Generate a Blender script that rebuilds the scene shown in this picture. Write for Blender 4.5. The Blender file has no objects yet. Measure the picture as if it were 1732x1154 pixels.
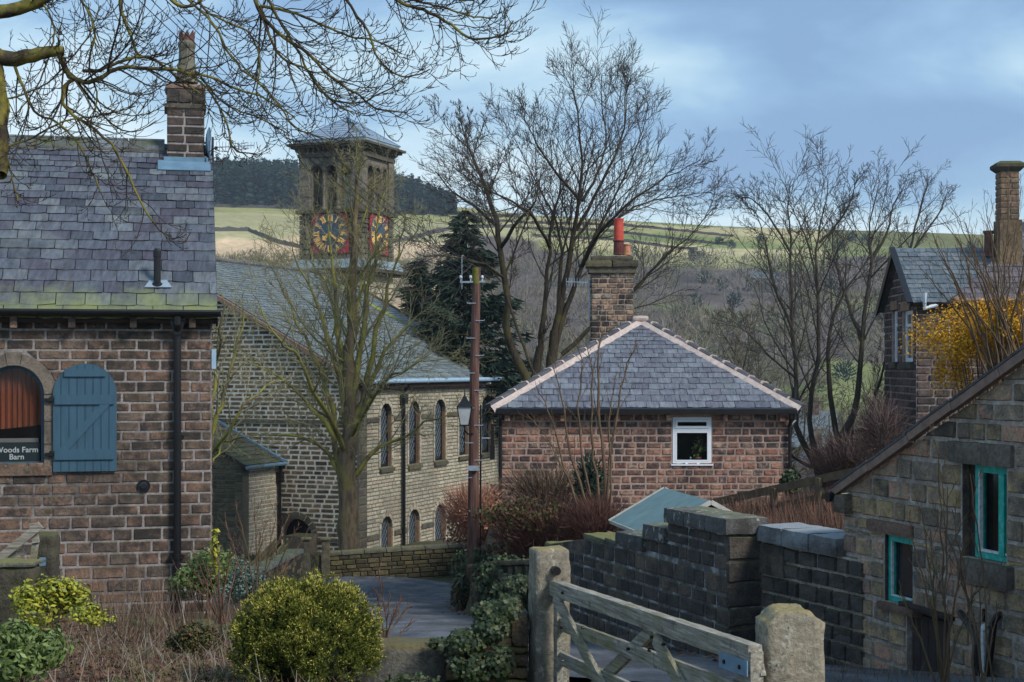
import bpy, bmesh, math, random
import numpy as np
from mathutils import Vector, Matrix, noise as mnoise
from mathutils.geometry import tessellate_polygon

# ---------------------------------------------------------------- camera, world, light
scene = bpy.context.scene
COL = scene.collection
FPX = 2600.0            # focal length in photograph pixels (1732 wide)
CX, HY = 866.0, 620.0   # vanishing centre: image centre column, horizon row
cam_d = bpy.data.cameras.new("camera")
cam_d.sensor_width = 36.0
cam_d.lens = 36.0 * FPX / 1732.0
cam_d.shift_y = (HY - 577.0) / 1732.0
cam_d.clip_start = 0.1
cam_d.clip_end = 4000
cam = bpy.data.objects.new("camera", cam_d)
COL.objects.link(cam)
cam.location = (0, 0, 0)
cam.rotation_euler = (math.pi / 2, 0, 0)
scene.camera = cam
scene.view_settings.view_transform = 'Standard'
scene.view_settings.look = 'None'
scene.view_settings.exposure = 1.18
scene.view_settings.gamma = 1.0
scene.view_settings.use_curve_mapping = False

SUN_EL, SUN_AZ = 40.0, 130.0     # azimuth clockwise from +Y (view direction)
SUN_STRENGTH = 1.5
SKY_STRENGTH = 0.1
HAZE_DENSITY = 0.00022
world = bpy.data.worlds.new("World")
scene.world = world
world.use_nodes = True

def setup_world():
    nt = world.node_tree
    N, L = nt.nodes, nt.links
    N.clear()
    out = N.new('ShaderNodeOutputWorld')
    bg = N.new('ShaderNodeBackground')
    bg.inputs['Strength'].default_value = SKY_STRENGTH
    sky = N.new('ShaderNodeTexSky')
    sky.sky_type = 'NISHITA'
    sky.sun_disc = False
    sky.sun_elevation = math.radians(SUN_EL)
    sky.sun_rotation = math.radians(SUN_AZ)
    tc = N.new('ShaderNodeTexCoord')
    mp = N.new('ShaderNodeMapping')
    mp.inputs['Scale'].default_value = (2.6, 2.6, 7.5)
    mp.inputs['Location'].default_value = (3.55, 0.2, 0.35)
    L.new(tc.outputs['Generated'], mp.inputs['Vector'])
    nz = N.new('ShaderNodeTexNoise')
    nz.inputs['Scale'].default_value = 1.25
    nz.inputs['Detail'].default_value = 7
    nz.inputs['Roughness'].default_value = 0.52
    nz.inputs['Distortion'].default_value = 0.35
    L.new(mp.outputs['Vector'], nz.inputs['Vector'])
    sep = N.new('ShaderNodeSeparateXYZ')
    L.new(tc.outputs['Generated'], sep.inputs[0])
    hr = N.new('ShaderNodeMapRange')       # 1 at horizon -> 0 higher up (bright cloud base near horizon)
    hr.inputs['From Min'].default_value = 0.02
    hr.inputs['From Max'].default_value = 0.30
    hr.inputs['To Min'].default_value = 0.12
    hr.inputs['To Max'].default_value = -0.05
    L.new(sep.outputs['Z'], hr.inputs['Value'])
    add = N.new('ShaderNodeMath'); add.operation = 'ADD'
    L.new(nz.outputs['Fac'], add.inputs[0]); L.new(hr.outputs[0], add.inputs[1])
    rp = N.new('ShaderNodeValToRGB')
    e = rp.color_ramp.elements
    e[0].position = 0.42; e[0].color = (0.105, 0.178, 0.29, 1)
    e[1].position = 0.66; e[1].color = (0.35, 0.43, 0.47, 1)
    m = rp.color_ramp.elements.new(0.50); m.color = (0.142, 0.235, 0.345, 1)
    m = rp.color_ramp.elements.new(0.575); m.color = (0.235, 0.335, 0.405, 1)
    L.new(add.outputs[0], rp.inputs[0])
    sc = N.new('ShaderNodeVectorMath'); sc.operation = 'SCALE'
    sc.inputs['Scale'].default_value = 1.0 / SKY_STRENGTH
    L.new(rp.outputs[0], sc.inputs[0])
    mx = N.new('ShaderNodeMix'); mx.data_type = 'RGBA'
    mx.inputs[0].default_value = 0.90
    L.new(sky.outputs[0], mx.inputs[6]); L.new(sc.outputs[0], mx.inputs[7])
    L.new(mx.outputs[2], bg.inputs['Color'])
    L.new(bg.outputs[0], out.inputs['Surface'])
setup_world()

sun_d = bpy.data.lights.new("sun", 'SUN')
sun_d.energy = SUN_STRENGTH
sun_d.angle = math.radians(16)
sun_d.color = (1.0, 0.96, 0.90)
sun = bpy.data.objects.new("sun", sun_d)
COL.objects.link(sun)
_a, _e = math.radians(SUN_AZ), math.radians(SUN_EL)
_sd = Vector((math.sin(_a) * math.cos(_e), math.cos(_a) * math.cos(_e), math.sin(_e)))
sun.rotation_euler = _sd.to_track_quat('Z', 'Y').to_euler()

# ---------------------------------------------------------------- helpers
rnd = random.Random(7)
def P(px, py, Y):
    """world point seen at photograph pixel (px, py) at distance Y"""
    return Vector(((px - CX) / FPX * Y, Y, (HY - py) / FPX * Y))

class Frame:
    def __init__(s, origin, rz):
        s.o = Vector(origin); s.rz = rz
        s.R = Matrix.Rotation(rz, 3, 'Z'); s.Ri = s.R.transposed()
    def ray(s, px, py):
        return s.Ri @ (-s.o), s.Ri @ Vector(((px - CX) / FPX, 1, (HY - py) / FPX))
    def onY(s, px, py, c=0.0):          # hit plane local y = c -> (x, z)
        o, d = s.ray(px, py); t = (c - o.y) / d.y
        q = o + d * t; return q.x, q.z
    def onX(s, px, py, c=0.0):          # hit plane local x = c -> (y, z)
        o, d = s.ray(px, py); t = (c - o.x) / d.x
        q = o + d * t; return q.y, q.z
    def w(s, x, y, z):
        return s.R @ Vector((x, y, z)) + s.o

def props(o, label=None, cat=None, group=None, kind=None):
    if label: o['label'] = label
    if cat: o['category'] = cat
    if group: o['group'] = group
    if kind: o['kind'] = kind
    return o

def thing(name, label, cat, frame=None, loc=(0, 0, 0), rz=0.0, group=None):
    o = bpy.data.objects.new(name, None)
    o.empty_display_size = 0.2
    COL.objects.link(o)
    if frame is not None: loc, rz = frame.o, frame.rz
    o.location = loc; o.rotation_euler = (0, 0, rz)
    return props(o, label, cat, group)

def link(name, mesh, parent=None, mat=None, kind=None, label=None):
    o = bpy.data.objects.new(name, mesh)
    if mat is not None and len(mesh.materials) == 0: mesh.materials.append(mat)
    COL.objects.link(o)
    if parent is not None: o.parent = parent
    if kind: o['kind'] = kind
    if label: o['label'] = label
    return o

class MB:
    """collects polygons -> one mesh"""
    def __init__(s): s.v = []; s.f = []
    def add(s, verts, faces):
        b = len(s.v); s.v.extend([tuple(x) for x in verts]); s.f.extend([tuple(b + i for i in f) for f in faces]); return s
    def box(s, x0, x1, y0, y1, z0, z1):
        v = [(x0,y0,z0),(x1,y0,z0),(x1,y1,z0),(x0,y1,z0),(x0,y0,z1),(x1,y0,z1),(x1,y1,z1),(x0,y1,z1)]
        return s.add(v, [(0,3,2,1),(4,5,6,7),(0,1,5,4),(1,2,6,5),(2,3,7,6),(3,0,4,7)])
    def beam(s, a, b, w, h, up=(0, 0, 1), ext=0.0):
        a = Vector(a); b = Vector(b); d = (b - a).normalized(); a = a - d * ext; b = b + d * ext
        sd = d.cross(Vector(up)).normalized(); u = sd.cross(d).normalized()
        v = []
        for p in (a, b):
            for (i, j) in ((-1,-1),(1,-1),(1,1),(-1,1)): v.append(p + sd * (w/2*i) + u * (h/2*j))
        return s.add(v, [(0,1,2,3),(7,6,5,4),(0,4,5,1),(1,5,6,2),(2,6,7,3),(3,7,4,0)])
    def prism(s, poly, d, flip=False):
        """poly: list of 3D points (planar), extruded by vector d"""
        n = len(poly); a = [Vector(p) for p in poly]; b = [p + Vector(d) for p in a]
        tri = tessellate_polygon([a])
        f = [tuple(t) for t in tri] + [tuple(n + i for i in reversed(t)) for t in tri]
        f += [(i, n + i, n + (i + 1) % n, (i + 1) % n) for i in range(n)]
        return s.add(a + b, f)
    def tube(s, pts, rad, k=8, cap=True):
        pts = [Vector(p) for p in pts]; n = len(pts)
        if not hasattr(rad, '__len__'): rad = [rad] * n
        rings = []
        for i in range(n):
            t = (pts[min(i+1, n-1)] - pts[max(i-1, 0)]).normalized()
            ref = Vector((0, 0, 1)) if abs(t.z) < 0.9 else Vector((1, 0, 0))
            if i == 0: x = t.cross(ref).normalized()
            else:
                x = (x - t * x.dot(t)).normalized()
            y = t.cross(x)
            rings.append([pts[i] + (x * math.cos(2*math.pi*j/k) + y * math.sin(2*math.pi*j/k)) * rad[i] for j in range(k)])
        v = [p for r in rings for p in r]; f = []
        for i in range(n - 1):
            for j in range(k):
                f.append((i*k+j, i*k+(j+1)%k, (i+1)*k+(j+1)%k, (i+1)*k+j))
        if cap: f.append(tuple(reversed(range(k)))); f.append(tuple((n-1)*k+j for j in range(k)))
        return s.add(v, f)
    def lathe(s, base, prof, k=16):
        """prof: list of (r, z)"""
        b = Vector(base); v = []; f = []
        for (r, z) in prof:
            for j in range(k): v.append(b + Vector((r*math.cos(2*math.pi*j/k), r*math.sin(2*math.pi*j/k), z)))
        for i in range(len(prof) - 1):
            for j in range(k): f.append((i*k+j, i*k+(j+1)%k, (i+1)*k+(j+1)%k, (i+1)*k+j))
        f.append(tuple(reversed(range(k)))); f.append(tuple((len(prof)-1)*k+j for j in range(k)))
        return s.add(v, f)
    def mesh(s, name='mesh', smooth=False):
        m = bpy.data.meshes.new(name)
        m.from_pydata(s.v, [], s.f)
        m.update()
        bm = bmesh.new(); bm.from_mesh(m); bmesh.ops.recalc_face_normals(bm, faces=bm.faces)
        bm.to_mesh(m); bm.free()
        if smooth: m.polygons.foreach_set('use_smooth', [True] * len(m.polygons))
        return m
    def build(s, name, mat, parent=None, kind=None, label=None, smooth=False):
        return link(name, s.mesh(name, smooth), parent, mat, kind, label)

def np_mesh(name, V, F, mat=None, smooth=False):
    """V (n,3) array, F (m,k) int array, all faces same size"""
    V = np.asarray(V, dtype=np.float32); F = np.asarray(F, dtype=np.int32)
    m = bpy.data.meshes.new(name)
    m.vertices.add(len(V)); m.vertices.foreach_set('co', V.ravel())
    k = F.shape[1]
    m.loops.add(F.size); m.loops.foreach_set('vertex_index', F.ravel())
    m.polygons.add(len(F))
    m.polygons.foreach_set('loop_start', np.arange(0, F.size, k, dtype=np.int32))
    if smooth: m.polygons.foreach_set('use_smooth', np.ones(len(F), dtype=bool))
    m.update(calc_edges=True)
    if mat: m.materials.append(mat)
    return m

def plate(outer, holes, M, thick):
    """wall plate: outer polygon & holes in (u,v); M maps (u,v,n); front at n=0, back at n=-thick"""
    loops = [[Vector((u, v, 0)) for u, v in outer]] + [[Vector((u, v, 0)) for u, v in h] for h in holes]
    flat = [p for l in loops for p in l]; n = len(flat)
    tri = tessellate_polygon(loops)
    mb = MB()
    vs = [M @ p for p in flat] + [M @ (p + Vector((0, 0, -thick))) for p in flat]
    f = [tuple(t) for t in tri] + [tuple(n + i for i in reversed(t)) for t in tri]
    b = 0
    for l in loops:
        k = len(l)
        for i in range(k): f.append((b + i, b + (i+1) % k, n + b + (i+1) % k, n + b + i))
        b += k
    return mb.add(vs, f)

def arch_poly(u0, u1, v0, vtop, n=10, rise=None):
    """arched outline: straight sides from v0, round head reaching vtop"""
    r = (u1 - u0) / 2; uc = (u0 + u1) / 2; rise = r if rise is None else rise
    sp = vtop - rise
    pts = [(u0, v0), (u1, v0)]
    for i in range(n + 1):
        a = math.pi * i / n
        pts.append((uc + r * math.cos(a), sp + rise * math.sin(a)))
    return pts

def PM(origin, u, n=None, v=(0, 0, 1)):
    """panel matrix: columns u, v, n"""
    u = Vector(u).normalized(); v = Vector(v).normalized()
    n = u.cross(v).normalized() if n is None else Vector(n).normalized()
    M = Matrix.Identity(4)
    for i in range(3):
        M[i][0] = u[i]; M[i][1] = v[i]; M[i][2] = n[i]; M[i][3] = origin[i]
    return M

# ---- stone / slate templates
def stone_template(seed, fine=False, bevel=0.07, rough=0.25):
    r = random.Random(seed)
    us = [-.5, -.5 + bevel, -.17, .17, .5 - bevel, .5] if fine else [-.5, -.5 + bevel, 0, .5 - bevel, .5]
    vs = [-.5, -.5 + bevel*1.8, 0, .5 - bevel*1.8, .5] if fine else [-.5, -.5 + bevel*1.8, .5 - bevel*1.8, .5]
    nu, nv = len(us), len(vs); V = []
    for j, v in enumerate(vs):
        for i, u in enumerate(us):
            edge = i in (0, nu-1) or j in (0, nv-1)
            ju = r.uniform(-.018, .018); jv = r.uniform(-.03, .03)
            if edge:
                if i in (0, nu-1) and j in (0, nv-1):
                    u2 = u * (1 - .03 * r.random()); v2 = v * (1 - .07 * r.random())
                else: u2, v2 = u + (0 if i in (0, nu-1) else ju) , v + (0 if j in (0, nv-1) else jv)
                V.append((u2, v2, -.3))
            else: V.append((u + ju, v + jv, 1.0 + r.uniform(-rough, rough)))
    F = [(j*nu+i, j*nu+i+1, (j+1)*nu+i+1, (j+1)*nu+i) for j in range(nv-1) for i in range(nu-1)]
    return np.array(V), F
def slate_template(seed):
    r = random.Random(seed); n = 4; V = []
    # bottom edge thick, top edge flush
    for z0 in (0, 1):
        for i in range(n):
            u = -.5 + i / (n - 1)
            V.append((u * .985, -.5 + (r.uniform(0, .11) if i in (0, n-1) else r.uniform(-.03, .04)), 0.9 + z0 * .9 + r.uniform(-.1,.1)))
        for i in range(n):
            u = -.5 + i / (n - 1)
            V.append((u * .985, .62, -.6 + z0 * .9))
    F = []
    for i in range(n - 1):
        F.append((8+i, 8+i+1, 12+i+1, 12+i))           # top
        F.append((i, i+1, 8+i+1, 8+i))                 # front edge
    F.append((0, 8, 12, 4)); F.append((3, 7, 15, 11))
    return np.array(V), F
T_STONE = [stone_template(i) for i in range(8)]
T_FINE = [stone_template(50 + i, True, .055, .34) for i in range(10)]
T_SLATE = [slate_template(i) for i in range(8)]

def template_meshes(ts, name, mat):
    out = []
    for V, F in ts:
        m = bpy.data.meshes.new(name); m.from_pydata(V.tolist(), [], F); m.update(); m.materials.append(mat); out.append(m)
    return out

_tm_cache = {}
def lay(parent, wallpart, M, rows, spans, avg, gap, thick, mat, ts=T_STONE, name='stone', budget=300, seed=1, jitter=.35, bond=False, in_view=None):
    """lay pieces in rows. rows: list of (v0,v1). spans(v)->[(u0,u1)]. Pieces parented to wallpart."""
    r = random.Random(seed)
    key = (name, mat.name, id(ts))
    if key not in _tm_cache: _tm_cache[key] = template_meshes(ts, name, mat)
    tms = _tm_cache[key]
    pieces = []
    for ri, (v0, v1) in enumerate(rows):
        e = (v1 - v0) * .02
        sm = spans((v0 + v1) / 2); sa = spans(v0 + e); sb = spans(v1 - e)
        if len(sa) != len(sm): sa = sm
        if len(sb) != len(sm): sb = sm
        for k, (a, b) in enumerate(sm):
            Lm = b - a
            if Lm < gap * 2: continue
            av = avg(ri) if callable(avg) else avg
            if bond:
                cuts = []; x = math.floor(a / av) * av + (av / 2 if ri % 2 else 0)
                while x < b - av * .2:
                    c = x + r.uniform(-jitter, jitter) * av
                    if c > a + av * .25 and c < b - av * .25: cuts.append(c)
                    x += av
            else:
                n = max(1, round(Lm / av)); w = [1 + r.uniform(-jitter, jitter) for _ in range(n)]; s = sum(w); cuts = []; x = a
                for q in w[:-1]: x += q / s * Lm; cuts.append(x)
            eds = [a] + cuts + [b]
            for i in range(len(eds) - 1):
                l0 = l1 = eds[i]; r0 = r1 = eds[i+1]
                if i == 0: l0, l1 = sa[k][0], sb[k][0]
                if i == len(eds) - 2: r0, r1 = sa[k][1], sb[k][1]
                if i > 0: l0 = min(l0, r0); l1 = min(l1, r1)
                pieces.append((l0, l1, r0, r1, v0, v1))
    good = []
    for idx, (l0, l1, r0, r1, v0, v1) in enumerate(pieces):
        vis = True
        if in_view is not None: vis = in_view((l0 + r0) / 2, (v0 + v1) / 2)
        good.append(((1 if vis else 0) * 1000 + (r0 + r1 - l0 - l1), idx))
    good.sort(reverse=True)
    chosen = set(i for s, i in good[:budget] if s > 500)
    SV, SF = [], []
    nb = 0
    for idx, (l0, l1, r0, r1, v0, v1) in enumerate(pieces):
        ti = r.randrange(len(ts)); V, F = ts[ti]
        g = gap / 2; jv = r.uniform(-.12, .12) * gap
        a0, a1, b0, b1 = l0 + g, l1 + g, r0 - g, r1 - g; w0, w1 = v0 + g + jv, v1 - g + jv
        if b0 - a0 < .01 and b1 - a1 < .01: continue
        th = thick * r.uniform(.75, 1.25)
        rect = abs(l0 - l1) < 1e-4 and abs(r0 - r1) < 1e-4
        if idx in chosen and rect:
            o = bpy.data.objects.new(name, tms[ti]); COL.objects.link(o); o.parent = wallpart
            S = Matrix.Diagonal((b0 - a0, w1 - w0, th, 1))
            if ts is T_SLATE: S = Matrix.Rotation(r.gauss(0, .008), 4, 'Z') @ Matrix.Translation((0, r.gauss(0, .004), abs(r.gauss(0, .004)))) @ S
            else: S = Matrix.Rotation(r.gauss(0, .010), 4, 'Z') @ S
            o.matrix_basis = M @ Matrix.Translation(((a0 + b0) / 2, (w0 + w1) / 2, 0)) @ S
            continue
        tv = V[:, 1] + .5; tu = V[:, 0] + .5
        lo = a0 + (a1 - a0) * tv; hi = b0 + (b1 - b0) * tv
        hi = np.maximum(hi, lo)
        X = np.stack([lo + (hi - lo) * tu, w0 + (w1 - w0) * tv, V[:, 2] * th], 1)
        if idx in chosen:
            m = bpy.data.meshes.new(name); m.from_pydata(X.tolist(), [], F); m.update(); m.materials.append(mat)
            o = bpy.data.objects.new(name, m); COL.objects.link(o); o.parent = wallpart; o.matrix_basis = M
        else:
            SV.append(X); SF.extend([tuple(nb + q for q in f) for f in F]); nb += len(X)
    if SV:
        SV = np.concatenate(SV)
        m = bpy.data.meshes.new(name + 's'); m.from_pydata(SV.tolist(), [], SF); m.update(); m.materials.append(mat)
        o = bpy.data.objects.new(name + 's', m); COL.objects.link(o); o.parent = wallpart; o.matrix_basis = M; o['kind'] = 'stuff'

def even_rows(v0, v1, h, seed=0, var=.12):
    r = random.Random(seed); n = max(1, round((v1 - v0) / h)); w = [1 + r.uniform(-var, var) for _ in range(n)]; s = sum(w); out = []; x = v0
    for q in w: out.append((x, x + q / s * (v1 - v0))); x += q / s * (v1 - v0)
    return out

def rect_spans(u0, u1, holes=()):
    """holes: list of functions v->(a,b) or None"""
    def f(v):
        a = u0(v) if callable(u0) else u0; b = u1(v) if callable(u1) else u1
        sp = [(a, b)] if b > a else []
        for h in holes:
            q = h(v)
            if not q: continue
            nsp = []
            for (s, e) in sp:
                if q[1] <= s or q[0] >= e: nsp.append((s, e)); continue
                if q[0] - s > .03: nsp.append((s, q[0]))
                if e - q[1] > .03: nsp.append((q[1], e))
            sp = nsp
        return sp
    return f
def arch_hole(u0, u1, v0, vtop, grow=0.0, rise=None):
    r = (u1 - u0) / 2; uc = (u0 + u1) / 2; rise = r if rise is None else rise; sp = vtop - rise
    def h(v):
        if v < v0 - .0 or v > vtop + grow: return None
        if v <= sp: return (u0 - grow, u1 + grow)
        q = 1 - ((v - sp) / (rise + grow)) ** 2
        if q <= 0: return None
        w = (r + grow) * math.sqrt(q); return (uc - w, uc + w)
    return h
def rect_hole(u0, u1, v0, v1):
    return lambda v: (u0, u1) if v0 < v < v1 else None

def rough_block(dx, dy, dz, seg=.06, rad=.02, amp=.008, seed=0, nscale=6.0, chamfer=0.0, maxn=24):
    """block with rounded, weathered faces, base centre at origin bottom z=0"""
    nx, ny, nz = [max(2, min(maxn, int(round(d / seg)))) for d in (dx, dy, dz)]
    idx = {}; V = []; F = []
    def vid(i, j, k):
        if (i, j, k) not in idx:
            idx[(i, j, k)] = len(V)
            V.append(Vector((dx * (i / nx - .5), dy * (j / ny - .5), dz * k / nz)))
        return idx[(i, j, k)]
    for i in range(nx):
        for j in range(ny):
            F.append((vid(i,j,0), vid(i,j+1,0), vid(i+1,j+1,0), vid(i+1,j,0)))
            F.append((vid(i,j,nz), vid(i+1,j,nz), vid(i+1,j+1,nz), vid(i,j+1,nz)))
    for i in range(nx):
        for k in range(nz):
            F.append((vid(i,0,k), vid(i+1,0,k), vid(i+1,0,k+1), vid(i,0,k+1)))
            F.append((vid(i,ny,k), vid(i,ny,k+1), vid(i+1,ny,k+1), vid(i+1,ny,k)))
    for j in range(ny):
        for k in range(nz):
            F.append((vid(0,j,k), vid(0,j,k+1), vid(0,j+1,k+1), vid(0,j+1,k)))
            F.append((vid(nx,j,k), vid(nx,j+1,k), vid(nx,j+1,k+1), vid(nx,j,k+1)))
    off = Vector((seed * 3.7, seed * 1.3, seed * 7.1))
    for i, p in enumerate(V):
        q = Vector((max(-dx/2+rad, min(dx/2-rad, p.x)), max(-dy/2+rad, min(dy/2-rad, p.y)), max(rad, min(dz-rad, p.z))))
        d = p - q
        if d.length > 1e-6: p2 = q + d.normalized() * rad
        else: p2 = p.copy()
        if chamfer > 0:
            over = (abs(p2.x) - (dx/2 - chamfer)) + (p2.z - (dz - chamfer)) - chamfer * .55
            if p2.z > dz - chamfer and over > 0:
                p2.x -= math.copysign(over * .5, p2.x); p2.z -= over * .5
        n = d.normalized() if d.length > 1e-6 else Vector((0, 0, 0))
        a = mnoise.noise((p + off) * nscale) * amp + mnoise.noise((p + off) * nscale * 3.1) * amp * .45
        V[i] = p2 + n * a
    mb = MB(); mb.add(V, F); return mb
def place(mb, M):
    mb.v = [tuple(M @ Vector(p)) for p in mb.v]; return mb

# ---------------------------------------------------------------- materials
MATS = {}
def new_mat(name):
    m = bpy.data.materials.new(name); m.use_nodes = True; m.node_tree.nodes.clear()
    N, L = m.node_tree.nodes, m.node_tree.links
    out = N.new('ShaderNodeOutputMaterial'); b = N.new('ShaderNodeBsdfPrincipled')
    L.new(b.outputs[0], out.inputs[0]); b.inputs['Specular IOR Level'].default_value = .3
    return m, N, L, b
def ramp(N, cols, interp='LINEAR', pos=None):
    r = N.new('ShaderNodeValToRGB'); e = r.color_ramp.elements; n = len(cols)
    r.color_ramp.interpolation = interp
    for i, c in enumerate(cols):
        p = pos[i] if pos else i / max(1, n - 1)
        if i < 2: el = e[i]; el.position = p
        else: el = e.new(p)
        el.color = (*c, 1)
    return r
def noise_n(N, L, vec, scale, detail=3, rough=.5, dist=0.0):
    n = N.new('ShaderNodeTexNoise'); n.inputs['Scale'].default_value = scale; n.inputs['Detail'].default_value = detail
    n.inputs['Roughness'].default_value = rough; n.inputs['Distortion'].default_value = dist
    L.new(vec, n.inputs['Vector']); return n
def maprange(N, L, val, a, b, c, d):
    m = N.new('ShaderNodeMapRange'); m.inputs['From Min'].default_value = a; m.inputs['From Max'].default_value = b
    m.inputs['To Min'].default_value = c; m.inputs['To Max'].default_value = d; L.new(val, m.inputs['Value']); return m
def mixc(N, L, fac, a, b, mode='MIX'):
    m = N.new('ShaderNodeMix'); m.data_type = 'RGBA'; m.blend_type = mode
    for s, q in ((0, fac), (6, a), (7, b)):
        if hasattr(q, 'is_output'): L.new(q, m.inputs[s])
        elif s == 0: m.inputs[0].default_value = q
        else: m.inputs[s].default_value = (*q, 1)
    return m
def rand_out(N, L):
    g = N.new('ShaderNodeNewGeometry'); o = N.new('ShaderNodeObjectInfo')
    a = N.new('ShaderNodeMath'); a.operation = 'ADD'; L.new(g.outputs['Random Per Island'], a.inputs[0]); L.new(o.outputs['Random'], a.inputs[1])
    f = N.new('ShaderNodeMath'); f.operation = 'FRACT'; L.new(a.outputs[0], f.inputs[0]); return g, f

def masonry(name, cols, soot=.35, soot_col=(.03, .026, .022), moss=0.0, moss_col=(.10, .11, .03), big=.5, bump=.5, per=True, grain=30, rough=.9, low_moss=None, lichen=0):
    m, N, L, b = new_mat(name)
    g, f = rand_out(N, L); pos = g.outputs['Position']
    rp = ramp(N, cols)
    n3 = noise_n(N, L, pos, 7.0, 3)
    if per:
        ad = N.new('ShaderNodeMath'); ad.operation = 'ADD'
        mr = maprange(N, L, n3.outputs['Fac'], .3, .7, -.12, .12); L.new(f.outputs[0], ad.inputs[0]); L.new(mr.outputs[0], ad.inputs[1])
        L.new(ad.outputs[0], rp.inputs[0])
    else: L.new(n3.outputs['Fac'], rp.inputs[0])
    c = rp.outputs[0]
    # grain
    n2 = noise_n(N, L, pos, grain, 4, .65)
    r2 = maprange(N, L, n2.outputs['Fac'], .25, .75, .55, 1.4)
    v = N.new('ShaderNodeVectorMath'); v.operation = 'SCALE'; L.new(c, v.inputs[0]); L.new(r2.outputs[0], v.inputs['Scale']); c = v.outputs[0]
    # sooty patches
    n1 = noise_n(N, L, pos, big, 4, .6, .5)
    ad = N.new('ShaderNodeMath'); ad.operation = 'ADD'
    n4 = noise_n(N, L, pos, 5.5, 3, .6)
    mr = maprange(N, L, n4.outputs['Fac'], .3, .7, -.14, .14); L.new(n1.outputs['Fac'], ad.inputs[0]); L.new(mr.outputs[0], ad.inputs[1])
    s = maprange(N, L, ad.outputs[0], .42, .68, 0, min(1, soot * 1.6))
    c = mixc(N, L, s.outputs[0], c, soot_col).outputs[2]
    if moss > 0:
        n5 = noise_n(N, L, pos, 2.3, 5, .65)
        sx = N.new('ShaderNodeSeparateXYZ'); L.new(g.outputs['Normal'], sx.inputs[0])
        up = maprange(N, L, sx.outputs['Z'], .2, .9, 0, .28)
        ad = N.new('ShaderNodeMath'); ad.operation = 'ADD'; L.new(n5.outputs['Fac'], ad.inputs[0]); L.new(up.outputs[0], ad.inputs[1])
        last = ad.outputs[0]
        if low_moss:
            px = N.new('ShaderNodeSeparateXYZ'); L.new(pos, px.inputs[0])
            lm = maprange(N, L, px.outputs['Z'], low_moss[0], low_moss[1], low_moss[2], 0)
            ad2 = N.new('ShaderNodeMath'); ad2.operation = 'ADD'; L.new(last, ad2.inputs[0]); L.new(lm.outputs[0], ad2.inputs[1]); last = ad2.outputs[0]
        s = maprange(N, L, last, .72 - moss * .35, .86 - moss * .25, 0, .85)
        mc = mixc(N, L, n2.outputs['Fac'], tuple(x * .55 for x in moss_col), moss_col)
        c = mixc(N, L, s.outputs[0], c, mc.outputs[2]).outputs[2]
    if lichen:
        n6 = noise_n(N, L, pos, lichen, 3, .6, .6); s = maprange(N, L, n6.outputs['Fac'], .60, .66, 0, .65); c = mixc(N, L, s.outputs[0], c, (.42, .41, .34)).outputs[2]
        n7 = noise_n(N, L, pos, lichen * 2.6, 2, .5); s = maprange(N, L, n7.outputs['Fac'], .66, .70, 0, .7); c = mixc(N, L, s.outputs[0], c, (.05, .047, .04)).outputs[2]
    L.new(c, b.inputs['Base Color']); b.inputs['Roughness'].default_value = rough
    bp = N.new('ShaderNodeBump'); bp.inputs['Strength'].default_value = bump; bp.inputs['Distance'].default_value = .02
    L.new(n2.outputs['Fac'], bp.inputs['Height']); L.new(bp.outputs[0], b.inputs['Normal'])
    MATS[name] = m; return m

def plain(name, col, rough=.6, var=.25, scale=8, metal=0.0, bump=.15, col2=None, stretch=None, spec=.3, obj=False):
    m, N, L, b = new_mat(name)
    g = N.new('ShaderNodeNewGeometry'); vec = g.outputs['Position']
    if obj: vec = N.new('ShaderNodeTexCoord').outputs['Object']
    if stretch:
        mp = N.new('ShaderNodeMapping'); mp.inputs['Scale'].default_value = stretch; L.new(vec, mp.inputs[0]); vec = mp.outputs[0]
    n = noise_n(N, L, vec, scale, 5, .6)
    a = tuple(x * (1 - var) for x in col); c2 = col2 or tuple(min(1, x * (1 + var)) for x in col)
    rp = ramp(N, [a, col, c2], pos=[.3, .5, .72]); L.new(n.outputs['Fac'], rp.inputs[0]); L.new(rp.outputs[0], b.inputs['Base Color'])
    b.inputs['Roughness'].default_value = rough; b.inputs['Metallic'].default_value = metal; b.inputs['Specular IOR Level'].default_value = spec
    if bump:
        bp = N.new('ShaderNodeBump'); bp.inputs['Strength'].default_value = bump; bp.inputs['Distance'].default_value = .01
        L.new(n.outputs['Fac'], bp.inputs['Height']); L.new(bp.outputs[0], b.inputs['Normal'])
    MATS[name] = m; return m

def leafmat(name, cols, rough=.55, spec=.25, patch=.0):
    m, N, L, b = new_mat(name)
    g, f = rand_out(N, L)
    rp = ramp(N, cols)
    n = noise_n(N, L, g.outputs['Position'], 3.0, 2)
    mr = maprange(N, L, n.outputs['Fac'], .3, .7, -.2, .2)
    ad = N.new('ShaderNodeMath'); ad.operation = 'ADD'; L.new(g.outputs['Random Per Island'], ad.inputs[0]); L.new(mr.outputs[0], ad.inputs[1])
    L.new(ad.outputs[0], rp.inputs[0]); L.new(rp.outputs[0], b.inputs['Base Color'])
    b.inputs['Roughness'].default_value = rough; b.inputs['Specular IOR Level'].default_value = spec
    MATS[name] = m; return m

def glassmat(name, col, alpha=1.0, rough=.06):
    m, N, L, b = new_mat(name)
    g = N.new('ShaderNodeNewGeometry'); n = noise_n(N, L, g.outputs['Position'], 2.0, 2)
    rp = ramp(N, [tuple(x * .6 for x in col), tuple(x * 1.5 for x in col)], pos=[.35, .65]); L.new(n.outputs['Fac'], rp.inputs[0]); L.new(rp.outputs[0], b.inputs['Base Color'])
    b.inputs['Roughness'].default_value = rough; b.inputs['Specular IOR Level'].default_value = .6
    b.inputs['Alpha'].default_value = alpha
    MATS[name] = m; return m

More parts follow.
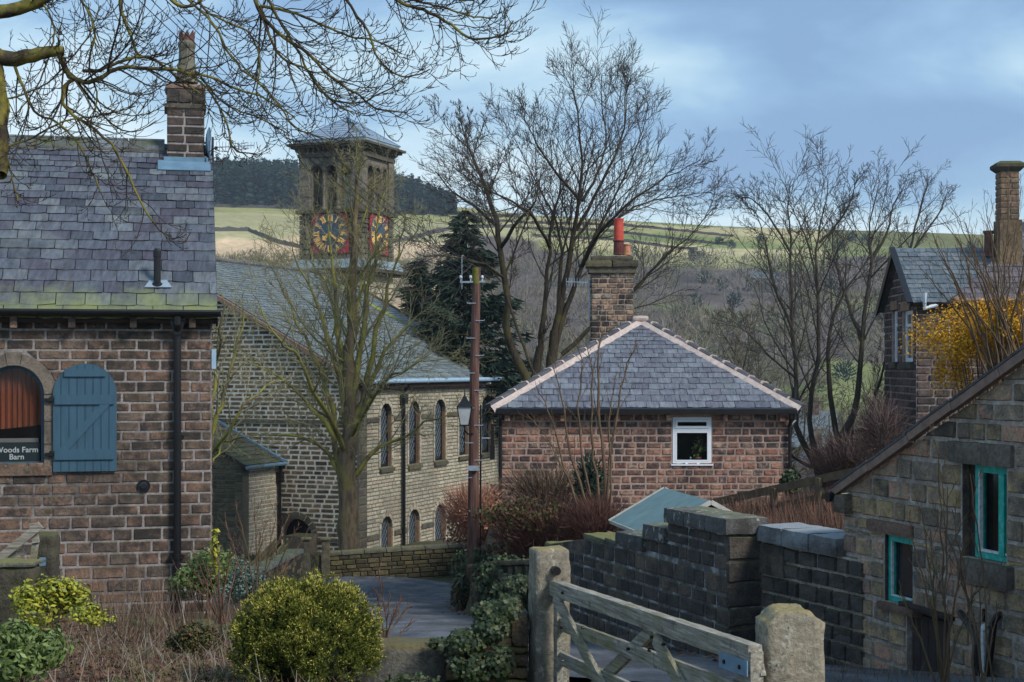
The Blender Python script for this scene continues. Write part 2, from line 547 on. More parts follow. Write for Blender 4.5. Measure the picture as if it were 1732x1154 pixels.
def bark(name, c1, c2, moss_col, moss=.5, scale=14, ms=1.6):
    m, N, L, b = new_mat(name)
    g = N.new('ShaderNodeNewGeometry'); pos = g.outputs['Position']
    mp = N.new('ShaderNodeMapping'); mp.inputs['Scale'].default_value = (1, 1, .25); L.new(pos, mp.inputs[0])
    n = noise_n(N, L, mp.outputs[0], scale, 5, .65)
    rp = ramp(N, [c1, c2], pos=[.35, .65]); L.new(n.outputs['Fac'], rp.inputs[0])
    n2 = noise_n(N, L, pos, ms, 4, .6); s = maprange(N, L, n2.outputs['Fac'], .62 - moss * .3, .80 - moss * .3, 0, .85)
    mc = mixc(N, L, s.outputs[0], rp.outputs[0], moss_col); L.new(mc.outputs[2], b.inputs['Base Color'])
    b.inputs['Roughness'].default_value = .95; b.inputs['Specular IOR Level'].default_value = .1
    bp = N.new('ShaderNodeBump'); bp.inputs['Strength'].default_value = .6; bp.inputs['Distance'].default_value = .03
    L.new(n.outputs['Fac'], bp.inputs['Height']); L.new(bp.outputs[0], b.inputs['Normal'])
    MATS[name] = m; return m

def slate(name, cols, moss_col=(.22, .24, .06), moss_z=None, bump=.25, lichen=.35):
    m, N, L, b = new_mat(name)
    g, f = rand_out(N, L); pos = g.outputs['Position']
    rp = ramp(N, cols); L.new(f.outputs[0], rp.inputs[0]); c = rp.outputs[0]
    mp = N.new('ShaderNodeMapping'); mp.inputs['Scale'].default_value = (5, 1.2, 1.2); L.new(pos, mp.inputs[0])
    n = noise_n(N, L, mp.outputs[0], 3, 5, .7); r = maprange(N, L, n.outputs['Fac'], .28, .72, .48, 1.6)
    v = N.new('ShaderNodeVectorMath'); v.operation = 'SCALE'; L.new(c, v.inputs[0]); L.new(r.outputs[0], v.inputs['Scale']); c = v.outputs[0]
    # lichen bloom
    n2 = noise_n(N, L, pos, .8, 6, .7); s = maprange(N, L, n2.outputs['Fac'], .52, .70, 0, lichen)
    c = mixc(N, L, s.outputs[0], c, (.26, .29, .27)).outputs[2]
    if moss_z:
        sx = N.new('ShaderNodeSeparateXYZ'); L.new(pos, sx.inputs[0])
        n3 = noise_n(N, L, pos, 1.3, 6, .7)
        z = maprange(N, L, sx.outputs['Z'], moss_z[0], moss_z[1], .33, -.22)
        ad = N.new('ShaderNodeMath'); ad.operation = 'ADD'; L.new(z.outputs[0], ad.inputs[0]); L.new(n3.outputs['Fac'], ad.inputs[1])
        s = maprange(N, L, ad.outputs[0], .52, .82, 0, .8)
        c = mixc(N, L, s.outputs[0], c, moss_col).outputs[2]
    L.new(c, b.inputs['Base Color']); b.inputs['Roughness'].default_value = .62; b.inputs['Specular IOR Level'].default_value = .4
    bp = N.new('ShaderNodeBump'); bp.inputs['Strength'].default_value = bump; bp.inputs['Distance'].default_value = .01
    L.new(n.outputs['Fac'], bp.inputs['Height']); L.new(bp.outputs[0], b.inputs['Normal'])
    MATS[name] = m; return m

S_BARN = masonry('barn stone', [(.045,.037,.033),(.11,.078,.060),(.19,.115,.078),(.15,.108,.08),(.06,.049,.043),(.24,.145,.10),(.095,.073,.06),(.18,.125,.092),(.13,.10,.08)], soot=.55, big=.55, bump=.7, moss=.05)
MORTAR = masonry('pale mortar', [(.22,.195,.185),(.34,.30,.285)], soot=.45, per=False, bump=.3, big=.7)
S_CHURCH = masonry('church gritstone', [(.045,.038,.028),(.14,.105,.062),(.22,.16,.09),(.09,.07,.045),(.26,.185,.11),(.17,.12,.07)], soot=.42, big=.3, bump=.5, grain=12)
S_CHURCH2 = masonry('church lit side gritstone', [(.30,.27,.19),(.42,.38,.28),(.50,.44,.33),(.36,.31,.22),(.47,.38,.27)], soot=.25, soot_col=(.07,.065,.05), big=.25, bump=.5, grain=12)  # light from the right put into the side stone's paler colour
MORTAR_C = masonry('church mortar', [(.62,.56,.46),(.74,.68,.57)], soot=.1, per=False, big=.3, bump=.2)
MORTAR_S = masonry('church side joint shade', [(.14,.13,.095),(.21,.19,.145)], soot=.2, per=False, big=.3, bump=.2)  # joint colour darkened to stand for the thin shadows along the courses
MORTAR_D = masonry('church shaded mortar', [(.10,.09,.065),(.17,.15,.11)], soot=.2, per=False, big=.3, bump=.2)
S_TOWER = masonry('tower stone', [(.12,.105,.08),(.165,.145,.11),(.21,.18,.135),(.10,.09,.07)], soot=.4, big=.6, bump=.3, grain=10, moss=.15, moss_col=(.10,.11,.05))
S_DRESSED = masonry('dressed sandstone', [(.12,.10,.08),(.17,.14,.11),(.20,.165,.13)], soot=.4, big=.9, bump=.35, moss=.15)
S_BAND = masonry('weathered band stone', [(.08,.07,.05),(.13,.11,.08),(.10,.09,.07)], soot=.4, big=.8, bump=.3, moss=.25)
S_REVEAL = masonry('warm reveal stone', [(.26,.16,.10),(.32,.20,.13)], soot=.2, per=False, big=.9)
S_COTT = masonry('cottage stone', [(.30,.13,.088),(.06,.045,.042),(.36,.18,.125),(.38,.22,.155),(.12,.068,.055),(.33,.15,.10),(.40,.26,.19),(.07,.055,.055),(.22,.125,.09)], soot=.6, soot_col=(.03,.027,.03), big=.8, bump=.6, grain=20)
MORTAR_K = masonry('cottage mortar', [(.34,.245,.20),(.46,.34,.28)], soot=.2, per=False, big=.7, bump=.3)
S_DARK = masonry('blackened wall stone', [(.040,.038,.036),(.065,.058,.05),(.11,.088,.068),(.055,.05,.046),(.16,.12,.085),(.05,.047,.045)], soot=.35, soot_col=(.02,.02,.02), big=1.2, bump=.9, grain=45, moss=.12, moss_col=(.13,.13,.06))
MORTAR_B = masonry('dark wall mortar', [(.05,.046,.042),(.08,.072,.065),(.14,.13,.12),(.55,.54,.53),(.7,.69,.68)], soot=.3, per=False, big=1.5, bump=.5)
S_OUT = masonry('outhouse stone', [(.15,.12,.09),(.32,.23,.135),(.46,.32,.16),(.22,.175,.135),(.39,.29,.20),(.48,.26,.165),(.21,.185,.155)], soot=.38, soot_col=(.04,.037,.033), big=1.3, bump=.9, grain=45, moss=.08, moss_col=(.15,.13,.05))
MORTAR_O = masonry('outhouse mortar', [(.27,.22,.18),(.36,.30,.25),(.62,.60,.58)], soot=.3, per=False, big=1.7, bump=.5)
S_DRY = masonry('mossy dry stone', [(.06,.052,.04),(.10,.085,.055),(.15,.125,.075),(.08,.07,.05)], soot=.4, big=.9, bump=.8, moss=.45, moss_col=(.11,.12,.035))
DARKJOINT = masonry('dark joint', [(.02,.018,.014),(.035,.03,.022)], soot=.1, per=False, bump=.3)
S_POST = masonry('gatepost gritstone', [(.36,.30,.21),(.27,.235,.175),(.20,.18,.15)], soot=.3, soot_col=(.08,.075,.065), per=False, big=2.2, bump=.6, grain=34, moss=.14, lichen=17, moss_col=(.36,.28,.11))
S_COPE = masonry('coping gritstone', [(.09,.088,.085),(.13,.125,.12),(.075,.075,.072)], lichen=13, soot=.45, per=True, big=1.8, bump=.6, grain=50, moss=.12, moss_col=(.2,.2,.12))
S_TERR = masonry('terrace stone', [(.05,.042,.042),(.10,.075,.068),(.15,.10,.085),(.07,.055,.052),(.17,.11,.09)], soot=.4, big=.6, bump=.5, grain=14)
MORTAR_T = masonry('terrace mortar', [(.28,.22,.19),(.38,.30,.26)], soot=.3, per=False, big=.7)
FARSTONE = masonry('far wall stone', [(.07,.065,.055),(.11,.10,.085)], soot=.3, per=False, big=.2, grain=2, bump=.1)
SL_BARN = slate('barn slate', [(.036,.042,.055),(.058,.066,.086),(.085,.096,.118),(.052,.048,.066),(.072,.08,.10),(.115,.13,.142),(.062,.060,.08)], moss_z=(.8, 1.75), moss_col=(.20,.225,.07), bump=.5)
SL_COTT = slate('cottage slate', [(.085,.092,.115),(.12,.128,.15),(.155,.168,.19),(.10,.10,.125),(.13,.14,.16)], lichen=.25)
SL_CHURCH = slate('church slate', [(.10,.12,.125),(.13,.155,.155),(.165,.19,.18),(.115,.135,.135)], lichen=.3)
SL_TERR = slate('terrace slate', [(.075,.095,.11),(.095,.115,.13),(.12,.14,.15)], lichen=.2)
SL_TERR2 = slate('purple terrace slate', [(.085,.075,.085),(.11,.095,.105),(.135,.115,.125)], lichen=.1)
SL_MOSS = slate('mossy porch slate', [(.05,.05,.045),(.08,.08,.07),(.06,.065,.055)], moss_z=(-6, 3), moss_col=(.10,.11,.04))
IRON = plain('black painted iron', (.008,.008,.009), rough=.35, var=.3, spec=.4)
LEAD = plain('blue grey lead', (.12,.21,.29), rough=.5, var=.2, scale=5)
GUTTER_B = plain('pale blue gutter paint', (.30,.42,.52), rough=.45, var=.15, scale=5)
SHUTTER = plain('slate blue shutter paint', (.042,.095,.138), rough=.5, var=.12, scale=14, stretch=(1,1,.15), bump=.08)
FRAME_B = plain('blue window paint', (.05,.095,.14), rough=.5, var=.15)
WHITE = plain('white window frame', (.72,.76,.80), rough=.35, var=.04)
TEAL = plain('turquoise window paint', (.015,.36,.29), rough=.5, var=.22, scale=20, col2=(.12,.50,.42))
WHITEP = plain('flaked white paint', (.55,.58,.56), rough=.7, var=.3, scale=30)
def timber():
    m, N, L, b = new_mat('weathered gate timber'); tc = N.new('ShaderNodeTexCoord'); g = N.new('ShaderNodeNewGeometry')
    mp = N.new('ShaderNodeMapping'); mp.inputs['Scale'].default_value = (1.2, 16, 22); L.new(tc.outputs['Object'], mp.inputs[0])
    n1 = noise_n(N, L, mp.outputs[0], 3.0, 5, .7); n2 = noise_n(N, L, g.outputs['Position'], 3.2, 5, .7); n3 = noise_n(N, L, g.outputs['Position'], 11, 4, .7)
    rp = ramp(N, [(.13,.11,.085),(.29,.265,.215),(.46,.43,.36)], pos=[.34,.52,.68]); L.new(n1.outputs['Fac'], rp.inputs[0])
    s = maprange(N, L, n2.outputs['Fac'], .48, .62, 0, .6); c = mixc(N, L, s.outputs[0], rp.outputs[0], (.19,.175,.075)).outputs[2]
    s = maprange(N, L, n3.outputs['Fac'], .58, .70, 0, .6); c = mixc(N, L, s.outputs[0], c, (.075,.06,.045)).outputs[2]
    L.new(c, b.inputs['Base Color']); b.inputs['Roughness'].default_value = .9
    bp = N.new('ShaderNodeBump'); bp.inputs['Strength'].default_value = .5; bp.inputs['Distance'].default_value = .006; L.new(n1.outputs['Fac'], bp.inputs['Height']); L.new(bp.outputs[0], b.inputs['Normal'])
    return m
WOOD_GREY = timber()
WOOD_FENCE = plain('mossy fence timber', (.12,.085,.05), rough=.9, var=.4, scale=7, bump=.4)
WOOD_BROWN = plain('brown verge timber', (.23,.15,.115), rough=.8, var=.3, scale=12, bump=.3)
WOOD_DARK = plain('dark timber', (.035,.025,.02), rough=.8, var=.3)
POLEW = plain('creosoted pole timber', (.11,.055,.042), rough=.75, var=.45, scale=6, stretch=(4,4,.35), bump=.5, col2=(.19,.11,.09))
METAL = plain('galvanised metal', (.30,.36,.42), rough=.45, var=.2, metal=.3)
BLUEPL = plain('blue hinge plate', (.15,.24,.32), rough=.5, var=.2, scale=16)
POT_BUFF = plain('buff clay pot', (.13,.12,.085), rough=.8, var=.4, scale=6)
POT_CROWN = plain('brown clay crown', (.13,.065,.05), rough=.8, var=.4, scale=6)
POT_RED = plain('red clay pot', (.50,.07,.045), rough=.65, var=.22, scale=5)
POT_BASE = plain('sooted red pot', (.11,.03,.025), rough=.7, var=.4, scale=9)
POT_OR = plain('orange clay pot', (.45,.20,.11), rough=.7, var=.25)
HIPM = plain('pink hip mortar', (.50,.40,.35), rough=.9, var=.22, scale=9, bump=.3)
FELT = plain('green grey roofing felt', (.15,.235,.24), rough=.85, var=.16, scale=3, bump=.2)
FELTE = plain('pale roof edging', (.45,.43,.38), rough=.8, var=.2)
CLOCKRED = plain('red clock boards', (.33,.04,.05), rough=.6, var=.2)
CLOCKDIAL = plain('dark blue clock dial', (.06,.085,.115), rough=.5, var=.25, scale=3)
GOLD = plain('gilded numerals', (.85,.47,.13), rough=.4, var=.15)
GLASS_D = glassmat('dark leaded glass', (.018,.024,.032), rough=.3)
GLASS_C = glassmat('cottage window glass', (.01,.012,.011), alpha=.15)
GLASS_B = glassmat('barn window glass', (.012,.012,.014), alpha=.28)
GLASS_O = glassmat('outhouse dark glass', (.014,.016,.02), rough=.1)
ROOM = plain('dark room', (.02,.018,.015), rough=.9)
REFLECTION = plain('orange curtain', (.46,.15,.07), rough=.9, var=.45, scale=3, stretch=(3,3,.4))  # orange of the window reflection put into a sheet's colour
SIGN = plain('dark green sign board', (.012,.020,.022), rough=.5, var=.1)
LETTER = plain('pale sign lettering', (.42,.45,.45), rough=.6, var=.05)
PAPER = plain('white window card', (.45,.45,.42), rough=.8, var=.1)
ORCH = plain('ochre room panel', (.16,.13,.03), rough=.9)
BARK_OAK = bark('mossy limb bark', (.035,.028,.020), (.085,.068,.045), (.24,.21,.045), moss=.62, ms=7)
BARK_TRUNK = bark('sycamore trunk bark', (.075,.058,.038), (.19,.145,.09), (.20,.18,.05), moss=.35, scale=9, ms=1.1)
BARK_TW = bark('dark twig bark', (.030,.026,.022), (.085,.066,.050), (.12,.11,.04), moss=.25)
BARK_SYC = bark('green sycamore bark', (.07,.058,.036), (.17,.14,.085), (.27,.255,.05), moss=.8)
BARK_SYT = bark('sycamore twig bark', (.18,.16,.09), (.31,.28,.16), (.10,.10,.03), moss=.3)
BARK_ASH = bark('ash bark', (.032,.026,.020), (.080,.062,.042), (.10,.09,.03), moss=.35)
BARK_ASHT = bark('ash twig bark', (.05,.043,.040), (.10,.085,.074), (.08,.07,.04), moss=.05)
BARK_RT = bark('grey valley tree bark', (.045,.038,.032), (.10,.085,.066), (.08,.08,.035), moss=.3)
BARK_RTT = bark('valley tree twig bark', (.06,.053,.048), (.11,.095,.085), (.08,.07,.04), moss=.05)
STEM_BR = bark('brown sapling stem', (.09,.06,.04), (.17,.12,.075), (.12,.12,.04), moss=.2)
STEM_RED = leafmat('red brown stems', [(.075,.035,.028),(.14,.065,.048),(.19,.10,.07),(.10,.065,.045),(.17,.13,.09)], rough=.8, spec=.1)
STEM_STRAW = leafmat('straw and dead stems', [(.06,.035,.025),(.11,.065,.045),(.20,.145,.095),(.08,.042,.03),(.27,.22,.155)], rough=.9, spec=.1)
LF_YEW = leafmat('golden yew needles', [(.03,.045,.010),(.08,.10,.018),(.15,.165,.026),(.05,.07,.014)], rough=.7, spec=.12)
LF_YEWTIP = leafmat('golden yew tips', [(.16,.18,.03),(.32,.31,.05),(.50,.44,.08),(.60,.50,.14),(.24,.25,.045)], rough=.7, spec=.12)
LF_YELLOW = leafmat('yellow green leaves', [(.08,.12,.02),(.24,.26,.03),(.44,.40,.035),(.16,.19,.025)], rough=.5)
LF_GREEN = leafmat('mid green leaves', [(.05,.08,.025),(.11,.16,.04),(.20,.26,.08),(.08,.12,.035)], rough=.5)
LF_IVY = leafmat('ivy leaves', [(.012,.022,.010),(.028,.048,.018),(.07,.09,.03),(.018,.034,.014)], rough=.5, spec=.3)
LF_FORS = leafmat('forsythia flowers', [(.45,.20,.008),(.70,.34,.012),(.80,.46,.02),(.30,.17,.02)], rough=.6)
LF_HEDGE = leafmat('hedge leaves', [(.03,.04,.012),(.09,.10,.025),(.11,.055,.03),(.06,.07,.02)], rough=.6)
LF_BEECH = leafmat('russet beech leaves', [(.24,.10,.06),(.38,.19,.12),(.46,.26,.18),(.20,.08,.05)], rough=.7)
LF_BROWN = leafmat('fallen leaves', [(.07,.035,.02),(.14,.07,.04),(.20,.11,.06),(.05,.03,.02)], rough=.8)
LF_SPRUCE = leafmat('spruce needles', [(.008,.018,.012),(.016,.032,.020),(.028,.048,.028),(.012,.026,.018)], rough=.7)
LF_FARCON = leafmat('far conifer needles', [(.012,.030,.022),(.022,.048,.032),(.032,.062,.038)], rough=.8)
LF_BAREWOOD = leafmat('far bare twigs', [(.14,.11,.085),(.20,.165,.115),(.25,.21,.145),(.15,.12,.10),(.19,.185,.10)], rough=.9, spec=.05)
LF_BAREGREEN = leafmat('valley scrub twigs', [(.10,.10,.05),(.16,.155,.075),(.21,.195,.10),(.12,.11,.065)], rough=.9, spec=.05)
LF_GLAUC = leafmat('blue green leaves', [(.05,.09,.07),(.10,.16,.13),(.17,.24,.20)], rough=.5)
LF_REDT = leafmat('dark red twigs', [(.055,.026,.024),(.11,.048,.042),(.16,.08,.06),(.08,.045,.035)], rough=.9, spec=.1)
S_LICH = masonry('blue grey lichened stone', [(.10,.125,.125),(.15,.18,.175),(.12,.13,.12)], soot=.4, big=1.2, bump=.5, moss=.25)
LF_PURP = leafmat('purple brown scrub twigs', [(.085,.055,.052),(.13,.085,.078),(.18,.125,.11),(.11,.08,.075)], rough=.9, spec=.05)
LF_BAREPALE = leafmat('pale far twigs', [(.19,.17,.15),(.25,.22,.19),(.22,.20,.16)], rough=.9, spec=.05)
# ---------------------------------------------------------------- terrain
def interp(x, pts):
    if x <= pts[0][0]: return pts[0][1]
    for (a, b), (c, d) in zip(pts, pts[1:]):
        if x <= c: return b + (d - b) * (x - a) / (c - a)
    return pts[-1][1]
F_L = [(-15,-1.0),(0,-1.5),(5,-1.75),(8,-1.95),(10,-2.12),(12,-2.42),(17,-3.05),(24,-3.98),(32,-5.12),(42,-6.3),(50,-6.98),(56,-7.2),(66,-7.45),(80,-9.5),(110,-14),(160,-20),(215,-22)]
F_R = [(-15,-1.4),(0,-2.1),(7,-2.40),(12,-2.47),(13.5,-2.55),(17,-3.0),(20,-3.05),(26,-3.15),(36,-3.75),(48,-3.6),(58,-5.0),(66,-7.0),(80,-9.5),(110,-14),(160,-20),(215,-22)]
LANE = [(4.2,8.4,2.6),(2.2,10.6,2.7),(.6,12.9,2.7),(-.42,16.2,2.6),(-1.15,20.5,2.6),(-1.95,26,2.7),(-2.5,32,2.9),(-2.75,39,3.5),(-3.0,44,4.2),(-4.8,48.6,4.6),(-11,49.8,3.6),(-20,50,3)]
def lane_right(Y):
    return interp(Y, [(9,3.6),(12.9,2.0),(16.2,.85),(20.5,.15),(26,-.6),(32,-1.06),(39,-1.3),(46,-1.2),(52,-.9),(60,4),(70,20)])
def sstep(x): x = max(0., min(1., x)); return x*x*(3-2*x)
CREST = [(-.4,345),(-.2,331),(-.04,346),(.013,362),(.14,381),(.24,389),(.34,398),(.6,402)]
FARP = [(215,1.0),(300,.66),(380,.47),(480,.28),(600,.10),(700,0.0)]
def crestz(u, Y=700): return (HY - interp(u, CREST)) / FPX * 700
def ground(x, Y):
    if Y <= 215:
        a = interp(Y, F_L); b = interp(Y, F_R)
        t = sstep((x - lane_right(Y) - .05) / .45)
        z = a + (b - a) * t
        # bank to the right behind the outhouse
        if Y > 15: z += sstep((x - 2.2) / 2.5) * .45 * sstep((Y - 15) / 6) * sstep((40 - Y) / 12)
        if Y < 34: z += .12 * sstep((lane_right(Y) - 3.7 - x) / 1.0)
        # low garden in front at the left
        if Y > 66: z += mnoise.noise(Vector((x * .02, Y * .02, 0))) * 2.0 * min(1, (Y - 66) / 40)
        return z
    u = max(-.45, min(.6, x / Y))
    cp = interp(u, CREST); z215 = -22.0; p215 = HY - z215 * FPX / 215
    if Y <= 700:
        g = interp(Y, FARP); py = cp + (p215 - cp) * g; z = (HY - py) / FPX * Y
        w = sstep((Y - 215) / 60) * (1 if Y < 600 else (700 - Y) / 100)
        z += mnoise.noise(Vector((x * .012, Y * .012, 5))) * 5.0 * w
        if Y < 275: z += mnoise.noise(Vector((x * .02, Y * .02, 0))) * 2.0 * (1 - sstep((Y - 215) / 60))
        return z
    return (HY - cp) / FPX * 700 - (Y - 700) * .06

GROUNDM, N, L, b = new_mat('garden earth and grass')
g = N.new('ShaderNodeNewGeometry'); pos = g.outputs['Position']
n1 = noise_n(N, L, pos, 1.1, 5, .65); n2 = noise_n(N, L, pos, 22, 4, .7)
c = ramp(N, [(.030,.020,.014),(.070,.046,.028),(.055,.060,.022),(.080,.095,.028)], pos=[.3,.47,.56,.72]); L.new(n1.outputs['Fac'], c.inputs[0])
r2 = maprange(N, L, n2.outputs['Fac'], .25, .75, .5, 1.5)
v = N.new('ShaderNodeVectorMath'); v.operation = 'SCALE'; L.new(c.outputs[0], v.inputs[0]); L.new(r2.outputs[0], v.inputs['Scale'])
L.new(v.outputs[0], b.inputs['Base Color']); b.inputs['Roughness'].default_value = 1
bp = N.new('ShaderNodeBump'); bp.inputs['Strength'].default_value = .8; L.new(n2.outputs['Fac'], bp.inputs['Height']); L.new(bp.outputs[0], b.inputs['Normal'])

HILLM, N, L, b = new_mat('hill pasture')
g = N.new('ShaderNodeNewGeometry'); pos = g.outputs['Position']
at = N.new('ShaderNodeAttribute'); at.attribute_name = 'field'
n1 = noise_n(N, L, pos, .03, 6, .65); n2 = noise_n(N, L, pos, .35, 5, .7)
r1 = maprange(N, L, n1.outputs['Fac'], .3, .7, .72, 1.25); r2 = maprange(N, L, n2.outputs['Fac'], .3, .7, .8, 1.2)
mm = N.new('ShaderNodeMath'); mm.operation = 'MULTIPLY'; L.new(r1.outputs[0], mm.inputs[0]); L.new(r2.outputs[0], mm.inputs[1])
v = N.new('ShaderNodeVectorMath'); v.operation = 'SCALE'; L.new(at.outputs['Color'], v.inputs[0]); L.new(mm.outputs[0], v.inputs['Scale'])
L.new(v.outputs[0], b.inputs['Base Color']); b.inputs['Roughness'].default_value = 1; b.inputs['Specular IOR Level'].default_value = 0

def terrain():
    Ys = [-15,-10,-6,-3,0,1.5,3,4.5] + [5 + .5*i for i in range(60)] + [35 + 1.2*i for i in range(26)] + [67 + 4*i for i in range(38)]
    us = np.linspace(-1.1, 1.1, 221)
    V = []; 
    for Y in Ys:
        for u in us:
            x = u * (Y + 17)
            z = ground(x, Y)
            if Y < 60: z += mnoise.noise(Vector((x * .9, Y * .9, 3))) * .05 * (0 if lane_right(Y) - 3.6 < x < lane_right(Y) + .1 else 1)
            V.append((x, Y, z))
    nu = len(us); nY = len(Ys)
    F = [(j*nu+i, j*nu+i+1, (j+1)*nu+i+1, (j+1)*nu+i) for j in range(nY-1) for i in range(nu-1)]
    o = link('ground', np_mesh('ground', V, F, GROUNDM, smooth=True)); o['kind'] = 'structure'
    Ymax = Ys[-1]
    # far part
    Ys2 = [Ymax - .01 + 6*i for i in range(80)]; Ys2 = [y for y in Ys2 if y < 704] + [704, 720, 760, 850, 1000, 1400, 2200]
    us2 = np.linspace(-1.4, 1.4, 421); V = []; C = []
    for Y in Ys2:
        for u in us2:
            x = u * Y; z = ground(x, Y) - (0.05 if Y < Ymax + 1 else 0); V.append((x, Y, z))
            uu = u; px = CX + FPX * u; py = HY - z * FPX / Y
            # fields by place on the hill
            nn = mnoise.noise(Vector((x * .02, Y * .02, 9)))
            green = (.30,.29,.12); pale = (.44,.38,.20); straw = (.56,.41,.25); wood = (.11,.09,.08); low = (.12,.135,.06)
            if uu < .02:
                if Y > 640: c = pale if nn > .1 else green
                elif Y > 585 + 30*nn: c = (.36,.33,.17)
                elif Y > 380: c = straw
                else: c = low
                if uu > -.035 and Y < 600: c = wood
            elif uu < .20:
                band = int((Y + 25*nn) / 24) % 3
                if Y > 590 - (uu-.02)*150: c = [green, pale, (.18,.21,.075)][band]
                else: c = (.12,.10,.09) if nn > -.2 else low
            else:
                if Y > 640: c = (.15,.15,.06)
                else: c = wood if nn > -.15 else (.20,.215,.085)
            if Y < 330 and nn > .0: c = low
            C.append((*c, 1))
    nu = len(us2); nY = len(Ys2)
    F = [(j*nu+i, j*nu+i+1, (j+1)*nu+i+1, (j+1)*nu+i) for j in range(nY-1) for i in range(nu-1)]
    m = np_mesh('hillside', V, F, HILLM, smooth=True)
    a = m.color_attributes.new('field', 'FLOAT_COLOR', 'POINT'); a.data.foreach_set('color', np.array(C, dtype=np.float32).ravel())
    o = link('hillside', m); o['kind'] = 'structure'
terrain()

# lane
ASPH, N, L, b = new_mat('worn asphalt')
g = N.new('ShaderNodeNewGeometry'); pos = g.outputs['Position']
mp = N.new('ShaderNodeMapping'); mp.inputs['Scale'].default_value = (1.5, .55, 1); L.new(pos, mp.inputs[0])
n1 = noise_n(N, L, mp.outputs[0], 1.3, 5, .65); n2 = noise_n(N, L, pos, 60, 3, .7)
c = ramp(N, [(.055,.058,.065),(.085,.09,.10),(.135,.14,.152)], pos=[.38,.5,.62]); L.new(n1.outputs['Fac'], c.inputs[0])
r2 = maprange(N, L, n2.outputs['Fac'], .3, .7, .6, 1.5)
v0 = N.new('ShaderNodeVectorMath'); v0.operation = 'SCALE'; L.new(c.outputs[0], v0.inputs[0]); L.new(r2.outputs[0], v0.inputs['Scale'])
vo = N.new('ShaderNodeTexVoronoi'); vo.feature = 'DISTANCE_TO_EDGE'; vo.inputs['Scale'].default_value = .8; wv = noise_n(N, L, pos, 2.2, 4, .7); ad = N.new('ShaderNodeVectorMath'); ad.operation = 'ADD'; L.new(pos, ad.inputs[0]); L.new(wv.outputs['Color'], ad.inputs[1]); L.new(ad.outputs[0], vo.inputs['Vector'])
ck = maprange(N, L, vo.outputs['Distance'], .0, .02, .45, 1.0); v = N.new('ShaderNodeVectorMath'); v.operation = 'SCALE'; L.new(v0.outputs[0], v.inputs[0]); L.new(ck.outputs[0], v.inputs['Scale'])
n3 = noise_n(N, L, pos, .9, 5, .7); s3 = maprange(N, L, n3.outputs['Fac'], .50, .66, 0, .75)
mc = mixc(N, L, s3.outputs[0], v.outputs[0], (.07,.05,.035)); L.new(mc.outputs[2], b.inputs['Base Color'])
b.inputs['Roughness'].default_value = .8; b.inputs['Specular IOR Level'].default_value = .3
bp = N.new('ShaderNodeBump'); bp.inputs['Strength'].default_value = .35; bp.inputs['Distance'].default_value = .01; L.new(n2.outputs['Fac'], bp.inputs['Height']); L.new(bp.outputs[0], b.inputs['Normal'])

def lane():
    pts = []
    for (a, b) in zip(LANE, LANE[1:]):
        n = 24
        for i in range(n): t = i / n; pts.append(tuple(a[k] + (b[k] - a[k]) * t for k in range(3)))
    for _ in range(6):  # smooth corners
        pts = [pts[0]] + [tuple((pts[i-1][k] + 2*pts[i][k] + pts[i+1][k]) / 4 for k in range(3)) for i in range(1, len(pts)-1)] + [pts[-1]]
    V = []; F = []; nc = 9
    for i, p in enumerate(pts):
        q = pts[min(i+1, len(pts)-1)]; r = pts[max(i-1, 0)]
        d = Vector((q[0]-r[0], q[1]-r[1], 0)).normalized(); nrm = Vector((d.y, -d.x, 0))
        for j in range(nc):
            s = (j / (nc-1) - .5) * p[2] + (mnoise.noise(Vector((p[0], p[1], j))) * .12 if j in (0, nc-1) else 0)
            x = p[0] + nrm.x * s; y = p[1] + nrm.y * s
            z = interp(y, F_L) + .075 - abs(j/(nc-1)-.5)**2 * .06
            if y > 46: z += .02
            V.append((x, y, z))
    F = [(i*nc+j, i*nc+j+1, (i+1)*nc+j+1, (i+1)*nc+j) for i in range(len(pts)-1) for j in range(nc-1)]
    o = link('lane', np_mesh('lane', V, F, ASPH, smooth=True)); o['kind'] = 'structure'
lane()

# ---------------------------------------------------------------- leaf / twig clouds
def slivers(centers, dirs, length, width, nrm_rand=1.0, seed=0):
    """thin 2-tri quads at centers pointing along dirs. arrays (n,3), length/width arrays or scalars"""
    g = np.random.default_rng(seed); n = len(centers)
    d = dirs / (np.linalg.norm(dirs, axis=1, keepdims=True) + 1e-9)
    r = g.normal(size=(n, 3)); s = np.cross(d, r); s /= (np.linalg.norm(s, axis=1, keepdims=True) + 1e-9)
    L_ = np.broadcast_to(length, (n,))[:, None]; W_ = np.broadcast_to(width, (n,))[:, None]
    a = centers - s * W_ * .5; b = centers + s * W_ * .5
    c = centers + d * L_ + s * W_ * .12; e = centers + d * L_ - s * W_ * .12
    V = np.stack([a, b, c, e], 1).reshape(-1, 3)
    F = np.arange(4 * n).reshape(-1, 4)
    return V, F
def leaves(centers, normals, size, aspect=1.6, seed=0, fold=.25):
    """pointed leaves: 2 triangles-ish quad (diamond) slightly folded"""
    g = np.random.default_rng(seed); n = len(centers)
    nn = normals / (np.linalg.norm(normals, axis=1, keepdims=True) + 1e-9)
    r = g.normal(size=(n, 3)); d = np.cross(nn, r); d /= (np.linalg.norm(d, axis=1, keepdims=True) + 1e-9)
    s = np.cross(nn, d); S = np.broadcast_to(size, (n,))[:, None]
    a = centers - d * S * .5 * aspect; b = centers + s * S * .5 + nn * S * fold * .5 - d*S*.1
    c = centers + d * S * .5 * aspect; e = centers - s * S * .5 + nn * S * fold * .5 - d*S*.1
    V = np.stack([a, b, c, e], 1).reshape(-1, 3); F = np.arange(4 * n).reshape(-1, 4)
    return V, F
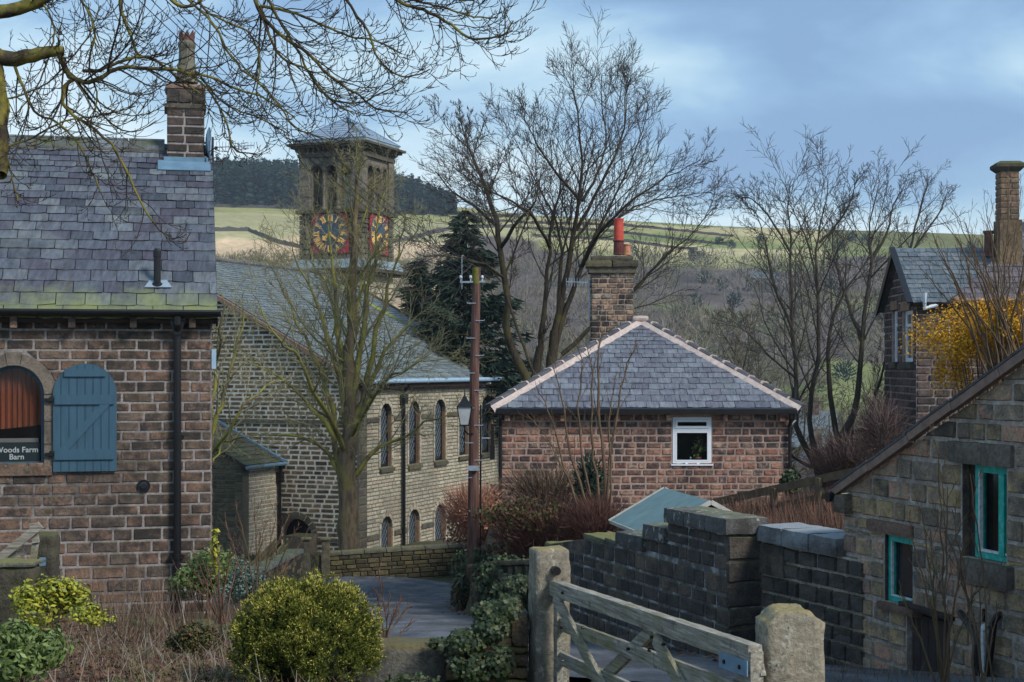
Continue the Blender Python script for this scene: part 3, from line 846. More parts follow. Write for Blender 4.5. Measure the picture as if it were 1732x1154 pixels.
def cat(parts):
    V = np.concatenate([p[0] for p in parts]); o = 0; F = []
    for p in parts: F.append(p[1] + o); o += len(p[0])
    return V, np.concatenate(F)

# ---------------------------------------------------------------- far woods on the hill
def far_conifers():
    g = np.random.default_rng(3); parts = []; r = random.Random(3)
    for k in range(800):
        px = r.uniform(150, 768); 
        Y = r.uniform(665, 720); 
        lim = 1.0
        if px > 700: lim = 1.0 - (px - 700) / 130.0
        u = (px - CX) / FPX; x = u * Y; z = ground(x, Y)
        h = r.uniform(16.5, 19.5) * (1.0 if px < 500 else 1.0 - (px - 500) / 700.0) * max(.55, lim)
        n = 120
        t = g.random(n) ** .75; a = g.random(n) * 2 * math.pi; rad = (1 - t) ** .6 * h * .19 * g.uniform(.5, 1.0, n) + .1
        c = np.stack([x + np.cos(a) * rad * .35, Y + np.sin(a) * rad * .35, z + h * (.04 + .96 * t)], 1)
        d = np.stack([np.cos(a), np.sin(a), -.25 + .9 * (t > .93)], 1)
        parts.append(slivers(c, d, rad * 1.0 + .5, 1.3 * (1 - t) + .55, seed=k))
    V, F = cat(parts)
    o = link('conifer_wood', np_mesh('conifer_wood', V, F, LF_FARCON)); props(o, 'dark conifer plantation along the hilltop behind the clock tower', 'wood', kind='stuff')
far_conifers()

def bare_wood(name, label, mat, spots, hrange, n_per, seed, w=.16):
    g = np.random.default_rng(seed); r = random.Random(seed); parts = []
    for (x, Y, z) in spots:
        h = r.uniform(*hrange); n = n_per
        # trunk
        c0 = np.array([[x, Y, z - .5]]); parts.append(slivers(np.repeat(c0, 2, 0), np.array([[.03, 0, 1.], [-.02, .03, 1.]]), h * .6, h * .022, seed=r.randrange(9999)))
        el = g.normal(size=(n, 3)); el /= np.linalg.norm(el, axis=1, keepdims=True); el *= g.random((n, 1)) ** .4
        R = h * .33
        c = np.stack([x + el[:, 0] * R, Y + el[:, 1] * R, z + h * .60 + el[:, 2] * h * .33], 1)
        d = el * np.array([1, 1, .6]) + np.array([0, 0, .75]) + g.normal(size=(n, 3)) * .25
        parts.append(slivers(c, d, g.uniform(.10, .20, n) * h, w * g.uniform(.5, 1.3, n), seed=r.randrange(9999)))
    V, F = cat(parts)
    o = link(name, np_mesh(name, V, F, mat)); props(o, label, 'wood', kind='stuff')

def wood_spots(n, pxr, Yr, seed, cond=None):
    r = random.Random(seed); out = []
    while len(out) < n:
        px = r.uniform(*pxr); Y = r.uniform(*Yr); x = (px - CX) / FPX * Y; z = ground(x, Y)
        py = HY - z * FPX / Y
        if cond and not cond(px, py, Y, x): continue
        out.append((x, Y, z))
    return out
_cw = lambda thr: (lambda px, py, Y, x: mnoise.noise(Vector((x*.02, Y*.02, 9))) > thr and py > 395 + 20*math.sin(px*.02))
bare_wood('bare_wood', 'purple brown leafless wood covering the far hillside', LF_BAREWOOD, wood_spots(300, (690, 1760), (330, 560), 5, _cw(-.22)), (8, 14), 90, 6, w=.26)
bare_wood('olive_wood', 'olive green leafless trees mixed through the far hillside wood', LF_BAREGREEN, wood_spots(190, (690, 1760), (300, 540), 25, _cw(-.3)), (7, 12), 90, 26, w=.28)
bare_wood('pale_wood', 'pale grey brown leafless trees mixed through the far hillside wood', LF_BAREPALE, wood_spots(130, (690, 1760), (320, 560), 45, _cw(-.3)), (8, 13), 60, 46, w=.20)
bare_wood('evergreen_clumps', 'dark evergreen trees dotted over the far hillside right of the cottage chimney', LF_FARCON, wood_spots(46, (1060, 1740), (330, 640), 65), (4, 8), 200, 66, w=.35)
bare_wood('valley_scrub', 'green brown leafless scrub filling the valley behind the cottage', LF_BAREGREEN,
    wood_spots(150, (760, 1560), (130, 300), 8), (8, 13), 240, 9, w=.12)
bare_wood('copse', 'low brown leafless copse on the slope left of the clock tower', LF_BAREGREEN,
    wood_spots(190, (330, 720), (425, 520), 12), (6, 10), 130, 13, w=.22)

# hedges / dry stone walls crossing the hill
def hill_wall(pts, h, label, seed):
    mb = MB(); r = random.Random(seed)
    fine = []
    for (a, b) in zip(pts, pts[1:]):
        n = 26
        for i in range(n): t = i / n; fine.append((a[0] + (b[0]-a[0])*t, a[1] + (b[1]-a[1])*t))
    fine.append(pts[-1])
    P3 = []
    for (px, Y) in fine:
        x = (px - CX) / FPX * Y; P3.append(Vector((x, Y, ground(x, Y) - .3)))
    V = []; F = []
    for i, p in enumerate(P3):
        hh = h * r.uniform(.8, 1.2); V += [p + Vector((0,-.4,0)), p + Vector((0,-.3,hh+.3)), p + Vector((0,.3,hh+.3)), p + Vector((0,.4,0))]
    for i in range(len(P3)-1):
        a = i*4; b = a+4
        F += [(a, b, b+1, a+1), (a+1, b+1, b+2, a+2), (a+2, b+2, b+3, a+3)]
    mb.add(V, F); o = mb.build('field_wall', FARSTONE); props(o, label, 'wall', 'dry stone walls between the hill fields')
hill_wall([(340,664),(560,668),(770,672),(880,684)], 1.3, 'dark wall along the foot of the conifer plantation', 1)
hill_wall([(340,585),(420,592),(470,575),(560,560),(640,575),(740,600),(870,640)], 1.5, 'dry stone wall curving across the pale field beside the clock tower', 2)
hill_wall([(760,655),(900,668),(1060,672),(1240,664)], 1.0, 'uppermost field wall right of the tall bare tree', 3)
hill_wall([(880,640),(1000,648),(1120,640),(1230,632)], 1.0, 'middle field wall behind the red chimney pot', 4)
hill_wall([(900,612),(1040,622),(1180,610)], 1.0, 'lowest field wall above the purple wood', 5)

def far_house(px, Y, w, d, h, rz, label, roofm, wallm, lift=0):
    x = (px - CX) / FPX * Y; z = ground(x, Y) + lift
    t = thing('farmhouse', label, 'house', loc=(x, Y, z), rz=rz)
    MB().box(-w/2, w/2, -d/2, d/2, -2, h).build('wall', wallm, t)
    mb = MB(); e = .3; rh = d * .38
    mb.prism([(-w/2-e, -d/2-e, h), (-w/2-e, d/2+e, h), (-w/2-e, 0, h + rh)], (w + 2*e, 0, 0)); mb.build('roof', roofm, t)
    MB().box(w*.3, w*.3+.9, -.45, .45, h + rh*.5, h + rh + 1.1).build('chimney', wallm, t)
    for i in range(3):
        q = -w/2 + w*(i+.5)/3
        MB().box(q-.45, q+.45, -d/2-.04, -d/2+.02, h*.45, h*.45+1.1).build('window', GLASS_O, t)
far_house(1290, 520, 10, 7, 4, .1, 'long low farm building on the hill right of the red chimney pot', SL_TERR, FARSTONE)
far_house(1300, 122, 10, 7, 5, -.1, 'grey roofed valley house just above the right slope of the cottage roof', SL_TERR, S_TERR, 4.0)
far_house(1383, 110, 5, 6, 5, 1.45, 'pale gabled house in the valley behind the leaning tree trunks', SL_TERR2, S_DRESSED, 1.2)
# ---------------------------------------------------------------- barn on the left
FB = Frame((-4.69, 24.0, -3.9), math.atan2(.217, .976))
S_RIDGE = masonry('blue grey ridge tile', [(.13,.15,.17),(.17,.19,.21),(.12,.13,.15)], soot=.3, big=1.2, bump=.4, moss=.2)
S_CHSOOT = masonry('sooty chimney stone', [(.045,.038,.034),(.07,.055,.046),(.10,.07,.055),(.055,.046,.04),(.19,.10,.065)], soot=.45, big=1.5, bump=.6)
def build_barn():
    t = thing('stone_barn', 'brown stone barn with purple slate roof and blue shuttered arched window, left edge', 'barn', FB)
    X0 = -6.5; ze = FB.onY(200, 524)[1]; D = 6.4
    pitch = math.radians(43); p0 = 3.2; zr = ze + p0 * math.tan(pitch)
    MF = PM((0, 0, 0), (1, 0, 0), n=(0, -1, 0))
    # window + shutter positions
    wl, _ = FB.onY(-29, 700); wr, _ = FB.onY(75, 700); wt = FB.onY(23, 618)[1]; wb = FB.onY(23, 788)[1]
    ro = (FB.onY(96, 690)[0] - wr)
    wall = plate([(X0, -.6), (0, -.6), (0, ze), (X0, ze)], [arch_poly(wl, wr, wb, wt, 14)], MF, .45)
    wall = wall.build('wall', MORTAR, t)
    vx, vz = FB.onY(243, 822)
    rows = even_rows(-.35, 1.6, .195, 2, .10) + even_rows(1.6, 2.6, .17, 3, .1) + even_rows(2.6, ze - .02, .150, 4, .1)
    cor = [FB.onY(px, 545) for px in (25, 123, 226, 325)]
    hole = arch_hole(wl, wr, wb, wt, grow=ro)
    lay(t, wall, MF, rows, rect_spans(X0, 0, [hole]), .39, .023, .012, S_BARN, ts=T_FINE, name='stone', budget=300, seed=4, bond=True, jitter=.22,
        in_view=lambda u, v: u > -3.5)
    # gable wall right side (seen edge on) and back
    mb = MB(); mb.prism([(-.45, .45, -.6), (-.45, D, -.6), (-.45, D, ze), (-.45, p0, zr - .05), (-.45, .45, ze+.2)], (.45, 0, 0)); gw = mb.build('gable_wall', MORTAR, t)
    MG = PM((0, 0, 0), (0, 1, 0), n=(1, 0, 0))
    lay(t, gw, MG, even_rows(-.35, ze, .155, 5), rect_spans(.02, D, []), .42, .022, .02, S_BARN, seed=9, bond=True, budget=0)
    MB().box(X0, X0 + .4, .45, D, -.6, ze).box(X0 + .4, -.45, D - .4, D, -.6, ze).build('back_wall', MORTAR, t)
    # arch surround: voussoirs and keystone, jamb stones
    uc = (wl + wr) / 2; r_in = (wr - wl) / 2; sp = wt - r_in
    def seg(a0, a1, r0, r1, n=8, nm='arch_stone'):
        poly = [(uc + r0 * math.cos(a0 + (a1-a0)*i/n), -.035, sp + r0 * math.sin(a0 + (a1-a0)*i/n)) for i in range(n+1)]
        poly += [(uc + r1 * math.cos(a1 + (a0-a1)*i/n), -.035, sp + r1 * math.sin(a1 + (a0-a1)*i/n)) for i in range(n+1)]
        m = MB(); m.prism(poly, (0, .30, 0)); return m.build(nm, S_DRESSED, t)
    k = math.radians(11)
    seg(math.radians(1.5), math.pi/2 - k - .02, r_in, r_in + ro)
    seg(math.pi/2 + k + .02, math.pi - .03, r_in, r_in + ro)
    seg(math.pi/2 - k, math.pi/2 + k, r_in, r_in + ro * 1.12, 3, 'keystone')
    jz = [wb - .02, wb + (sp - wb) * .30, wb + (sp - wb) * .62, sp - .0]
    for i in range(3):
        w_ = .13 + .04 * (i % 2)
        for sgn, e in ((1, wr), (-1, wl)):
            a, b = (e, e + w_) if sgn > 0 else (e - w_, e)
            MB().box(a, b, -.028, .25, jz[i] + .008, jz[i+1] - .008).build('jamb_stone', S_DRESSED, t)
    MB().box(wl - .16, wr + .12, -.05, .25, wb - .15, wb - .01).build('sill', S_BARN, t)
    # window: frame, glass, orange reflection, sign
    fr = .055
    f = plate(arch_poly(wl, wr, wb, wt, 14), [arch_poly(wl + fr, wr - fr, wb + fr, wt - fr, 14)], PM((0, .10, 0), (1,0,0), n=(0,-1,0)), .07)
    win = f.build('window', FRAME_B, t)
    g = MB(); g.prism([(u, .14, v) for u, v in arch_poly(wl + fr*.9, wr - fr*.9, wb + fr*.9, wt - fr*.9, 14)], (0, .006, 0)); g.build('glass', GLASS_B, win)
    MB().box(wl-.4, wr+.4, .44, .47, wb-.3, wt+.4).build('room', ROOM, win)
    # orange reflection in the pane, painted on a pleated sheet inside
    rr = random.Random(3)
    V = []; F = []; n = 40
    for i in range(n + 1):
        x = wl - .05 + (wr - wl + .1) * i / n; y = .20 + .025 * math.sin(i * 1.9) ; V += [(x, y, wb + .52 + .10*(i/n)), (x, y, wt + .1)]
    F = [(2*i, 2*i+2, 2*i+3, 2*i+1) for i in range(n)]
    MB().add(V, F).build('reflection', REFLECTION, win)
    sx0, sx1 = FB.onY(-18, 770)[0], FB.onY(66, 770)[0]; sz0, sz1 = FB.onY(20, 785)[1], FB.onY(20, 749)[1]
    s = MB().box(sx0, sx1, .115, .13, sz0, sz1).build('sign_board', SIGN, win)
    MB().box(sx0 - .02, sx1 - .02, .16, .165, sz1 - .05, sz1 + .06).build('window_card', PAPER, win)
    def text(txt, x, z, size):
        c = bpy.data.curves.new('t', 'FONT'); c.body = txt; c.size = size; c.align_x = 'CENTER'; c.extrude = .002; c.offset = .0012
        tmp = bpy.data.objects.new('t', c); COL.objects.link(tmp)
        dg = bpy.context.evaluated_depsgraph_get(); me = bpy.data.meshes.new_from_object(tmp.evaluated_get(dg))
        bpy.data.objects.remove(tmp); me.materials.clear(); me.materials.append(LETTER)
        o = link('lettering', me, win); o.location = (x, .112, z); o.rotation_euler = (math.pi/2, 0, 0)
    cxs = FB.onY(27, 770)[0]
    text('Woods Farm', cxs, FB.onY(20, 766)[1], .118); text('Barn', cxs, FB.onY(20, 778)[1], .118)
    # shutter with planks and Z battens
    sl, sr = FB.onY(90, 720)[0], FB.onY(198, 720)[0]; sb, st = FB.onY(144, 797)[1], FB.onY(144, 615)[1]
    rs = (sr - sl) / 2; sc = (sl + sr) / 2; ssp = st - rs
    sh = MB(); sh.prism([(u, -.05, v) for u, v in arch_poly(sl + .01, sr - .01, sb + .01, st - .01, 18)], (0, .02, 0)); sh = sh.build('shutter', SHUTTER, t)
    npk = 8
    for i in range(npk):
        a = sl + (sr - sl) * i / npk + .004; b = sl + (sr - sl) * (i + 1) / npk - .004
        top = []
        for j in range(5):
            u = b + (a - b) * j / 4; q = max(0, rs * rs - (u - sc) ** 2); top.append((u, -.075, ssp + math.sqrt(q)))
        m = MB(); m.prism([(a, -.075, sb), (b, -.075, sb)] + top, (0, .026, 0)); m.build('plank', SHUTTER, sh)
    for (pa, pb, qa, qb) in ((109, 179, 625, 637), (93, 193, 668, 684), (93, 193, 760, 777)):
        x0 = FB.onY(pa, 700)[0]; x1 = FB.onY(pb, 700)[0]; z1 = FB.onY(140, qa)[1]; z0 = FB.onY(140, qb)[1]
        MB().box(x0, x1, -.105, -.074, z0, z1).build('batten', SHUTTER, sh)
    x0, z0 = FB.onY(104, 765); x1, z1 = FB.onY(182, 680)
    MB().beam((x0, -.088, z0), (x1, -.088, z1), .026, .115, up=(0, 0, 1)).build('diagonal_batten', SHUTTER, sh)
    for q in (676, 768):
        z = FB.onY(86, q)[1]; x = FB.onY(88, q)[0]
        MB().box(x - .10, x + .10, -.09, -.03, z - .022, z + .022).tube([(x - .02, -.06, z - .05), (x - .02, -.06, z + .05)], .014).build('hinge', IRON, sh)
    # corbels, gutter, downpipe
    for (x, z) in cor:
        MB().box(x - .05, x + .05, -.24, 0, z - .09, z + .09).build('gutter_corbel', S_BARN, t)
    gz = FB.onY(200, 528)[1]
    mb = MB(); prof = [(-.30 + .075*math.cos(a), gz + .0 + .075*math.sin(a)) for a in [math.pi + math.pi*i/8 for i in range(9)]]
    mb.prism([(X0, y, z) for y, z in prof] + [(X0, -.235, gz + .03), (X0, -.365, gz + .03)], (-X0 + .13, 0, 0)); mb.build('gutter', IRON, t)
    MB().box(X0, .02, -.22, -.02, gz - .06, gz + .02).build('fascia', WOOD_DARK, t)
    dx = FB.onY(300, 700)[0]; hz = FB.onY(300, 548)[1]
    dp = MB().tube([(dx, -.28, gz - .02), (dx, -.28, hz), (dx, -.10, hz - .16), (dx, -.10, .25), (dx, -.10, -.2)], .058, 12)
    dp = dp.build('downpipe', IRON, t)
    MB().prism([(dx-.05, -.2, hz-.17), (dx+.05, -.2, hz-.17), (dx+.13, -.2, hz+.08), (dx-.13, -.2, hz+.08)], (0, .16, 0)).build('hopper', IRON, dp)
    for q in (738, 940): z = FB.onY(300, q)[1]; MB().lathe((dx, -.10, z - .04), [(.075,0),(.075,.07)], 12).box(dx-.11, dx+.11, -.12, -.0, z-.02, z+.02).build('pipe_collar', IRON, dp)
    # round vent
    MB().tube([(vx, -.04, vz), (vx, 0.0, vz)], .10, 18).build('vent_surround', IRON, t)
    MB().tube([(vx, -.055, vz), (vx, -.04, vz)], [.045, .062], 14).build('vent_cowl', GLASS_O, t)
    # small pale box fixed on the gable corner
    bx0, bz0 = FB.onY(359, 624); _, bz1 = FB.onY(359, 591)
    MB().box(0, .07, -.02, .10, bz0, bz1).build('wall_box', GUTTER_B, t)
    # roof
    oh = .22; cp, sp_ = math.cos(pitch), math.sin(pitch)
    zeo = ze - oh * math.tan(pitch) + .05
    slope = (p0 + oh) / cp
    M1 = PM((0, -oh, zeo), (1, 0, 0), n=(0, -sp_, cp), v=(0, cp, sp_))
    M2 = PM((0, 2*p0 + oh, zeo), (-1, 0, 0), n=(0, sp_, cp), v=(0, -cp, sp_))
    rb = MB()
    for M in (M1, M2):
        a, b = (X0, .06) if M is M1 else (-.06, -X0)
        rb.add([M @ Vector(p) for p in ((a,0,-.08),(b,0,-.08),(b,slope,-.08),(a,slope,-.08),(a,0,-.012),(b,0,-.012),(b,slope,-.012),(a,slope,-.012))], [(0,3,2,1),(4,5,6,7),(0,1,5,4),(1,2,6,5),(2,3,7,6),(3,0,4,7)])
    roof = rb.build('roof', WOOD_DARK, t)
    rows = []; v = 0.0; h = .305
    while v < slope - .05: rows.append((v, min(slope, v + h))); v += h; h *= .963
    hw = lambda ri: .44 - ri * .006
    lay(t, roof, M1, rows, rect_spans(X0, .09), hw, .006, .011, SL_BARN, ts=T_SLATE, name='slate', budget=300, seed=6, bond=True, jitter=.16, in_view=lambda u, v: u > -4.0)
    lay(t, roof, M2, rows, rect_spans(-.09, -X0), .42, .006, .011, SL_BARN, ts=T_SLATE, name='slate', budget=0, seed=7, bond=True, jitter=.16)
    # ridge tiles
    cl_ = FB.onY(281, 200, p0 - .42)[0]; x = cl_ - .02 - .62 * 9; i = 0
    while x + .62 < cl_ + .45:
        w_ = .62; x1 = min(x + w_, -.05 if x + w_ > -.4 else x + w_)
        poly = []
        for a, s_ in ((-1, 1), (1, 1)): pass
        zt = zr + .10
        m = MB(); m.prism([(x + .006, p0 - .19, zt - .17), (x + .006, p0, zt), (x + .006, p0 + .19, zt - .17), (x + .006, p0 + .19, zt - .21), (x + .006, p0, zt - .05), (x + .006, p0 - .19, zt - .21)], (w_ - .012, 0, 0))
        m.tube([(x + .006, p0, zt), (x + w_ - .006, p0, zt)], .028, 8); m.build('ridge_tile', S_RIDGE, roof); x += w_; i += 1
    MB().box(X0, cl_, p0 - .215, p0 - .18, zr - .155, zr - .10).build('moss_line', MATS['mossy dry stone'], roof)
    # chimney
    cy0, cy1 = p0 - .42, p0 + .28
    cl = FB.onY(281, 200, cy0)[0]; cr = FB.onY(346, 200, cy0)[0]
    ct = FB.onY(310, 150, cy0)[1]; cb = zr - .55; bt = FB.onY(310, 176, cy0)[1]; bb = FB.onY(310, 183, cy0)[1]
    ch = MB().box(cl + .015, cr - .015, cy0 + .015, cy1 - .015, cb, ct).build('chimney', MORTAR, t)
    for (M, a, b) in ((PM((0, cy0 + .012, 0), (1,0,0), n=(0,-1,0)), cl, cr), (PM((cr - .012, 0, 0), (0,1,0), n=(1,0,0)), cy0, cy1)):
        lay(t, ch, M, even_rows(cb + .25, bb - .005, .148, 3, .06), rect_spans(a, b), .30, .030, .014, S_CHSOOT, ts=T_FINE, name='stone', budget=40, seed=11, jitter=.3)
        lay(t, ch, M, [(bt + .005, ct)], rect_spans(a, b), .23, .012, .022, S_DARK, ts=T_FINE, name='stone', budget=40, seed=12, jitter=.2)
    MB().box(cl - .03, cr + .03, cy0 - .03, cy1 + .03, bb, bt).build('band', S_BAND, ch)
    mb = rough_block(cr - cl + .04, cy1 - cy0 + .04, .10, .08, .03, .02, 3); place(mb, Matrix.Translation(((cl+cr)/2, (cy0+cy1)/2, ct - .01))); mb.build('cap', WOOD_BROWN, ch)
    potx = FB.onY(316, 100, cy0 + .35)[0]; pz = lambda q: FB.onY(316, q, cy0 + .35)[1]
    z0 = pz(141)
    s = .97
    prof = [(.20, 0), (.185, .04), (.165, pz(118) - z0), (.145, pz(108) - z0), (.135, pz(84) - z0), (.15, pz(80) - z0), (.155, pz(78) - z0), (.155, pz(74) - z0), (.135, pz(70) - z0)]
    pot = MB().lathe((potx, cy0 + .35, z0), prof, 8).build('chimney_pot', POT_BUFF, ch)
    crown = MB(); zc = pz(70); crown.lathe((potx, cy0 + .35, zc - .01), [(.13,0),(.135,.06),(.145,.10)], 12)
    for i in range(8):
        a = i * math.pi / 4; c = Vector((potx + .13*math.cos(a), cy0 + .35 + .13*math.sin(a), zc + .08)); tt = Vector((-math.sin(a), math.cos(a), 0)) * .05; o_ = Vector((math.cos(a), math.sin(a), 0)) * .02
        crown.prism([c - tt, c + tt, c + tt*.1 + Vector((0,0,.10)) + o_*1.2], -o_*1.2)
    crown.build('pot_crown', POT_CROWN, ch)
    # lead flashing skirt
    fz = FB.onY(310, 266, cy0)[1]; 
    MB().box(cl - .04, cr + .06, cy0 - .03, cy0 + .0, fz - .25, fz + .0).box(cr, cr+.03, cy0-.03, p0, fz-.25, fz+.02).build('flashing', LEAD, ch)
    yv = cy0 - .03; vv = lambda y: (y + oh) / cp
    p = M1 @ Vector((cl - .12, vv(yv) - .16, .03)); q = M1 @ Vector((cr + .10, vv(yv) + .03, .035))
    MB().prism([M1 @ Vector((cl - .14, vv(yv) - .20, .02)), M1 @ Vector((cr + .10, vv(yv) - .20, .02)), M1 @ Vector((cr + .10, vv(yv) + .06, .03)), M1 @ Vector((cl - .14, vv(yv) + .06, .03))], (0, -.008, .012)).build('lead_apron', LEAD, ch)
    # flue on the roof
    # locate on the roof plane
    def on_roof(px, py):
        o, d = FB.ray(px, py); n = Vector((0, -sp_, cp)); a = Vector((0, -oh, zeo)); tt = (a - o).dot(n) / d.dot(n); return o + d * tt
    fp = on_roof(266, 484)
    fl = MB().lathe(fp - Vector((0, 0, .05)), [(.085,0),(.085,.09),(.055,.11),(.055,.50),(.062,.51),(.062,.60),(.04,.64)], 14).build('flue_pipe', IRON, roof)
    a = on_roof(244, 489); b_ = on_roof(291, 489)
    MB().prism([a + Vector((0,-.03,.02)), b_ + Vector((0,-.03,.02)), b_ + Vector((-.08,.12,.14)), a + Vector((.08,.12,.14))], Vector((0,-.008,.008))).build('flue_flashing', METAL, roof)
    # bargeboard on the verge
    vb = MB().beam(M1 @ Vector((.075, -.02, -.06)), M1 @ Vector((.075, slope, -.06)), .03, .12, up=(0, 0, 1)); vb.build('bargeboard', IRON, roof)
    return ze, zr, p0, cr, cy0
_ze, _zr, _p0, _cr, _cy0 = build_barn()

def dish_and_aerial():
    # satellite dish on the chimney side
    x, z = FB.onY(345, 245, _p0 + .0); y = _p0 - .3
    t = thing('satellite_dish', 'grey satellite dish seen edge-on beside the barn chimney', 'dish', loc=FB.w(_cr + .03, y, z), rz=FB.rz)
    V = []; F = []; nr, na = 5, 20
    for i in range(nr + 1):
        r = .23 * i / nr
        for j in range(na):
            a = 2*math.pi*j/na; V.append((.03 + .06 * (1 - (r/.23)**2) * -1 + .02, r*math.cos(a)*.9, r*math.sin(a)*1.15))
    for i in range(nr):
        for j in range(na): F.append((i*na+j, i*na+(j+1)%na, (i+1)*na+(j+1)%na, (i+1)*na+j))
    V2 = [(v[0] + .014, v[1], v[2]) for v in V]
    n = len(V); mb = MB(); mb.add(V, F); mb.add(V2, [tuple(reversed(f)) for f in F])
    mb.add([V[nr*na+j] for j in range(na)] + [V2[nr*na+j] for j in range(na)], [(j, (j+1)%na, na+(j+1)%na, na+j) for j in range(na)])
    o = mb.build('reflector', LEAD, t, smooth=True); o.rotation_euler = (0, 0, math.radians(-10)); 
    MB().tube([(0, 0, 0), (-.12, .05, -.06), (-.14, .05, -.22)], .016, 6).build('bracket', IRON, t)
    MB().tube([(.0, -.02, -.2), (.16, -.22, -.12)], .009, 5).box(.14, .19, -.25, -.19, -.15, -.10).build('arm', IRON, t)
    # TV aerial on a mast behind the roof verge
    Yb = 26.9
    b0 = P(360, 312, Yb); top = P(362, 232, Yb)
    t = thing('television_aerial', 'long thin television aerial on a mast right of the barn chimney', 'aerial', loc=b0)
    h = top.z - b0.z
    MB().tube([(-.12, -.05, -.12), (-.05, 0, 0), (0, 0, h*.55), (0, 0, h)], .018, 6).build('mast', IRON, t)
    mz = P(362, 250, Yb).z - b0.z; e = P(430, 246, Yb) - b0
    MB().beam((-.02, 0, mz), (e.x, 0, e.z), .018, .018).build('boom', METAL, t)
    for i in range(13):
        q = i / 12; x = .06 + (e.x - .06) * q; z = mz + (e.z - mz) * q; l = .11 - .05 * q
        MB().tube([(x, -.02, z - l*.9), (x, .02, z + l)], .006, 4, False).build('element', METAL, t)
    MB().tube([(0,0,mz-.05),(.15,-.02,mz-.12)], .008, 4).tube([(-.04,-.03,mz-.12),(-.04,-.03,mz+.12)], .012, 4).build('reflector_bar', METAL, t)
dish_and_aerial()
# ---------------------------------------------------------------- church
FC = Frame((-6.0, 60.0, -7.6), math.atan2(-.3666, .9304))
def roof_slab(M, poly, t, name, mat, parent):
    mb = MB(); n = M.to_3x3() @ Vector((0, 0, -t)); mb.prism([M @ Vector((u, v, -.012)) for u, v in poly], n); return mb.build(name, mat, parent)

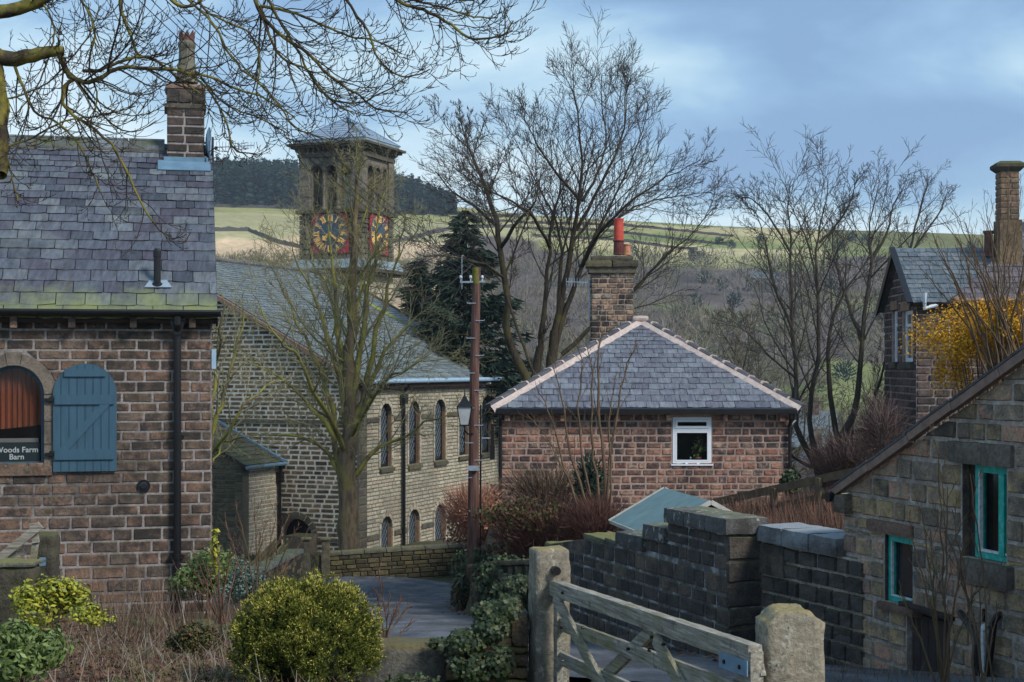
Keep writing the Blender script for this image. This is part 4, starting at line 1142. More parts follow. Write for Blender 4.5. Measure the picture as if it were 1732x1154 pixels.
def build_church():
    t = thing('church', 'long gritstone church with green grey slate roof and arched windows behind the sycamore', 'church', FC)
    W, D = 9.5, 15.7
    ze = FC.onX(735, 642)[1] - .0
    pitch = math.atan(.537); zr = ze + W * .537
    MGb = PM((0, 0, 0), (1, 0, 0), n=(0, -1, 0))       # gable, u = local x
    MS = PM((0, 0, 0), (0, 1, 0), n=(1, 0, 0))         # side, u = local y
    # ---- gable wall, with low arched doorway
    da, _ = FC.onY(474, 900); db_, _ = FC.onY(528, 900); dt = FC.onY(500, 877)[1]
    gp = [(-2*W, -.8), (0, -.8), (0, ze), (-W, zr), (-2*W, ze)]
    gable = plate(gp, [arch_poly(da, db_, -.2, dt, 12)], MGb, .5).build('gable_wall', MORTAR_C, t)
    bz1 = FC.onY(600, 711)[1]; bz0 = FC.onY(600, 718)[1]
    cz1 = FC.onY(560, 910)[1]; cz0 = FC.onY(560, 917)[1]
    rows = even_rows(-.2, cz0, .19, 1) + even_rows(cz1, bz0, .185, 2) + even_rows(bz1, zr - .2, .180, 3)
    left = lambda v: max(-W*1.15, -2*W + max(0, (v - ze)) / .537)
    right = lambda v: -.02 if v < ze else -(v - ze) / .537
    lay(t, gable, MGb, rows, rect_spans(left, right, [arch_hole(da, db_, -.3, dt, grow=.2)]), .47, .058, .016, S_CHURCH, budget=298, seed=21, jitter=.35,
        in_view=lambda u, v: u > -7.6 and not (u < -3.6 and v < 3.2))
    for (a, b) in ((bz0, bz1), (cz0, cz1)):
        MB().box(-2*W, .0, -.07, 0, a + .012, b - .012).build('string_course', S_BAND, gable)
    n = 9; rr = (db_ - da) / 2; cx = (da + db_) / 2; sp = dt - rr
    for i in range(n):
        a0 = math.pi * i / n + .03; a1 = math.pi * (i + 1) / n - .03
        poly = [(cx + rr*math.cos(a), -.05, sp + rr*math.sin(a)) for a in (a0, (a0+a1)/2, a1)] + [(cx + (rr+.26)*math.cos(a), -.05, sp + (rr+.26)*math.sin(a)) for a in (a1, (a0+a1)/2, a0)]
        MB().prism(poly, (0, .25, 0)).build('arch_stone', S_BAND, gable)
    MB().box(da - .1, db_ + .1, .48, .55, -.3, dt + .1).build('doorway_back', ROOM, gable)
    MB().box(cx + .1, cx + .95, -1.2, -.02, -.4, 1.0).build('door_step', S_BAND, gable)
    # verge coping
    cpv, spv = math.cos(pitch), math.sin(pitch)
    for s in (0, 1):
        a = Vector((.12, -.14, ze - .06)) if s == 0 else Vector((-2*W - .12, -.14, ze - .06)); b = Vector((-W, -.14, zr - .0))
        MB().beam(a, b, .34, .17, up=(0, 0, 1)).build('verge_coping', WOOD_BROWN if s == 0 else S_BAND, t)
    # ---- side wall with windows
    holes = []; wins = []
    ups = [(643, 662, 682, 790), (691, 709, 678, 785), (735, 753, 675, 779), (776, 792, 672, 770), (814, 831, 670, 766)]
    for (pa, pb, pt, pb_) in ups:
        u0, _ = FC.onX(pa, 730); u1, _ = FC.onX(pb, 730); um = (pa + pb) / 2
        wins.append((u0, u1, FC.onX(um, pb_)[1], FC.onX(um, pt)[1], 1))
    lows = [(644, 663, 873), (691, 709, 861), (735, 753, 852), (776, 792, 843), (814, 831, 836)]
    for (pa, pb, pt) in lows:
        u0, _ = FC.onX(pa, 890); u1, _ = FC.onX(pb, 890); um = (pa + pb) / 2; tz = FC.onX(um, pt)[1]
        wins.append((u0, u1, tz - 1.75, tz, 0))
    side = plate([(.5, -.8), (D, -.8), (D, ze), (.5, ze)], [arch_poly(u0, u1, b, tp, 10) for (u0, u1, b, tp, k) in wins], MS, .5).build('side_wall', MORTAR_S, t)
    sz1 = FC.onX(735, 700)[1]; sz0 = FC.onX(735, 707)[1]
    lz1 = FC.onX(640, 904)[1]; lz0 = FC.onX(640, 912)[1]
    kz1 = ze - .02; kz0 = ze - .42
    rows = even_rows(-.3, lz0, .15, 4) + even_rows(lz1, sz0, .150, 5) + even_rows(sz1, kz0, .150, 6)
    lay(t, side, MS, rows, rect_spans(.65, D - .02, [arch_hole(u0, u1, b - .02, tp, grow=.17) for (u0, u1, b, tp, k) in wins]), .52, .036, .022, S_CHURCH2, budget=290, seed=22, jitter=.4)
    for (a, b) in ((sz0, sz1), (lz0, lz1)):
        for (s, e) in rect_spans(.65, D, [arch_hole(u0, u1, bb, tp, grow=.17) for (u0, u1, bb, tp, k) in wins])((a + b) / 2):
            MB().box(0, .07, s, e, a + .012, b - .012).build('string_course', S_BAND, side)
    lay(t, side, MS, [(kz0 + .01, kz1)], rect_spans(.02, D), .9, .02, .05, WOOD_BROWN if False else S_REVEAL, name='eaves_stone', budget=30, seed=3)
    # corner pier of long quoins
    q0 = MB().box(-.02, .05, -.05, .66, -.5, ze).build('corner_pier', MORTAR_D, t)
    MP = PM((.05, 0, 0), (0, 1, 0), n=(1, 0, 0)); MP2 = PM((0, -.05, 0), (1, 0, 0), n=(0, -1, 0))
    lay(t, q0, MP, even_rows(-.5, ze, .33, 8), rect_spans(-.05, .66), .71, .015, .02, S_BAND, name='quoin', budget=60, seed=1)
    for (u0, u1, b, tp, k) in wins:
        # voussoir surround, reveal, frame, glass, sill
        uc = (u0 + u1) / 2; r = (u1 - u0) / 2; sp = tp - r
        w = MB()
        poly = [(.14 - .52 + .02, u, v) for (u, v) in arch_poly(u0, u1, b, tp, 12)]
        # frame ring recessed
        ring = plate(arch_poly(u0 + .01, u1 - .01, b + .01, tp - .01, 12), [arch_poly(u0 + .10, u1 - .10, b + .10, tp - .10, 12)], PM((-.14, 0, 0), (0,1,0), n=(1,0,0)), .08)
        win = ring.build('window', S_BAND if not k else IRON, t)
        MB().prism([(-.18, u, v) for u, v in arch_poly(u0 + .09, u1 - .09, b + .09, tp - .09, 12)], (-.02, 0, 0)).build('glass', GLASS_D, win)
        # diamond leads
        m = MB(); H = tp - b - .2; Wd = (u1 - u0) - .2; st = .30
        i = -6
        while i * st < H + Wd:
            for sg in (1, -1):
                pts = []
                for q in range(13):
                    uu = -Wd/2 + Wd * q / 12; vv = i * st + (uu + Wd/2 if sg > 0 else Wd/2 - uu) * 1.25
                    if 0 < vv < H - (.0 if abs(uu) < Wd*.3 else .2): pts.append((-.172, uc + uu, b + .1 + vv))
                if len(pts) > 2: m.beam(pts[0], pts[-1], .010, .010)
            i += 1
        if m.v: m.build('leading', METAL, win)
        # warm far-side reveal lining (the visible jamb)
        MB().box(-.14, -.0, u1 - .035, u1 + .006, b, sp).build('reveal', S_REVEAL, win)
        # surround stones
        ring = []
        na = 7
        for i in range(na):
            a0 = math.pi*i/na + .03; a1 = math.pi*(i+1)/na - .03
            ring.append([(.035, uc + r*math.cos(a), sp + r*math.sin(a)) for a in (a0, (a0+a1)/2, a1)] + [(.035, uc + (r+.16)*math.cos(a), sp + (r+.16)*math.sin(a)) for a in (a1, (a0+a1)/2, a0)])
        m = MB()
        for p in ring: m.prism(p, (-.2, 0, 0))
        m.box(-.2, .05, uc - .07, uc + .07, tp - .02, tp + .26)
        m.build('arch_surround', S_CHURCH2, t)
        m = MB(); z = b
        rq = random.Random(int(u0*100))
        while z < sp - .05:
            h = rq.uniform(.22, .34); z2 = min(sp, z + h)
            for e in (u0 - .15, u1 + .01): m.box(-.06, .032, e, e + .14, z + .01, z2 - .01)
            z = z2
        m.build('jambs', S_CHURCH2, t)
        if k: MB().prism([(-.3, u0 - .12, b - .20), (.12, u0 - .12, b - .20), (.12, u0 - .12, b - .06), (-.3, u0 - .12, b + .03)], (0, u1 - u0 + .24, 0)).build('sill', S_DRY, t)
    # body behind
    MB().box(-2*W, -.5, D - .5, D, -.8, ze).box(-2*W, -2*W + .5, .5, D - .5, -.8, ze).build('back_wall', S_CHURCH, t)
    fg = MB(); fg.prism([(-2*W, D - .4, ze), (0, D - .4, ze), (-W, D - .4, zr - .1)], (0, .4, 0)); fg.build('far_gable', S_CHURCH, t)
    # ---- roof
    oh = .32; slope = (W + oh) / cpv; zeo = ze - oh * .537 + .12
    M1 = PM((oh, -.12, zeo), (0, 1, 0), n=(spv, 0, cpv), v=(-cpv, 0, spv))
    M2 = PM((-2*W - oh, D + .25, zeo), (0, -1, 0), n=(-spv, 0, cpv), v=(cpv, 0, spv))
    Lr = D + .37
    roof = roof_slab(M1, [(0, 0), (Lr, 0), (Lr, slope), (0, slope)], .14, 'roof', WOOD_DARK, t)
    roof_slab(M2, [(0, 0), (Lr, 0), (Lr, slope), (0, slope)], .14, 'roof_far_side', SL_CHURCH, t)
    rows = []; v = 0; h = .36
    while v < slope - .05: rows.append((v, min(slope, v + h))); v += h; h *= .985
    lay(t, roof, M1, rows, rect_spans(0, Lr), .50, .012, .016, SL_CHURCH, ts=T_SLATE, name='slate', budget=300, seed=31, bond=True, jitter=.2, in_view=lambda u, v: v < 5)
    MB().tube([M1 @ Vector((0, slope, .05)), M1 @ Vector((Lr, slope, .05))], .12, 8).build('ridge', S_COPE, roof)
    # moss streak running down beside the far verge
    m = MB(); pts = []
    for i in range(30):
        q = i / 29; v = slope * (.04 + .92*q); w_ = .20 + .22 * mnoise.noise(Vector((q*7, 1, 2))) ; u = Lr - 2.1 - .1*math.sin(q*9) 
        pts.append((u - w_, v, .035)); pts.append((u + w_, v, .035))
    F = [(2*i, 2*i+1, 2*i+3, 2*i+2) for i in range(29)]
    m.add([M1 @ Vector(p) for p in pts], F); m.build('moss_streak', MOSS_Y, roof)
    MB().beam(M1 @ Vector((Lr + .06, -.1, .0)), M1 @ Vector((Lr + .06, slope, .0)), .16, .22, up=(0,0,1)).build('far_verge', WOOD_FENCE, roof)
    # gutter + downpipe
    gx = oh + .10; gz = zeo + .02
    MB().tube([(gx, -.15, gz), (gx, D + .8, gz)], .10, 10).build('gutter', GUTTER_B, t)
    MB().box(.0, oh, .0, D, gz - .26, gz - .12).build('soffit', WOOD_DARK, t)
    y, _ = FC.onX(678, 700)
    dp = MB().tube([(gx, y, gz - .05), (.14, y, gz - .5), (.14, y, 2.0), (.14, y, -.6)], .075, 8).build('downpipe', IRON, t)
    MB().box(.04, .26, y - .16, y + .16, gz - .95, gz - .55).build('hopper', IRON, dp)
    y2, z2 = FC.onX(812, 650); MB().box(.02, .2, y2 - .2, y2 + .2, z2 - .12, z2 + .12).tube([(.2, y2, z2), (.6, y2 - .2, z2 + .05)], .04, 5).build('floodlight', METAL, t)

    # ---- porch on the gable
    px0, px1, a = -9.6, -3.53, 2.77
    pze = -3.77 + 7.6; prr = pze + (px1 - px0) / 2 * .5; pxm = (px0 + px1) / 2
    MPf = PM((0, -a, 0), (1, 0, 0), n=(0, -1, 0)); MPs = PM((px1, 0, 0), (0, 1, 0), n=(1, 0, 0))
    pw = plate([(px0, -.8), (px1, -.8), (px1, pze), (pxm, prr), (px0, pze)], [], MPf, .4).build('porch_wall', MORTAR_D, t)
    rightp = lambda v: px1 - .25 if v < pze else px1 - (v - pze) / .5
    lay(t, pw, MPf, even_rows(-.3, prr - .1, .185, 5), rect_spans(lambda v: max(px0, px0 + max(0, v - pze)/.5), rightp), .45, .035, .03, S_DRY, budget=60, seed=41, in_view=lambda u, v: u > px1 - 2.4)
    pier = MB().box(px1 - .30, px1 + .03, -a - .04, -a + .42, -.8, pze).build('porch_corner', MORTAR_D, t)
    lay(t, pier, PM((0, -a - .04, 0), (1,0,0), n=(0,-1,0)), even_rows(-.4, pze, .36, 2), rect_spans(px1 - .30, px1 + .03), .35, .02, .02, S_DRY, name='quoin', budget=20, seed=2)
    pw2 = plate([(-a + .3, -.8), (-.02, -.8), (-.02, pze), (-a + .3, pze)], [], MPs, .3).build('porch_side_wall', MORTAR_C, t)
    lay(t, pw2, MPs, even_rows(-.3, pze - .1, .150, 7), rect_spans(-a + .44, -.03), .40, .025, .025, S_CHURCH2, budget=50, seed=42)
    oh2 = .25; c2 = math.cos(math.atan(.5)); s2 = math.sin(math.atan(.5)); sl = ((px1 - px0)/2 + oh2) / c2; zq = pze - oh2*.5 + .1
    R1 = PM((px1 + oh2, -a - .15, zq), (0, 1, 0), n=(s2, 0, c2), v=(-c2, 0, s2)); R2 = PM((px0 - oh2, 0, zq), (0, -1, 0), n=(-s2, 0, c2), v=(c2, 0, s2))
    pr = roof_slab(R1, [(0,0),(a+.14,0),(a+.14,sl),(0,sl)], .10, 'porch_roof', WOOD_DARK, t); roof_slab(R2, [(0,0),(a+.14,0),(a+.14,sl),(0,sl)], .10, 'porch_roof_far_side', SL_MOSS, t)
    lay(t, pr, R1, even_rows(0, sl, .34, 2, .04), rect_spans(0, a + .14), .5, .014, .02, SL_MOSS, ts=T_SLATE, name='slate', budget=80, seed=43, bond=True, jitter=.2)
    MB().beam(R1 @ Vector((a + .06, -.05, .07)), R1 @ Vector((a + .06, sl, .07)), .14, .07, up=(0,0,1)).build('porch_flashing', LEAD, pr)
    MB().tube([R1 @ Vector((-.05, -.1, -.02)), R1 @ Vector((a + .12, -.1, -.02))], .075, 8).build('porch_gutter', LEAD, t)
    yb = -.18; MB().tube([(px1 + oh2, yb, zq - .05), (px1 + .13, yb, zq - .5), (px1 + .13, yb, -.5)], .07, 8).box(px1 + .03, px1 + .25, yb - .13, yb + .13, zq - .75, zq - .4).build('porch_downpipe', IRON, t)
    return ze, zr
MOSS_Y = plain('yellow moss', (.22,.25,.04), rough=1, var=.35, scale=4, bump=.4)
_cze, _czr = build_church()

# ---------------------------------------------------------------- clock tower (part of the same building, own thing)
FT = Frame(((613 - CX) / FPX * 80, 80.0, 0.0), FC.rz)
def build_tower():
    t = thing('clock_tower', 'square stone bell tower with open arched belfry and red cornered clock faces', 'tower', FT)
    S = 3.75
    Z = lambda py: (HY - py) / FPX * 80
    # frames for the two visible faces and two hidden
    faces = [(PM((0, 0, 0), (1, 0, 0), n=(0, -1, 0)), -S, 0), (PM((0, 0, 0), (0, 1, 0), n=(1, 0, 0)), 0, S),
             (PM((0, S, 0), (-1, 0, 0), n=(0, 1, 0)), 0, S), (PM((-S, 0, 0), (0, -1, 0), n=(-1, 0, 0)), -S, 0)]
    zb, zt = -1.0, Z(262)
    # lower shaft and clock stage
    sh = MB().box(-S + .05, -.05, .05, S - .05, zb, Z(447)).build('shaft', MORTAR_D, t)
    for (M, a, b) in faces[:2]: lay(t, sh, M @ Matrix.Translation((0, 0, -.04)), even_rows(-.5, Z(455), .30, 2), rect_spans(a + .04, b - .04), .55, .02, .04, S_CHURCH2, budget=30, seed=3)
    # base ledge (two steps)
    MB().box(-S - .50, .50, -.50, S + .50, Z(459), Z(453)).box(-S - .38, .38, -.38, S + .38, Z(463), Z(459)-.005).build('lower_ledge', S_BAND, t)
    led = MB(); e0, e1 = .42, .10
    zz0, zz1 = Z(453) + .004, Z(437)
    vs = [(-S-e0,-e0,zz0),(e0,-e0,zz0),(e0,S+e0,zz0),(-S-e0,S+e0,zz0),(-S-e1-.1,-e1-.1,zz1),(e1+.1,-e1-.1,zz1),(e1+.1,S+e1+.1,zz1),(-S-e1-.1,S+e1+.1,zz1)]
    led.add(vs, [(0,3,2,1),(4,5,6,7),(0,1,5,4),(1,2,6,5),(2,3,7,6),(3,0,4,7)]); led.build('lead_skirt', LEADG, t)
    cs = MB().box(-S + .12, -.12, .12, S - .12, zz1, Z(358)).build('clock_stage', MORTAR_D, t)
    for (M, a, b) in faces:
        pw = .62
        for (p, q) in ((a, a + pw), (b - pw, b)):
            lay(t, cs, M @ Matrix.Translation((0, 0, -.05)), even_rows(zz1, Z(360), .27, 5), rect_spans(p, q), .34, .02, .05, S_TOWER, name='quoin', budget=14, seed=int(p*10)+50)
        lay(t, cs, M @ Matrix.Translation((0, 0, -.11)), even_rows(zz1, Z(360), .27, 6), rect_spans(a + pw, b - pw), .5, .02, .03, S_TOWER, budget=10, seed=77)
    MB().box(-S - .14, .14, -.14, S + .14, Z(358), Z(352)).build('belfry_sill', S_DRY, t)
    # belfry: corner piers, slender columns, arched heads
    b0, b1 = Z(352) + .003, Z(262)
    for (x, y) in ((-S, 0), (-.62, 0), (-.62, S - .62), (-S, S - .62)): MB().box(x, x + .62, y, y + .62, b0, b1).build('corner_pier', S_TOWER, t)
    # each face: three arched openings in a plate
    for fi, (M, a, b) in enumerate(faces):
        a2, b2 = a + .62, b - .62; w = (b2 - a2) / 3; holes = []
        for i in range(3):
            u0 = a2 + w*i + .11; u1 = a2 + w*(i+1) - .11; holes.append(arch_poly(u0, u1, b0 + .02, Z(276), 8))
        pl = plate([(a2, b0), (b2, b0), (b2, b1), (a2, b1)], holes, M @ Matrix.Translation((0, 0, -.10)), .30).build('belfry_arcade', S_TOWER, t)
        m = MB()
        for i in range(3):
            u0 = a2 + w*i + .11; u1 = a2 + w*(i+1) - .11; uc = (u0+u1)/2; r = (u1-u0)/2; sp = Z(276) - r
            ring = [(uc + (r+.0)*math.cos(math.pi*k/8), sp + (r+.0)*math.sin(math.pi*k/8)) for k in range(9)] + [(uc + (r+.12)*math.cos(math.pi*k/8), sp + (r+.12)*math.sin(math.pi*k/8)) for k in range(8, -1, -1)]
            n = M.to_3x3() @ Vector((0,0,.12))
            m.prism([M @ Vector((u, v, -.10)) for u, v in ring], n * .5)
        m.build('arch_moulding', S_BAND, pl)
        for i in range(4):
            u = a2 + w*i
            if i in (0, 3): continue
            c = M @ Vector((u, b0, -.06)); MB().lathe(c, [(.12,0),(.12,.1),(.08,.16),(.075, 2.05),(.12,2.15),(.14,2.25)], 10).build('column', S_TOWER, pl)
        lay(t, pl, M @ Matrix.Translation((0, 0, -.03)), even_rows(b0, b1, .30, 7, .05), rect_spans(a + .0, a + .61), .61, .02, .035, S_TOWER, name='quoin', budget=9, seed=60 + fi)
        lay(t, pl, M @ Matrix.Translation((0, 0, -.03)), even_rows(b0, b1, .30, 8, .05), rect_spans(b - .61, b - .0), .61, .02, .035, S_TOWER, name='quoin', budget=9, seed=70 + fi)
    # entablature, modillions, cornice
    MB().box(-S - .06, .06, -.06, S + .06, b1 + .003, Z(256)).build('frieze', S_BAND, t)
    MB().box(-S - .03, .03, -.03, S + .03, Z(256) + .003, Z(247)).build('upper_frieze', S_TOWER, t)
    m = []
    for (M, a, b) in faces:
        for i in range(13):
            u = a + .1 + (b - a - .2) * i / 12
            o = MB(); o.add([M @ Vector(p) for p in ((u-.07, Z(255), 0), (u+.07, Z(255), 0), (u+.07, Z(247)+.0, 0), (u-.07, Z(247), 0), (u-.07, Z(250), .26), (u+.07, Z(250), .26), (u+.07, Z(247), .26), (u-.07, Z(247), .26))],
                [(0,1,2,3),(4,5,6,7),(0,1,5,4),(1,2,6,5),(2,3,7,6),(3,0,4,7)]); o.build('modillion', S_BAND, t)
    MB().box(-S - .34, .34, -.34, S + .34, Z(247) + .003, Z(243)).box(-S - .50, .50, -.50, S + .50, Z(243) + .003, Z(239)).build('cornice', S_BAND, t)
    zc = Z(239) + .003; MB().box(-S - .22, .22, -.22, S + .22, zc, Z(232)).build('parapet', LEADG, t)
    # pyramid roof with standing seams
    zp = Z(232) + .003; ap = Vector((-S/2, S/2, (HY - 197) / FPX * 82)); e = .26
    cs4 = [Vector((-S-e, -e, zp)), Vector((e, -e, zp)), Vector((e, S+e, zp)), Vector((-S-e, S+e, zp))]
    rf = MB().add(cs4 + [ap], [(0,1,4),(1,2,4),(2,3,4),(3,0,4),(3,2,1,0)]).build('roof', TOWROOF, t)
    m = MB()
    for i in range(4):
        a, b = cs4[i], cs4[(i+1) % 4]; m.beam(a, ap, .09, .07)
        for k in range(1, 9):
            q = k / 9; d1 = a + (ap - a) * q; d2 = b + (ap - b) * q; m.beam(d1, d2, .025, .03)
    m.build('roof_roll', LEAD, rf); m.tube
    MB().lathe(ap - Vector((0,0,.06)), [(.12,0),(.07,.08),(.03,.14)], 8).build('finial', LEAD, rf)
    # clocks
    def clock(M, uc, vc, half, depth):
        n = M.to_3x3() @ Vector((0, 0, 1)); base = MB()
        def P3(u, v, w): return M @ Vector((uc + u, vc + v, w))
        base.prism([P3(-half, -half, depth), P3(half, -half, depth), P3(half, half, depth), P3(-half, half, depth)], n * .07)
        ck = base.build('clock', CLOCKRED, t)
        R = half * 1.02
        dial = MB(); poly = []
        for i in range(48):
            a = 2*math.pi*i/48; x = max(-half, min(half, R*math.cos(a))); y = max(-half, min(half, R*math.sin(a))); poly.append(P3(x, y, depth + .072))
        dial.prism(poly, n * .03); dial.build('dial', CLOCKDIAL, ck)
        def stroke(mb, a, b, w):
            # a, b in (u,v) ; flat bar
            d = Vector((b[0]-a[0], b[1]-a[1])); l = d.length; d /= l; s = Vector((-d.y, d.x)) * w / 2
            mb.prism([P3(a[0]-s.x, a[1]-s.y, depth + .104), P3(b[0]-s.x, b[1]-s.y, depth + .104), P3(b[0]+s.x, b[1]+s.y, depth + .104), P3(a[0]+s.x, a[1]+s.y, depth + .104)], n * .02)
        NUM = ['XII','I','II','III','IV','V','VI','VII','VIII','IX','X','XI']
        r0, r1 = half * .60, half * .93
        for h, txt in enumerate(NUM):
            a = math.radians(90 - 30*h); er = Vector((math.cos(a), math.sin(a))); et = Vector((math.sin(a), -math.cos(a)))
            ws = {'I': .085, 'V': .17, 'X': .17}; tot = sum(ws[c] for c in txt) * half; x = -tot / 2; mb = MB()
            for c in txt:
                w = ws[c] * half; x0 = x + w*.16; x1 = x + w*.84; xm = x + w/2; Q = lambda s, r: tuple(et * s + er * r); th = half * .068
                if c == 'I': stroke(mb, Q(xm, r0), Q(xm, r1), th)
                elif c == 'V': stroke(mb, Q(x0, r1), Q(xm, r0), th); stroke(mb, Q(x1, r1), Q(xm, r0), th*.7)
                else: stroke(mb, Q(x0, r1), Q(x1, r0), th); stroke(mb, Q(x1, r1), Q(x0, r0), th*.7)
                x += w
            mb.build('numeral', GOLD, ck)
        ticks = MB()
        for i in range(60):
            a = 2*math.pi*i/60; q = (math.cos(a), math.sin(a)); 
            if max(abs(q[0]), abs(q[1])) * R * .985 > half * .985: continue
            stroke(ticks, (q[0]*half*.955, q[1]*half*.955), (q[0]*half*.985, q[1]*half*.985), half*.03)
        ticks.build('minute_marks', GOLD, ck)
        for (deg, l, w) in ((-140, .52, .11), (-38, .76, .075)):
            a = math.radians(deg); e_ = (math.cos(a), math.sin(a)); p = (-e_[1], e_[0]); L_ = half * l; W_ = half * w
            mb = MB(); pts = [(-.12*half, 0), (0, W_*.5), (L_*.6, W_*.8), (L_*.72, W_*1.6), (L_, 0), (L_*.72, -W_*1.6), (L_*.6, -W_*.8), (0, -W_*.5)]
            mb.prism([P3(e_[0]*s + p[0]*q, e_[1]*s + p[1]*q, depth + .13) for s, q in pts], n * .02); mb.build('clock_hand', GOLD, ck)
        mb = MB(); mb.prism([P3(.05*math.cos(k), .05*math.sin(k), depth + .152) for k in [2*math.pi*i/10 for i in range(10)]], n * .02); mb.build('hub', GOLD, ck)
    cu, cv = FT.onY(559, 395); ch = (FT.onY(589, 395)[0] - FT.onY(529, 395)[0]) / 2
    clock(faces[0][0], cu, cv, ch, -.03)
    cy, cz = FT.onX(636, 393); clock(faces[1][0], S/2, cv + .02, ch, -.03)
    MB().box(-S + .3, -.3, .3, S - .3, b0 + .02, b0 + .08).build('belfry_floor', WOOD_DARK, t)
LEADG = plain('weathered grey lead', (.21,.26,.27), rough=.6, var=.25, scale=1.5)
TOWROOF = plain('tower slate and lead roof', (.24,.29,.36), rough=.5, var=.25, scale=2.5, stretch=(1,1,6))
build_tower()
# ---------------------------------------------------------------- cottage
FK = Frame((0, 36.0, -3.95), 0.0)
def build_cottage():
    t = thing('cottage', 'low brick red stone cottage with pyramid slate roof and white window', 'cottage', FK)
    xl = FK.onY(845, 760)[0]; xr = FK.onY(1337, 760)[0]; D = xr - xl
    ze = FK.onY(1080, 699)[1]
    MF = PM((0, 0, 0), (1, 0, 0), n=(0, -1, 0))
    wl, wr = FK.onY(1138, 745)[0], FK.onY(1203, 745)[0]; wt, wb = FK.onY(1170, 706)[1], FK.onY(1170, 785)[1]
    wall = plate([(xl, -.8), (xr, -.8), (xr, ze), (xl, ze)], [[(wl, wb), (wr, wb), (wr, wt), (wl, wt)]], MF, .35).build('wall', MORTAR_K, t)
    rows = even_rows(-.3, ze - .02, .158, 3, .16)
    lay(t, wall, MF, rows, rect_spans(xl, xr, [rect_hole(wl - .01, wr + .01, wb - .01, wt + .01)]), .285, .032, .016, S_COTT, budget=300, seed=8, jitter=.42,
        in_view=lambda u, v: v > .35 and not (u < 2.0 and v < .7))
    MB().box(xl, xl + .35, .35, D, -.8, ze).box(xr - .35, xr, .35, D, -.8, ze).box(xl + .35, xr - .35, D - .35, D, -.8, ze).build('back_wall', S_COTT, t)
    MSr = PM((xr, 0, 0), (0, 1, 0), n=(1, 0, 0)); MSl = PM((xl, 0, 0), (0, -1, 0), n=(-1, 0, 0))
    lay(t, wall, MSl, rows, rect_spans(-D, -.02), .3, .03, .028, S_COTT, budget=0, seed=9); lay(t, wall, MSr, rows, rect_spans(.02, D), .3, .03, .028, S_COTT, budget=0, seed=10)
    # window
    def ring(a0, a1, b0, b1, fw, y, d, nm, mat, par):
        return plate([(a0, b0), (a1, b0), (a1, b1), (a0, b1)], [[(a0+fw, b0+fw), (a1-fw, b0+fw), (a1-fw, b1-fw), (a0+fw, b1-fw)]], PM((0, y, 0), (1,0,0), n=(0,-1,0)), d).build(nm, mat, par)
    zt = FK.onY(1170, 727)[1]
    win = ring(wl, wr, wb, wt, .052, -.01, .09, 'window', WHITE, t)
    MB().box(wl + .05, wr - .05, -.008, .07, zt - .03, zt + .03).build('transom', WHITE, win)
    sash = ring(wl + .055, wr - .055, zt + .033, wt - .055, .055, -.025, .05, 'vent_sash', WHITE, win)
    s2 = ring(wl + .055, wr - .055, wb + .055, zt - .033, .04, -.016, .05, 'lower_sash', WHITE, win)
    MB().box(wl + .1, wr - .1, .01, .016, zt + .07, wt - .09).build('glass', GLASS_C, sash)
    MB().box(wl + .09, wr - .09, .01, .016, wb + .09, zt - .06).build('glass', GLASS_C, s2)
    MB().box(wl - .04, wr + .04, -.05, .10, wb - .035, wb - .003).build('sill', WHITE, win)
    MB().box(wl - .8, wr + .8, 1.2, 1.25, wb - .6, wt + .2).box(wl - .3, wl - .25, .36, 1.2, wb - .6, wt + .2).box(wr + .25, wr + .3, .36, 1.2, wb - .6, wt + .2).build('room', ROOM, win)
    MB().box(wl, wr, .095, .34, wb - .03, wb - .002).build('inner_sill', WHITE, win)
    # corbels, gutter, fascia, pipes
    for px in (858, 952, 1043, 1130, 1225, 1321):
        x, z = FK.onY(px, 706); MB().box(x - .06, x + .06, -.20, 0, z - .08, z + .06).build('gutter_corbel', S_COTT, t)
    gz = FK.onY(1080, 696, -.25)[1]
    MB().box(xl - .16, xr + .16, -.31, -.19, gz - .05, gz + .05).tube([(xl - .18, -.25, gz + .03), (xr + .18, -.25, gz + .03)], .055, 8).build('gutter', IRON, t)
    MB().box(xl - .1, xr + .1, -.19, -.0, gz - .04, gz + .02).build('soffit', WOOD_DARK, t)
    for nm, x in (('downpipe', xl + .02), ('downpipe', xr - .03)):
        MB().tube([(x, -.25, gz), (x, -.24, gz - .15), (x, -.09, gz - .35), (x, -.09, -.4)], .042, 8).build(nm, IRON, t)
    x, z1 = FK.onY(1347, 655); _, z0 = FK.onY(1347, 722)
    MB().tube([(xr - .03, -.06, z0), (xr + .1, .05, z0 + .15), (xr + .1, .05, z1)], .065, 8).build('vent_pipe', IRON, t)
    # ---- hipped roof
    e = .22; x0, x1, y0, y1 = xl - e, xr + e, -e, D + e; zb = gz + .06
    xa, za = FK.onY(1083, 543, (D) / 2)
    ya = D / 2; yb_ = D / 2 + .6; xm = (x0 + x1) / 2; xa = xm if abs(xa - xm) < .15 else xa
    A = Vector((xa, ya, za)); B = Vector((xa, yb_, za))
    c = [Vector((x0, y0, zb)), Vector((x1, y0, zb)), Vector((x1, y1, zb)), Vector((x0, y1, zb))]
    rf = MB().add([c[0], c[1], c[2], c[3], A, B], [(0,1,4),(1,2,5,4),(2,3,5),(3,0,4,5),(3,2,1,0)])
    roof = rf.build('roof', WOOD_DARK, t)
